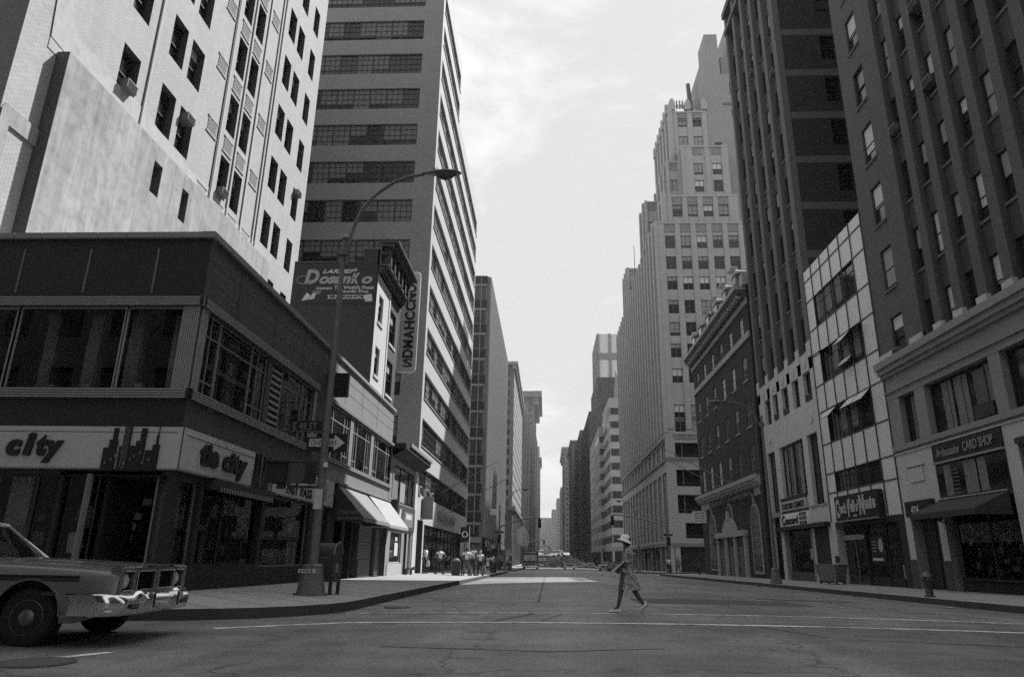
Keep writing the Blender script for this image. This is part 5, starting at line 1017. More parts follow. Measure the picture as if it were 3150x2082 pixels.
farblock('cornice_tower', 'corniced distant tower on the right edge of the sky gap', 560, 640, 84, 1, 'far_grey', 12, 20, Xf=14.3, corn=2.5, pil=.6)
farblock('office_block', 'slimmer distant block right of the sky gap', 700, 760, 68, 1, 'far_grey', 10, 18, Xf=13.6)
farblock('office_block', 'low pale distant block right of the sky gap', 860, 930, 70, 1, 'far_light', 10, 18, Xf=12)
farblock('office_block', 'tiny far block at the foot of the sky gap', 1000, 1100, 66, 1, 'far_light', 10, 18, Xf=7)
r = thing('end_block', 'hazy block closing the view at the end of the avenue', 'building', (-20, 1350, 11)); m = MB(); m.box(-10, 40, 0, 30, -5, 62, 'far_grey'); m.box(24, 50, -100, -70, -5, 48, 'far_grey'); m.build('wall', r)
gt = thing('glass_tower', 'pale tower with wide glass bays far behind the right row', 'building', (30.4, 400, 2)); Ng = FN(gt, 30.4, 400); Ag = FRt(gt, 440, 30.4)
for fr, w_ in ((Ng, 42), (Ag, 40)):
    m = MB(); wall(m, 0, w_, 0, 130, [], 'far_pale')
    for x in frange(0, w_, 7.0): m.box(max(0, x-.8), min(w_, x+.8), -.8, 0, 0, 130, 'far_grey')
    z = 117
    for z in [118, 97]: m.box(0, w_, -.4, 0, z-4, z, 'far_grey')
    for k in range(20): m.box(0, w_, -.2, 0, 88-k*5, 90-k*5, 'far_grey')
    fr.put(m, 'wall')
m = MB(); body(m, 0, 40, .05, 42, 0, 129.9, 'far_pale', 'lbt'); Ag.put(m, 'roof')
# ---------------------------------------------------------------- street furniture
SWZ = lambda Y: gz(Y)+.15
def grp(parent, mb, name, **k): return mb.build(name, parent, **k)
def street_lamp(x, y, arm, lab, h=9.1, r=.098, base='big', dirx=1):
    """arm: list of (dx, z) from the pole top to the lamp head"""
    z0 = SWZ(y); t = thing('street_lamp', lab, 'street lamp', (x, y, z0), group='street lamps on the kerbs')
    m = MB()
    if base == 'big':
        m.prism([(cos(pi/8+pi/4*i)*.40, sin(pi/8+pi/4*i)*.40) for i in range(8)], 'z', -.05, .05, 'metal_pole')
        m.loft([[(cos(pi/8+pi/4*i)*q, sin(pi/8+pi/4*i)*q, z) for i in range(8)] for q, z in ((.33, .05), (.32, .12), (.24, .62), (.25, .66), (.18, .7))], 'metal_pole', smooth=False)
    else: m.loft([[(cos(pi/8+pi/4*i)*q, sin(pi/8+pi/4*i)*q, z) for i in range(8)] for q, z in ((.3, -.05), (.29, .1), (.2, .75), (.15, .8))], 'metal_pole', smooth=False)
    grp(t, m, 'base'); m = MB(); m.tube([(0, 0, .6), (0, 0, 3), (0, 0, 6), (0, 0, h)], [r*1.15, r*1.0, r*.8, r*.58], 'metal_pole', 12); m.lathe([(.1, h), (.11, h+.05), (.06, h+.12), (0.01, h+.15)], 'lamp_metal', 10)
    m.box(-.12, .12, -.12, .12, h-.5, h-.3, 'metal_pole'); grp(t, m, 'pole')
    m = MB(); P = [(dirx*(.0+a), 0, b-z0) for a, b in arm]; m.tube(P[:-1]+[P[-1]], [.05]*(len(P)-1)+[.035], 'metal_pole', 8); grp(t, m, 'arm')
    ex, _, ez = P[-1]; d = dirx; m = MB()
    prof = [(-.08, .05, .05), (.1, .09, .07), (.35, .17, .11), (.6, .2, .13), (.85, .17, .10), (1.0, .08, .05), (1.03, .02, .02)]
    m.loft([[(ex+d*a, w*cos(2*pi*k/12), ez+hh*sin(2*pi*k/12)*(.75 if sin(2*pi*k/12) > 0 else .25)+.02) for k in range(12)] for a, w, hh in prof], 'lamp_metal'); m.lathe([(.05, ez+.1), (.05, ez+.18)], 'lamp_metal', 8, (ex+d*.25, 0)); grp(t, m, 'lamp_housing')
    m = MB(); m.loft([[(ex+d*(.28+.6*a), w*cos(2*pi*k/12), ez-hh*max(0, sin(2*pi*k/12))) for k in range(12)] for a, w, hh in ((0, .05, .02), (.2, .14, .12), (.5, .17, .19), (.8, .13, .12), (1, .03, .02))], 'lens_dark'); grp(t, m, 'lens')
    return t
LP = (-5.5, 17.0)
arm = [(-5.40, 8.55), (-5.40, 9.02), (-5.33, 9.5), (-5.25, 9.8), (-5.10, 10.18), (-4.85, 10.55), (-4.56, 10.82), (-4.24, 11.05), (-3.92, 11.18), (-3.62, 11.25), (-3.42, 11.28)]
l1 = street_lamp(LP[0], LP[1], [(a+5.5, b) for a, b in arm], 'tall street lamp with octagonal base on the left corner in front of the clothing store')
m = MB(); m.box(-.26, .04, -.262, -.255, .50, .585, 'paper'); m.box(.08, .15, -.265, -.258, .50, .6, 'paper'); grp(l1, m, 'sticker'); text(None, 'LIKE WORLD', 0, 0, .26, .05, 'sign_black', parent=l1, loc=(-.24, -.268, .52), depth=.004)
m = MB(); m.box(-.1, .1, -.135, -.12, 1.95, 2.42, 'paper'); grp(l1, m, 'poster_scrap')
m = MB(); m.lathe([(.06, 2.95), (.06, 3.06)], 'white_paint', 8, (.1, -.11)); grp(l1, m, 'reflector')
arm = [(11.95, 8.6), (11.75, 9.2), (11.3, 9.6), (10.6, 9.78), (10.25, 9.8)]
street_lamp(12.15, 39.6, [(-(a-12.15), b) for a, b in arm], 'dark street lamp on the right kerb in front of the bank', h=8.9, base='small', dirx=-1)
street_lamp(-4.6, 80.2, [(0, 5.9), (.25, 7.2), (.9, 8.2), (1.6, 8.5)], 'distant street lamp arching over the left kerb at the next corner', h=6.0, base='small')
street_lamp(12.3, 98, [(0, 5.9), (.25, 7.4), (.9, 8.4), (1.9, 8.7)], 'distant street lamp in front of the arcade of the stepped skyscraper', h=6.0, base='small', dirx=-1)
# signs and signal hung on the near lamp post
t = thing('one_way_sign', 'black one way arrow sign on the near left lamp post', 'road sign', (-5.52, 17.16, 3.56)); m = MB(); m.box(-.5, .5, 0, .01, 0, .46, 'sign_black'); m.build('panel', t)
m = MB(); m.prism([(-.44, .13), (.2, .13), (.2, .03), (.47, .23), (.2, .43), (.2, .33), (-.44, .33)], 'y', -.006, 0, 'pale_letter'); m.build('arrow', t); text(None, 'ONE  WAY', 0, 0, .68, .13, 'sign_black', parent=t, loc=(-.4, -.008, .165), depth=.004)
m = MB(); m.tube([(-.06, -.05, .05), (.06, -.05, .05)], .03, 'iron'); m.tube([(0, -.06, .02), (0, .02, .02)], .025, 'iron', 6); m.build('bracket', t)
t = thing('street_name_sign', 'dark street name sign reading E 49 above the one way sign', 'road sign', (-6.1, 17.1, 4.05)); m = MB(); m.box(-.36, .45, 0, .012, 0, .28, 'sign_black'); m.box(-.34, .43, -.004, 0, .01, .02, 'sign_grey'); m.build('panel', t); text(None, 'E 49 ST', 0, 0, .6, .18, 'sign_grey', parent=t, loc=(-.28, -.008, .05), depth=.004)
m = MB(); m.tube([(.4, .02, .14), (.56, -.05, .14)], .02, 'iron', 6); m.box(.1, .34, 0, .01, -.14, -.04, 'sign_grey'); m.build('bracket', t)
t = thing('traffic_signal', 'black hooded traffic signal fixed to the near left lamp post', 'traffic signal', (-6.2, 17.0, 2.72)); m = MB()
m.prism(rrect(-.62, -.12, .04, .55, .06), 'y', -.22, .2, 'signal_dark'); m.prism(rrect(-.13, .36, .06, .54, .05), 'y', -.14, .16, 'brown_panel'); m.box(.34, .5, -.2, .18, .04, .56, 'signal_dark'); m.build('housing', t)
m = MB(); m.box(-.66, -.1, -.3, -.2, .52, .56, 'signal_dark'); m.box(-.3, .5, -.16, .1, .55, .575, 'brown_panel'); m.build('visor', t)
m = MB(); m.tube([(-.1, 0, -.04), (.62, 0, -.04)], .03, 'iron', 6); m.tube([(.1, 0, -.04), (.1, 0, .06)], .03, 'iron', 6); m.tube([(.5, 0, .3), (.62, 0, .3)], .03, 'iron', 6); m.box(-.38, -.2, -.08, .08, -.09, .03, 'iron'); m.build('bracket', t)
def mast_signal(x, y, dx, z0, z1, lab, hang=True):
    t = thing('traffic_signal', lab, 'traffic signal', (x, y, SWZ(y))); b = SWZ(y); m = MB(); m.loft([[(cos(pi/4*i)*q, sin(pi/4*i)*q, z) for i in range(8)] for q, z in ((.32, -.05), (.3, .1), (.2, .8), (.12, .85))], 'metal_pole', smooth=False); m.tube([(0, 0, .8), (0, 0, z0-b+2.4)], [.11, .08], 'metal_pole', 8); m.build('pole', t)
    n = 8; P = [(dx*i/n, 0, z0-b+(z1-z0)*sin(pi/2*i/n)) for i in range(n+1)]; m = MB(); m.tube(P, .09, 'coping_stone', 6); m.tube([(0, 0, z0-b+1.6), (dx*.35, 0, z0-b+(z1-z0)*sin(pi/2*.35))], .02, 'metal_pole', 4); m.build('mast_arm', t)
    for k, xx in enumerate((dx,)):
        m = MB(); m.box(xx-.17, xx+.17, -.14, .12, z1-b-1.15, z1-b-.12, 'signal_dark'); 
        for q in range(3): m.tube([(xx, -.14, z1-b-.95+q*.33), (xx, -.36, z1-b-.97+q*.33)], .13, 'signal_dark', 10)
        m.tube([(xx, 0, z1-b-.1), (xx, 0, z1-b)], .03, 'iron'); m.build('signal_head', t)
    m = MB(); m.box(-.2, .2, -.14, .14, 2.9, 3.8, 'signal_dark'); m.box(-.5, .5, -.01, .01, 3.95, 4.15, 'sign_black'); m.build('corner_head', t)
    return t
mast_signal(-5.3, 80.4, 4.5, 4.35, 5.45, 'traffic signal on a long mast arm over the left kerb at the next corner')
mast_signal(13.4, 80.4, -6.1, 4.65, 5.85, 'traffic signal pole with mast arm on the right corner beyond the bank')
mast_signal(-5.2, 160, 4.6, 4.0, 5.0, 'tiny far traffic signal at the second corner on the left'); mast_signal(-4.6, 240, 5.4, 3.9, 5.0, 'faint traffic signal hanging over the avenue in the far distance')
# mailbox
t = thing('mailbox', 'dark rounded mailbox on legs beside the near left lamp post', 'mailbox', (-5.36, 17.6, SWZ(17.7)), rz=-.12); m = MB()
prof = [(-.27, 0), (.27, 0), (.27, .62)]+[(.27*cos(pi*i/10), .62+.27*sin(pi*i/10)) for i in range(1, 10)]+[(-.27, .62)]
m.prism([(a, b+.3) for a, b in prof], 'x', -.28, .28, 'mail_blue'); m.build('body', t); m = MB(); m.prism([(a*1.04, b*1.0+.305) for a, b in prof[2:]], 'x', .27, .30, 'mail_blue'); m.build('hood_rim', t); m = MB(); m.prism([(a*1.04, b+.305) for a, b in prof[2:]], 'x', -.30, -.27, 'mail_blue'); m.tube([(.29, .285*cos(pi*i/12), .925+.285*sin(pi*i/12)) for i in range(13)], .012, 'ribbed_metal', 5); m.build('hood_rim', t)
for a in (-.24, .24):
    for b in (-.23, .23): m = MB(); m.box(a-.035, a+.035, b-.035, b+.035, -.02, .31, 'mail_blue'); m.box(a-.06, a+.06, b-.05, b+.05, -.02, .01, 'mail_blue'); m.build('leg', t)
m = MB(); m.box(-.22, .0, -.276, -.27, .48, .72, 'sign_grey'); m.prism([(-.16, .55), (-.05, .55), (-.07, .63), (-.03, .68), (-.12, .67), (-.15, .62)], 'y', -.28, -.276, 'mail_blue'); m.build('emblem', t); m = MB(); m.box(.281, .286, -.12, .06, .5, .72, 'sign_grey'); m.build('notice_plate', t)
text(None, 'U.S. MAIL', 0, 0, .3, .05, 'dim_letter', parent=t, loc=(-.12, -.276, .82), depth=.004)
# hydrants
def hydrant(x, y, lab, s=1.0, grpn=None, mm='iron'):
    t = thing('fire_hydrant', lab, 'fire hydrant', (x, y, SWZ(y)), group=grpn); m = MB(); m.lathe([(.16*s, 0), (.16*s, .04*s), (.115*s, .05*s), (.105*s, .45*s), (.135*s, .47*s), (.135*s, .5*s), (.115*s, .52*s), (.115*s, .6*s)], mm, 14); m.build('barrel', t)
    m = MB(); m.lathe([(.15*s, .6*s), (.15*s, .63*s), (.13*s, .66*s), (.1*s, .73*s), (.03*s, .76*s), (.03*s, .8*s)], 'metal_pole', 14); m.build('bonnet', t)
    for a in (0, pi, -pi/2): m = MB(); d = Vector((cos(a), sin(a), 0))*s; m.tube([d*.08+Vector((0, 0, .52*s)), d*.19+Vector((0, 0, .52*s)), d*.2+Vector((0, 0, .52*s))], [.055*s, .055*s, .035*s], mm, 8); m.build('outlet', t)
hydrant(12.2, 24.2, 'black fire hydrant on the right kerb in front of number 424')
for i, (x, y) in enumerate(((-8.25, 42.6), (-8.05, 43.2))): 
    t = thing('standpipe', ('first', 'second')[i]+' of two short black standpipes against the narrow shop front, '+('nearer' if i == 0 else 'farther')+' one', 'standpipe', (x, y, gz(y)+.19), group='standpipes'); m = MB(); m.tube([(0, 0, 0), (0, 0, .3), (.12, -.03, .36)], .07, 'iron', 8); m.build('pipe', t); m = MB(); m.tube([(.1, -.03, .35), (.2, -.05, .38)], .1, 'iron', 8); m.build('cap', t)
# canvas cart
t = thing('canvas_cart', 'grey canvas laundry cart on casters before the coffee shop', 'cart', (15.0, 39.4, SWZ(39)+.04), rz=radians(-60)); m = MB()
def ring(w, d, z): return [(-w+.02*sin(7*z), -d, z), (-w*.3, -d-.02, z-.01), (w*.3, -d-.01, z), (w, -d, z), (w, d, z), (-w, d, z)]
m.loft([ring(.52, .34, .16), ring(.58, .38, .45), ring(.63, .42, .72), ring(.66, .45, .95), ring(.62, .41, .94), ring(.5, .33, .3)], 'canvas', smooth=False); m.build('bag', t); m = MB(); m.tube([(-.67, -.46, .96), (.67, -.46, .96), (.67, .46, .96), (-.67, .46, .96), (-.67, -.46, .96)], .025, 'metal_pole', 6); m.box(-.55, .55, -.36, .36, .1, .16, 'iron')
for k in range(5): x = -.5+k*.25; m.tube([(x, -.37, .2), (x*1.12, -.47, .95)], .012, 'concrete', 4)
m.build('frame', t)
for a in (-.48, .48):
    for b in (-.3, .3): m = MB(); m.tube([(a, b-.02, .05), (a, b+.02, .05)], .06, 'tyre', 10); m.box(a-.02, a+.02, b-.03, b+.03, .05, .12, 'iron'); m.build('wheel', t)
# bus stop sign, bins
t = thing('bus_stop_sign', 'tall bus stop sign panel with round emblem beside the waiting group', 'sign', (-5.25, 46.2, SWZ(46))); m = MB(); m.tube([(0, 0, 0), (0, 0, 3.0)], .05, 'iron', 8); m.build('pole', t); m = MB(); m.box(-.28, .28, -.03, .03, 2.05, 2.95, 'sign_black'); m.tube([(0, -.04, 2.5), (0, -.03, 2.5)], .2, 'white_paint', 16); m.tube([(0, -.05, 2.5), (0, -.04, 2.5)], .13, 'sign_black', 16); m.box(-.28, .28, -.03, .03, 1.15, 2.0, 'dim_letter'); m.box(-.1, .15, -.04, -.03, 1.3, 1.8, 'sign_grey'); m.box(.28, .31, -.03, .03, 1.1, 3.0, 'white_paint'); m.build('panel', t)
def bin_(x, y, lab, mm='iron'): 
    t = thing('litter_bin', lab, 'litter bin', (x, y, SWZ(y))); m = MB(); m.lathe([(.24, 0), (.3, .85), (.27, .85), (.22, .1)], mm, 14)
    for k in range(14): a = 2*pi*k/14; m.tube([(.245*cos(a), .245*sin(a), 0), (.31*cos(a), .31*sin(a), .86)], .012, 'metal_pole', 4)
    m.build('basket', t); m = MB(); m.lathe([(.31, .82), (.32, .85), (.31, .88)], 'metal_pole', 14); m.lathe([(.2, .8), (.22, .95), (.1, 1.02)], 'litter_mix', 8); m.build('rim', t)
mat('litter_mix', .3, .9, .5, 12)
bin_(-4.5, 61.5, 'overfull wire litter bin on the left kerb beyond the waiting group'); bin_(-5.6, 45.0, 'dark litter bin beside the bus stop sign'); bin_(-4.7, 88+5, 'wire litter bin at the foot of the far left corner')
# ---------------------------------------------------------------- people
def skin(name, V, E, Rr, m, parent, loc=(0, 0, 0), sub=1, root=0, **tags):
    me = bpy.data.meshes.new(name); me.from_pydata(V, E, []); o = bpy.data.objects.new(name, me); C.objects.link(o)
    md = o.modifiers.new('Skin', 'SKIN'); md.use_smooth_shade = True; sv = me.skin_vertices[0].data
    for i, r in enumerate(Rr): sv[i].radius = (r, r) if not isinstance(r, tuple) else r; sv[i].use_root = (i == root)
    s = o.modifiers.new('Sub', 'SUBSURF'); s.levels = sub; s.render_levels = sub
    dg = bpy.context.evaluated_depsgraph_get(); dg.update(); n = bpy.data.meshes.new_from_object(o.evaluated_get(dg)); C.objects.unlink(o); bpy.data.objects.remove(o)
    n.materials.clear(); n.materials.append(MATS[m]); n.polygons.foreach_set('material_index', [0]*len(n.polygons)); n.polygons.foreach_set('use_smooth', [True]*len(n.polygons))
    return link(bpy.data.objects.new(name, n), parent, loc, 0, **tags)
def person(x, y, rz, lab, top='shirt_white', bot='trousers_dark', h=1.75, stance=.1, arms='down', step=0, hair='hair', bag=False, grp_=None, z=None, skirt=False, sub=1):
    s = h/1.75; t = thing('person', lab, 'person', (x, y, SWZ(y)+.01 if z is None else z), rz, group=grp_)      # faces +x
    hx = .09
    A = {'down': [(.02, .2, 1.42), (.0, .25, 1.14), (.06, .26, .88), (.07, .26, .78)], 'hips': [(.02, .2, 1.42), (-.08, .42, 1.2), (.08, .19, 1.03), (.1, .15, 1.0)], 'fwd': [(.02, .2, 1.42), (.0, .26, 1.14), (.24, .2, 1.06), (.32, .17, 1.06)], 'up': [(.02, .2, 1.42), (.1, .34, 1.36), (.05, .16, 1.56), (.03, .1, 1.6)]}[arms]
    V = [(0, 0, .95), (0, 0, 1.12), (-.01, 0, 1.32), (-.01, 0, 1.45), (.01, 0, 1.53), (.03, 0, 1.62), (.035, 0, 1.69)]; E = [(0, 1), (1, 2), (2, 3), (3, 4), (4, 5), (5, 6)]; R_ = [.13, .12, .14, .09, .055, .085, .07]
    for sd in (1, -1):
        b = len(V); k = step*sd
        V += [(0, sd*.1, .9), (k*.45+.02, sd*(.1+stance*.5), .5), (k-.03*(1-abs(k)), sd*(.1+stance), .09), (k+.13, sd*(.11+stance), .035)]; E += [(0, b), (b, b+1), (b+1, b+2), (b+2, b+3)]; R_ += [.1, .062, .042, .035]
        b = len(V); V += [(a[0], a[1]*sd, a[2]) for a in A]; E += [(3, b), (b, b+1), (b+1, b+2), (b+2, b+3)]; R_ += [.06, .046, .035, .03]
        for q in range(4): V.append((A[3][0]+.015*(q-1.5), A[3][1]*sd, A[3][2]-.075+.008*abs(q-1.5))); E.append((b+3, len(V)-1)); R_.append(.009)
        V.append((A[3][0]+.05, A[3][1]*sd, A[3][2]-.03)); E.append((b+3, len(V)-1)); R_.append(.01)
    V = [(a*s, b_*s, c*s) for a, b_, c in V]; R2 = [r*s for r in R_]; skin('body', V, E, R2, 'skin', t, sub=sub)
    n = 17
    SV = [V[0], V[1], V[2], V[3]]; SE = [(0, 1), (1, 2), (2, 3)]; SR = [.15, .145, .165, .1]
    for b in (11, 24): k = len(SV); mid = tuple((p+q)/2 for p, q in zip(V[b], V[b+1])); SV += [V[b], mid]; SE += [(3, k), (k, k+1)]; SR += [.085, .07]
    SV[0] = (SV[0][0], SV[0][1], SV[0][2]+.03*s)
    skin('shirt', SV, SE, [r*s for r in SR], top, t, sub=sub)
    if skirt:
        m = MB(); m.loft([[((q*cos(2*pi*k/14)), q*.9*sin(2*pi*k/14), z_*s) for k in range(14)] for q, z_ in ((.13, 1.02), (.17, .9), (.2, .7), (.23, .5))], bot); m.build('skirt', t)
    else:
        TV = [(0, 0, .97*s)]; TE = []; TR = [.15]
        for b in (7, 20): k = len(TV); TV += [V[b], V[b+1], (V[b+2][0], V[b+2][1], V[b+2][2]+.02)]; TE += [(0, k), (k, k+1), (k+1, k+2)]; TR += [.115, .085, .068]
        skin('trousers', TV, TE, [r*s for r in TR], bot, t, sub=sub)
    m = MB(); m.loft([[(.02*s+q*cos(2*pi*k/10)*1.1-.012, q*sin(2*pi*k/10), z_*s) for k in range(10)] for q, z_ in ((.075*s, 1.62 if hair == 'hair' else 1.54), (.098*s, 1.67), (.09*s, 1.73), (.05*s, 1.775), (.01, 1.785))], hair); m.build('hair', t)
    m = MB()
    for b in (9, 22): p = V[b+0] if False else V[b]; m.prism([(p[0]-.06, 0), (p[0]+.2, 0), (p[0]+.19, .05), (p[0]+.05, .09), (p[0]-.06, .09)], 'y', p[1]-.045, p[1]+.045, 'frame_dark')
    m.build('shoes', t)
    m = MB(); m.prism([(.10*s, 1.6*s), (.135*s, 1.605*s), (.1*s, 1.65*s)], 'y', -.012, .012, 'skin'); m.build('nose', t)
    return t
p1 = person(-8.15, 48.6, -.4, 'standing man in white shirt and dark trousers by the shop doorway with a bag', h=1.78, arms='down')
b = thing('shopping_bag', 'pale bag held by the standing man near the doorway', 'bag', (-7.9, 48.3, gz(48)+.62)); m = MB(); m.loft([[(w*cos(2*pi*k/10), .07*sin(2*pi*k/10), z) for k in range(10)] for w, z in ((.1, 0), (.13, .05), (.12, .3), (.05, .42))], 'paper'); m.build('sack', b)
person(-7.0, 47.6, 2.2, 'man in white shirt with hands on hips on the sunny pavement', h=1.68, arms='hips', step=.18)
person(-4.95, 45.0, 1.8, 'man in white shirt with his back turned, hands on hips, legs apart', bot='trousers_grey', h=1.62, arms='hips', stance=.22)
person(-4.72, 46.0, 1.2, 'taller person in pale top half hidden behind the man with hands on hips', h=1.74, arms='up')
person(-4.22, 46.4, 1.9, 'fair-haired woman in white top and dark trousers at the kerb', h=1.5, hair='hair_fair', arms='down')
b = thing('shopping_bag', 'light bag standing at the feet of the fair-haired woman', 'bag', (-3.98, 46.0, SWZ(46)+.12)); m = MB(); m.loft([[(w*cos(2*pi*k/10), .1*sin(2*pi*k/10), z) for k in range(10)] for w, z in ((.13, 0), (.17, .06), (.15, .32), (.06, .5))], 'canvas'); m.build('sack', b)
rp = random.Random(2)
person(-6.2, 76.5, 1.6, 'small woman in a pale dress crossing by the next corner', h=1.5, bot='shirt_white', skirt=True, step=.15)
for i, (x, y, tp, lb) in enumerate([(-5.1, 78.2, 'shirt_grey', 'dark figure walking near the kerb at the next corner'), (-6.9, 94, 'shirt_white', 'pale shirted pedestrian by the far shop entrance'), (-5.2, 93, 'shirt_white', 'pedestrian in white striding along the far left pavement'), (-5.9, 97, 'shirt_grey', 'grey shirted pedestrian among the distant crowd'), (-7.6, 99, 'shirt_white', 'distant pedestrian close to the shop windows'), (-5.0, 101, 'trousers_dark', 'dark clothed pedestrian near the far kerb'), (-6.5, 103, 'shirt_white', 'distant walker in white before the ribbed block'), (-7.4, 106, 'shirt_grey', 'distant walker in grey before the ribbed block'), (-5.4, 108, 'shirt_white', 'small white shirted figure near the buses'), (-6.3, 112, 'shirt_grey', 'small grey figure left of the first bus')]):
    person(x, y, rp.uniform(0, 6), lb, top=tp, h=rp.uniform(1.6, 1.8), step=rp.uniform(-.15, .2), sub=0, grp_='pedestrians beyond the side street')
person(13.0, 78.6, 1.7, 'person in white top and dark trousers waiting at the right corner', h=1.66, bot='trousers_dark'); person(14.1, 79.2, -1.6, 'person in pale clothes beside the right corner signal pole', top='shirt_grey', bot='trousers_grey', h=1.66); person(15.2, 74.0, 0, 'dark seated-looking figure by the bank wall', top='trousers_dark', h=1.2)
# the woman crossing
W = thing('person', 'woman in patterned dress and pale cloche hat striding across the avenue with papers', 'person', (1.62, 14.78, zr(1.7, 14.78)), rz=pi); W.scale = (.94,)*3
V = [(0, 0, .82), (0, 0, .98), (-.01, 0, 1.16), (-.01, 0, 1.27), (.015, 0, 1.34), (.04, 0, 1.42), (.045, 0, 1.49)]; E = [(0, 1), (1, 2), (2, 3), (3, 4), (4, 5), (5, 6)]; R_ = [.12, .105, .12, .07, .045, .075, .062]
def chain(pts, rs, a):
    for p, r in zip(pts, rs): V.append(p); R_.append(r); E.append((a, len(V)-1)); a = len(V)-1
    return a
chain([(.05, .08, .78), (.165, .085, .41), (.17, .085, .36), (.235, .09, .1), (.34, .09, .035)], [.09, .058, .052, .036, .028], 0)
chain([(-.04, -.08, .78), (-.15, -.08, .40), (-.2, -.08, .34), (-.335, -.085, .14), (-.26, -.085, .035)], [.09, .058, .05, .036, .026], 0)
def hand(a, px, py, pz, dx, dy, dz, sd):
    P = Vector((px, py, pz)); D = Vector((dx, dy, dz)).normalized(); S_ = Vector((0, 0, 1)).cross(D).normalized()*.018; U = D.cross(S_).normalized()
    for q, l_ in enumerate((.055, .066, .062, .05)):
        o = S_*(q-1.5); k = chain([tuple(P+o), tuple(P+o+D*l_*.5), tuple(P+o+D*l_*.85-Vector((0, 0, .012)))], [.0095, .0085, .0075], a)
    chain([tuple(P-S_*2-D*.03), tuple(P-S_*2.6+D*.01)], [.010, .009], a)
e = chain([(0, .16, 1.24), (-.04, .21, 1.02), (.14, .14, .985), (.2, .11, .985)], [.05, .043, .03, .028], 3); hand(e, .235, .095, .985, 1, -.2, -.1, 1)
e = chain([(0, -.16, 1.24), (-.03, -.2, 1.02), (.13, -.1, .93), (.18, -.06, .92)], [.05, .043, .03, .028], 3); hand(e, .21, -.04, .92, 1, .3, -.1, -1)
skin('body', V, E, R_, 'skin_dark', W, sub=2)
def ell(cx, rx, ry, z, n=28, wob=0, ph=0): return [(cx+rx*cos(2*pi*k/n)*(1+wob*sin(5*2*pi*k/n+ph)), ry*sin(2*pi*k/n)*(1+wob*sin(5*2*pi*k/n+ph)), z+wob*.15*sin(3*2*pi*k/n)) for k in range(n)]
m = MB(); m.loft([ell(-.005, .055, .06, 1.30), ell(-.01, .085, .13, 1.275), ell(-.01, .105, .17, 1.23), ell(-.01, .118, .165, 1.12), ell(-.0, .118, .15, .98), ell(-.005, .135, .165, .86, wob=.02), ell(-.01, .17, .185, .7, wob=.04, ph=1), ell(-.015, .205, .2, .55, wob=.06, ph=1.3), ell(-.02, .23, .21, .45, wob=.07, ph=1.5)], 'dress_print', caps=False)
m.loft([ell(-.02, .222, .2, .452, wob=.07, ph=1.5), ell(-.01, .15, .165, .7)], 'dress_print', caps=False); m.tube([(-.17, -.05, .7), (-.22, -.06, .56), (-.25, -.05, .44)], [.02, .04, .05], 'dress_print', 8); m.build('dress', W)
for sd in (1, -1):
    m = MB(); m.tube([(0, sd*.13, 1.265), (-.005, sd*.175, 1.22), (-.03, sd*.205, 1.1), (-.035, sd*.215, 1.02), (.03, sd*(.19 if sd > 0 else .17), 1.0 if sd > 0 else .98)], [.055, .068, .066, .066, .058], 'dress_print', 12); m.build('sleeve', W)
m = MB()
def hatring(q, z, tilt, cx=.03): return [(cx+q*1.08*cos(2*pi*k/24), q*sin(2*pi*k/24), z+tilt*cos(2*pi*k/24)+.004*sin(5*k)) for k in range(24)]
m.loft([hatring(.005, 1.575, 0), hatring(.06, 1.565, .004), hatring(.09, 1.53, .01), hatring(.1, 1.475, .02), hatring(.105, 1.455, .025), hatring(.135, 1.435, .05, .035), hatring(.15, 1.42, .06, .04), hatring(.148, 1.412, .06, .04), hatring(.1, 1.44, .025)], 'hat_straw', caps=False); m.build('hat', W)
m = MB(); m.loft([[(-.005+q*cos(2*pi*k/12), q*sin(2*pi*k/12), z) for k in range(12)] for q, z in ((.05, 1.34), (.078, 1.38), (.088, 1.44), (.085, 1.5))], 'hair'); m.build('hair', W)
m = MB(); m.prism([(.1, 1.395), (.132, 1.40), (.108, 1.44)], 'y', -.01, .01, 'skin_dark'); m.build('nose', W); m = MB()
for sd in (1, -1): m.lathe([(.001, 1.425), (.009, 1.43), (.001, 1.437)], 'frame_dark', 6, (.104, sd*.03))
m.build('eyes', W); m = MB(); m.box(.100, .109, -.018, .018, 1.372, 1.377, 'frame_dark'); m.build('mouth', W)
def shoe(x, y, z, a, s=1):
    m = MB(); P = [(-.07, 0), (.02, -.0), (.16, 0), (.17, .02), (.12, .045), (.04, .05), (-.0, .055), (-.06, .085), (-.08, .07)]
    P = [(x+(p*cos(a)-q*sin(a))*s, z+(p*sin(a)+q*cos(a))*s) for p, q in P]; m.prism(P, 'y', y-.038, y+.038, 'shoe_white', smooth=False); m.prism([(x+(p*cos(a)-q*sin(a))*s, z+(p*sin(a)+q*cos(a))*s) for p, q in ((-.075, -.02), (.165, -.008), (.165, 0), (-.075, 0))], 'y', y-.036, y+.036, 'frame_dark'); m.build('shoe', W)
shoe(.25, .09, .012, 0); shoe(-.36, -.085, .125, -.72)
pp = thing('folded_newspaper', 'folded pale newspaper carried in front of the crossing woman', 'newspaper', (1.62-.19, 14.78-.08, zr(1.7, 14.78)+.875)); m = MB()
m.prism([(-.14, -.11), (.11, .10), (.12, .075), (-.12, -.135)], 'y', -.1, .12, 'paper'); m.build('pages', pp); 
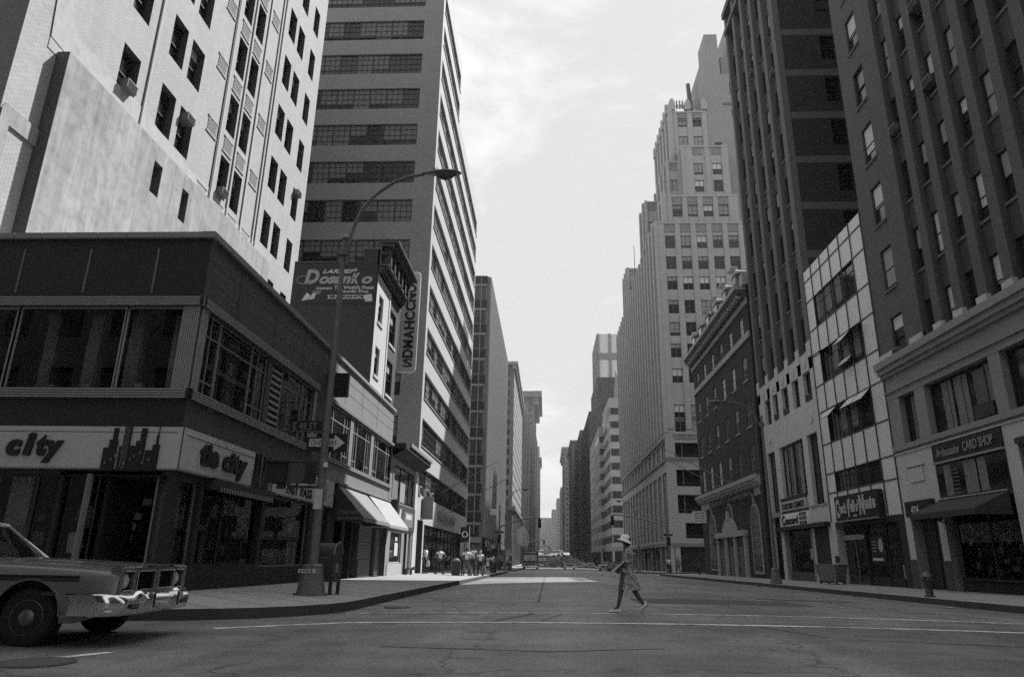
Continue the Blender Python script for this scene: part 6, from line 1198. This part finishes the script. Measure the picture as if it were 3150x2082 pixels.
pb = thing('handbag', 'dark flat handbag hanging under the newspaper of the crossing woman', 'bag', (1.62-.16, 14.78-.02, zr(1.7, 14.78)+.735)); m = MB(); m.prism([(-.15, .06), (.02, .17), (.09, .06), (-.03, -.02)], 'y', -.05, .08, 'trousers_grey'); m.build('pouch', pb); m = MB(); m.lathe([(.001, -.0), (.04, .02), (.05, .05), (.03, .09), (.001, .1)], 'paper', 10, (.09, -.06)); m.build('wrapped_bundle', pb)
# ---------------------------------------------------------------- the foreground sedan
CX, CY = -7.1, 9.45
car = thing('sedan', 'grey 1970s sedan with split grille and chrome bumper entering from the left', 'car', (CX, CY, gz(9)-.035), rz=radians(3))
FWX = .88; RWX = FWX-2.98; HW = .965; WR_ = .325; AR = .40
def top_z(x, y):          # bonnet surface
    t = abs(y)/HW; f = (x-.0)/1.9
    return .985-.07*max(0, f)**1.6-.035*t**2-.02*(t > .72)*(t-.72)/.28+.018*max(0, 1-abs(t-.35)/.12)
m = MB(); xs_ = frange(-3.6, 1.90, .05)
def sec(x):                # half section, bottom to shoulder, y negative = near side
    nose = max(0, (x-1.45)/.45); w = HW-.05*nose**2; sh = top_z(x, HW)-.045
    up_ = .13*nose; P = [(w-.05, .27+up_), (w-.015, .36+up_*.6), (w, .46), (w+.004, .56), (w+.002, .66), (w-.006, .74), (w-.02, .80), (w-.04, sh), (w-.075, sh+.035)]
    return P
NS = 9
for sd in (-1, 1):
    vs = []; fs = []
    for x in xs_: 
        for (y, z) in sec(x):
            px, pz = x, z
            for wx in (FWX, RWX):
                d = math.hypot(x-wx, z-WR_-.03)
                if d < AR and z < .8: k = AR/max(d, .01); px = wx+(x-wx)*k; pz = WR_+.03+(z-WR_-.03)*k
            vs.append((px, sd*y, pz))
    for i in range(len(xs_)-1):
        for k in range(NS-1):
            q = [i*NS+k, (i+1)*NS+k, (i+1)*NS+k+1, i*NS+k+1]; cx_ = (xs_[i]+xs_[i+1])/2; z4 = [sec(xs_[i])[k][1], sec(xs_[i+1])[k+1][1]]; cz_ = sum(z4)/2
            if any(math.hypot(cx_-wx, cz_-WR_-.03) < AR-.04 for wx in (FWX, RWX)) and cz_ < .78: continue
            fs.append(tuple(q) if sd < 0 else tuple(q[::-1]))
    m.mesh(vs, fs, 'car_paint', True)
m.build('body_side', car)
m = MB(); ysn = [-1, -.93, -.8, -.7, -.55, -.42, -.35, -.28, -.1, 0, .1, .28, .35, .42, .55, .7, .8, .93, 1]
vs = []; xh = [x for x in xs_ if x > -.15]+[1.9]
for x in xh:
    nose = max(0, (x-1.45)/.45); w = HW-.05*nose**2-.075
    for t in ysn: vs.append((x+(.05 if x > 1.89 else 0)*(1-t*t), t*w, top_z(x, t*w/.89*1.0)-.01*(abs(t) > .95)))
n = len(ysn); m.mesh(vs, [(i*n+k, (i+1)*n+k, (i+1)*n+k+1, i*n+k+1) for i in range(len(xh)-1) for k in range(n-1)], 'car_paint', True); m.build('bonnet', car)
m = MB(); m.box(-.1, 1.62, -.52, -.51, .93, .945, 'car_stripe'); 
# front panel
m = MB(); FX = 1.90
def fr_q(y0, y1, z0, z1, x=FX, mm='car_paint', d=.0): m.box(x-.12, x+d, y0, y1, z0, z1, mm)
fr_q(-.88, .88, .585, .63); fr_q(-.89, -.80, .63, .87); fr_q(.80, .89, .63, .87); fr_q(-.56, -.49, .63, .87); fr_q(.49, .56, .63, .87); fr_q(-.035, .035, .63, .87, d=.04); fr_q(-.89, .89, .86, .905, d=.01)
m.prism([(FX-.1, .895), (FX+.012, .895), (FX+.0, .915), (FX-.1, .925)], 'y', -.86, .86, 'car_paint'); m.build('front_panel', car)
m = MB()
for a, b in ((-.48, -.04), (.04, .48)):
    m.box(FX-.1, FX-.03, a, b, .64, .855, 'grille_black')
    for k in range(16): y = a+.012+(b-a-.02)*k/15; m.box(FX-.032, FX-.02, y-.003, y+.003, .645, .85, 'grille_black')
    for k in range(4): m.box(FX-.03, FX-.022, a, b, .68+k*.045, .684+k*.045, 'frame_dark')
m.build('grille', car); m = MB()
for a, b in ((-.49, -.038), (.038, .49)): 
    P = [(FX+.015, a, .635), (FX+.015, b, .635), (FX+.015, b, .86), (FX+.015, a, .86), (FX+.015, a, .635)]; m.tube(P[2:4], .011, 'chrome', 6); m.tube(P[:2], .006, 'chrome', 6); m.tube([P[1], P[2]], .007, 'chrome', 6); m.tube([P[3], P[4]], .007, 'chrome', 6)
for sd in (-1, 1): m.tube([(FX+.01, sd*.565, .86), (FX+.01, sd*.795, .86)], .009, 'chrome', 6); m.tube([(FX+.01, sd*.565, .635), (FX+.01, sd*.795, .635)], .006, 'chrome', 6)
m.box(FX-.05, FX+.03, -.9, .9, .60, .612, 'chrome'); m.build('chrome_trim', car)
for sd in (-1, 1):
    m = MB(); m.box(FX-.14, FX-.10, sd*.68-.12, sd*.68+.12, .63, .86, 'grille_black')
    c = (sd*.68, .745); ringp = [[(FX-.10+dx, c[0]+q*cos(2*pi*k/20), c[1]+q*sin(2*pi*k/20)) for k in range(20)] for q, dx in ((.098, 0), (.1, .045), (.09, .06))]; m.loft(ringp, 'chrome', caps=False)
    m.loft([[(FX-.10+dx, c[0]+q*cos(2*pi*k/20), c[1]+q*sin(2*pi*k/20)) for k in range(20)] for q, dx in ((.09, .055), (.06, .075), (.02, .082), (.002, .083))], 'lamp_glass', caps=False); m.build('headlight', car)
# bumper
m = MB(); rings = []
def bprof(y):
    t = abs(y)/.99; wrap = max(0, (t-.88)/.12); x = 2.04-.05*t**2-.13*wrap**1.5; hump = .05*max(0, 1-abs(abs(y)-.50)/.13) if y < 0 or True else 0
    ztop = .60+hump; zb = .35
    return [(x-.12, y, ztop), (x-.08, y, ztop+.004), (x-.04, y, ztop-.02), (x+.01, y, ztop-.075), (x+.016, y, ztop-.10), (x-.005, y, .45), (x-.02, y, zb+.01), (x-.07, y, zb), (x-.12, y, zb+.01)]
ysb = frange(-.99, .99, .045); rings = [bprof(y) for y in ysb]
for sd, idx in ((-1, 0), (1, -1)):
    side = []
    for k, xx in enumerate((.45, .3, .15, .05)):
        r0 = rings[idx]; side.append([(p[0]-xx*.95-.02, sd*(1.0+.006*0)-sd*.0+(p[0]-1.9)*0, p[2]) for p in r0])
    rings = side+rings if sd < 0 else rings+side[::-1]
m.loft(rings, 'chrome', closed=False, caps=False); m.build('bumper', car)
for y in (-.33, .33):
    m = MB(); m.loft([[(2.045+dx, y+a, z) for a, z in ((-.035, .41), (.035, .41), (.03, .50), (.03, .60), (-.03, .60), (-.03, .5))] for dx in (-.05, .02, .045)], 'chrome', smooth=False); m.box(2.088, 2.098, y-.012, y+.012, .42, .59, 'tyre'); m.build('bumper_guard', car)
for y in (-.68, .68): m = MB(); m.box(2.015, 2.03, y-.1, y+.1, .425, .485, 'frame_dark'); m.box(2.028, 2.034, y-.085, y+.085, .44, .475, 'lens_dark'); m.build('parking_light', car)
# stripes, emblem, wheels
m = MB(); m.box(-3.5, 1.45, -HW-.008, -HW+.01, .775, .80, 'car_stripe'); m.box(-3.5, 1.45, -HW-.005, -HW+.02, .745, .757, 'car_stripe'); m.box(-3.5, 1.45, -HW-.004, -HW+.02, .805, .809, 'chrome'); m.build('side_stripe', car)
m = MB(); m.prism([(1.02+.09*cos(2*pi*k/12)+.1, .60+.025*sin(2*pi*k/12)) for k in range(12)], 'y', -HW-.012, -HW, 'frame_dark'); m.build('badge', car)
m = MB(); m.box(-3.5, .3, -.8, .8, .22, .34, 'shop_dark'); m.box(-3.4, 1.6, -.66, .66, .42, .8, 'shop_dark'); m.build('underbody', car)
for wx in (FWX, RWX):
    for sd in (-1, 1):
        w = MB(); y0, y1 = sd*.70, sd*.92; P = [(y0, WR_-.03), (y0, WR_), (sd*.74, WR_+.0), (y1-sd*.02, WR_), (y1, WR_-.03), (y1, .23)]
        rg = [[(wx+r*cos(2*pi*k/32), y, WR_+r*sin(2*pi*k/32)) for k in range(32)] for y, r in P]; w.loft(rg, 'tyre', caps=True); wo = w.build('wheel', car)
        w = MB(); rg = [[(wx+r*cos(2*pi*k/28), sd*y, WR_+r*sin(2*pi*k/28)) for k in range(28)] for y, r in ((.90, .205), (.925, .2), (.915, .185), (.895, .17), (.905, .12), (.93, .075), (.94, .05), (.942, .002))]; w.loft(rg, 'hubcap', caps=False); w.build('hubcap', wo)
        w = MB(); w.loft([[(wx+(AR+dr)*cos(pi*k/20), sd*y, WR_+.03+(AR+dr)*sin(pi*k/20)) for k in range(21)] for y, dr in ((HW-.004, -.012), (HW+.008, -.004), (HW+.004, .014))], 'car_paint', closed=False, caps=False); w.build('arch_lip', car)
# cabin
m = MB(); roof = []
for x, z in ((-.64, 1.405), (-.75, 1.435), (-1.1, 1.465), (-1.9, 1.475), (-2.6, 1.44)): roof.append([(x, .66*t, z-.03*t*t-(.02 if abs(t) > .9 else 0)) for t in (-1, -.9, -.5, 0, .5, .9, 1)])
m.loft(roof, 'car_paint', closed=False, caps=False); m.build('roof', car)
ws = [[(-.10+.06*(1-t*t), .80*t, .955+.01*(1-t*t)), (-.64+.04*(1-t*t), .63*t, 1.405)] for t in (-1, -.6, -.2, .2, .6, 1)]
m = MB(); m.loft([[q[0] for q in ws], [q[1] for q in ws]], 'windshield', closed=False, caps=False); m.build('windshield', car)
m = MB(); 
for sd in (-1, 1): m.tube([(-.06, sd*.83, .95), (-.37, sd*.735, 1.19), (-.66, sd*.65, 1.42), (-.85, sd*.66, 1.455), (-2.0, sd*.67, 1.465), (-2.8, sd*.68, 1.40)], .018, 'chrome', 6); m.tube([(-.10, sd*.81, .95), (-.65, sd*.64, 1.405)], .028, 'car_paint', 6)
m.tube([q[1] for q in ws], .02, 'chrome', 6); m.build('pillar_trim', car)
m = MB(); m.poly([(-.3, -.84, .93), (-2.9, -.84, .93), (-2.7, -.66, 1.42), (-.67, -.65, 1.41)], 'windshield'); m.poly([(-.3, .84, .93), (-2.9, .84, .93), (-2.7, .66, 1.42), (-.67, .65, 1.41)], 'windshield'); m.build('side_glass', car)
m = MB(); m.box(-3.3, -.15, -.8, .8, .85, .9, 'shop_dark'); m.box(-1.5, -1.3, -.7, -.1, .7, 1.2, 'interior_mid'); m.box(-1.5, -1.3, .1, .7, .7, 1.2, 'interior_mid'); m.tube([(-.62+.16*sin(a)*.3, -.38+.19*cos(a), 1.0+.15*sin(a)) for a in [2*pi*k/16 for k in range(17)]], .012, 'frame_dark', 6); m.box(-.75, -.2, -.78, .78, .9, .965, 'interior_mid'); m.build('interior', car)
m = MB(); m.tube([(-.12, -.35, .975), (-.45, .1, 1.13)], .006, 'frame_dark', 4); m.tube([(-.12, .3, .975), (-.42, .65, 1.1)], .006, 'frame_dark', 4); m.build('wiper', car)
m = MB(); m.box(-3.6, -2.7, -.94, .94, .84, .95, 'car_paint'); m.build('boot_lid', car)
# ---------------------------------------------------------------- traffic
def sedan(x, y, rz, lab, mm, grp_=None, detail=True, s=1):
    t = thing('car', lab, 'car', (x, y, zr(x, y)), rz, group=grp_)        # front towards -y at rz 0
    m = MB(); prof = [(-2.3, .28), (-2.38, .5), (-2.32, .82), (-1.2, .92), (1.5, .92), (2.4, .88), (2.45, .5), (2.35, .28)]; hw = .9
    for a, b in ((prof, hw),): m.prism(a, 'x', -b, b, mm)
    m.build('body', t); m = MB(); m.loft([[(w, yy, z) for w, yy in ((-a, -p), (a, -p), (a, q), (-a, q))] for a, p, q, z in ((.82, .95, 1.45, .92), (.62, .35, 1.05, 1.36))], 'glass_dark', smooth=False, caps=False); m.build('windows', t)
    m = MB(); m.box(-.64, .64, -.4, 1.1, 1.34, 1.4, mm)
    for a in (-1, 1): m.tube([(a*.8, -.93, .92), (a*.61, -.36, 1.36)], .035, mm, 4); m.tube([(a*.8, 1.42, .92), (a*.61, 1.04, 1.36)], .05, mm, 4)
    m.build('roof', t)
    if detail:
        m = MB(); m.box(-.92, .92, -2.5, -2.36, .36, .52, 'chrome'); m.box(-.92, .92, 2.42, 2.54, .36, .52, 'chrome'); m.box(-.55, .55, -2.40, -2.33, .56, .76, 'grille_black'); m.build('bumper', t)
        for a in (-.72, .72): m = MB(); m.box(a-.12, a+.12, -2.42, -2.34, .58, .76, 'lamp_glass'); m.build('headlight', t)
    for a in (-1, 1):
        for b in (-1.45, 1.45): m = MB(); m.tube([(a*.72, b, .33), (a*.92, b, .33)], .33, 'tyre', 14); m.tube([(a*.92, b, .33), (a*.925, b, .33)], .18, 'hubcap', 10); m.build('wheel', t)
    return t
def bus(x, y, lab, s=1.0, det=True):
    t = thing('bus', lab, 'bus', (x, y, zr(x, y)), group='buses in the left lane'); m = MB(); w = 1.28; sec_ = [(-w, .35), (w, .35), (w, 2.5)]+[(w-.35+.35*cos(a), 2.55+.4*sin(a)) for a in (.3, .7, 1.1, 1.57)]+[(-w+.35-.35*cos(a), 2.55+.4*sin(a)) for a in (1.57, 1.1, .7, .3)]+[(-w, 2.5)]
    m.prism(sec_, 'y', 0, 11.5, 'bus_body'); m.build('body', t)
    m = MB(); m.prism([(-1.1, 1.35), (1.1, 1.35), (1.05, 2.3), (-1.05, 2.3)], 'y', -.05, 0, 'pale_letter'); m.box(-.02, .02, -.07, -.04, 1.3, 2.3, 'frame_dark'); m.build('windscreen', t); m = MB(); m.box(-.9, .9, -.06, 0, 2.42, 2.68, 'sign_grey'); m.build('destination_sign', t)  # windscreen painted pale to stand for the sky reflected in it
    m = MB(); m.box(-1.3, 1.3, -.2, 0, .38, .62, 'chrome'); m.box(-1.29, 1.29, -.03, 0, .95, 1.05, 'bus_trim'); m.box(1.281, 1.3, .5, 11.4, .7, 1.25, 'bus_trim'); m.box(-1.05, 1.05, -.04, 0, 2.7, 2.8, 'white_paint'); m.build('trim', t)
    m = MB(); m.box(1.281, 1.295, .8, 11.0, 1.45, 2.3, 'glass_dark'); m.build('side_windows', t)
    for a in (-.95, .95): m = MB(); m.tube([(a, -.05, .8), (a, 0, .8)], .12, 'lamp_glass', 10); m.build('headlight', t)
    for b in (1.8, 8.5):
        for a in (-1, 1): m = MB(); m.tube([(a*1.0, b, .5), (a*1.27, b, .5)], .5, 'tyre', 14); m.build('wheel', t)
bus(-2.75, 122, 'first dark bus with pale destination band in the left lane'); bus(-1.1, 205, 'second bus directly behind the first bus, partly hidden')
bus(-.6, 480, 'far bus on the rising road above the second bus', det=False); bus(2.6, 540, 'farthest dark bus on top of the rise', det=False)
sedan(3.95, 128, 0, 'dark sedan facing the camera in the middle lane', 'car_grey'); sedan(9.7, 122, -.15, 'pale sedan parked near the right kerb left of the woman', 'car_white')
sedan(2.7, 168, 1.0, 'dark sedan slanting across the lane left of the middle sedan', 'car_dark'); sedan(.6, 176, .2, 'dark sedan behind the slanting one', 'car_dark')
sedan(8.7, 182, 0, 'pale roofed sedan parked in the row beyond the middle sedan', 'car_white'); sedan(10.2, 172, 0, 'grey sedan parked next to the pale roofed one', 'car_grey')
sedan(10.4, 104, 0, 'dark sedan parked behind the walking woman', 'car_dark'); sedan(10.3, 112, 0, 'second dark parked car behind the walking woman, farther one', 'car_dark'); sedan(7.0, 168, .0, 'dark sedan between the middle sedan and the parked row', 'car_dark')
rq = random.Random(9)
for i in range(18):
    y = 215+i*20; x = [4.3, 10.2, 7.2, 9.9, 1.4][i % 5]+rq.uniform(-.3, .3)
    sedan(x, y, 0, 'tiny distant car on the rising avenue', rq.choice(['car_dark', 'car_grey', 'car_white', 'car_dark']), 'tiny distant cars climbing the avenue', detail=i < 6)
# ---------------------------------------------------------------- blocks on the near side of the cross street, behind the viewpoint
for (x0, x1, y0, y1, h, lab) in ((-60, -8.5, -60, -3.5, 48, 'brick block across the cross street behind the left of the viewpoint'), (16.1, 60, -60, -3.5, 55, 'brick block across the cross street behind the right of the viewpoint')):
    t = thing('corner_block', lab, 'building', (x0, y1, 0)); A = Fr(t, x1, y1, pi); ops = [(2+3*k, 3.5+3*k, z, z+1.9) for k in range(int((x1-x0-4)/3)) for z in frange(5, h-4, 3.6)[:-1]]
    m = MB(); wall(m, 0, x1-x0, -1, h, ops, 'brown_brick', .2); body(m, 0, x1-x0, 0, y1-y0, -1, h, 'brown_brick', 'lrbt'); A.put(m, 'wall'); g = MB()
    for a, b, c, d in ops: g.poly([(a, .15, c), (b, .15, c), (b, .15, d), (a, .15, d)], 'glass_mid')
    A.put(g, 'windows', kind='stuff')
# ---------------------------------------------------------------- summer haze in the street
hm = bpy.data.materials.new('haze'); hm.use_nodes = True; n = hm.node_tree.nodes; n.clear(); o = n.new('ShaderNodeOutputMaterial'); v = n.new('ShaderNodeVolumePrincipled'); v.inputs['Color'].default_value = (.95, .95, .95, 1); v.inputs['Density'].default_value = .00025; v.inputs['Anisotropy'].default_value = .2
hm.node_tree.links.new(v.outputs[0], o.inputs['Volume']); MATS['haze'] = hm
m = MB(); m.box(-200, 200, -150, 1700, -8, 140, 'haze'); m.build('haze', kind='stuff')
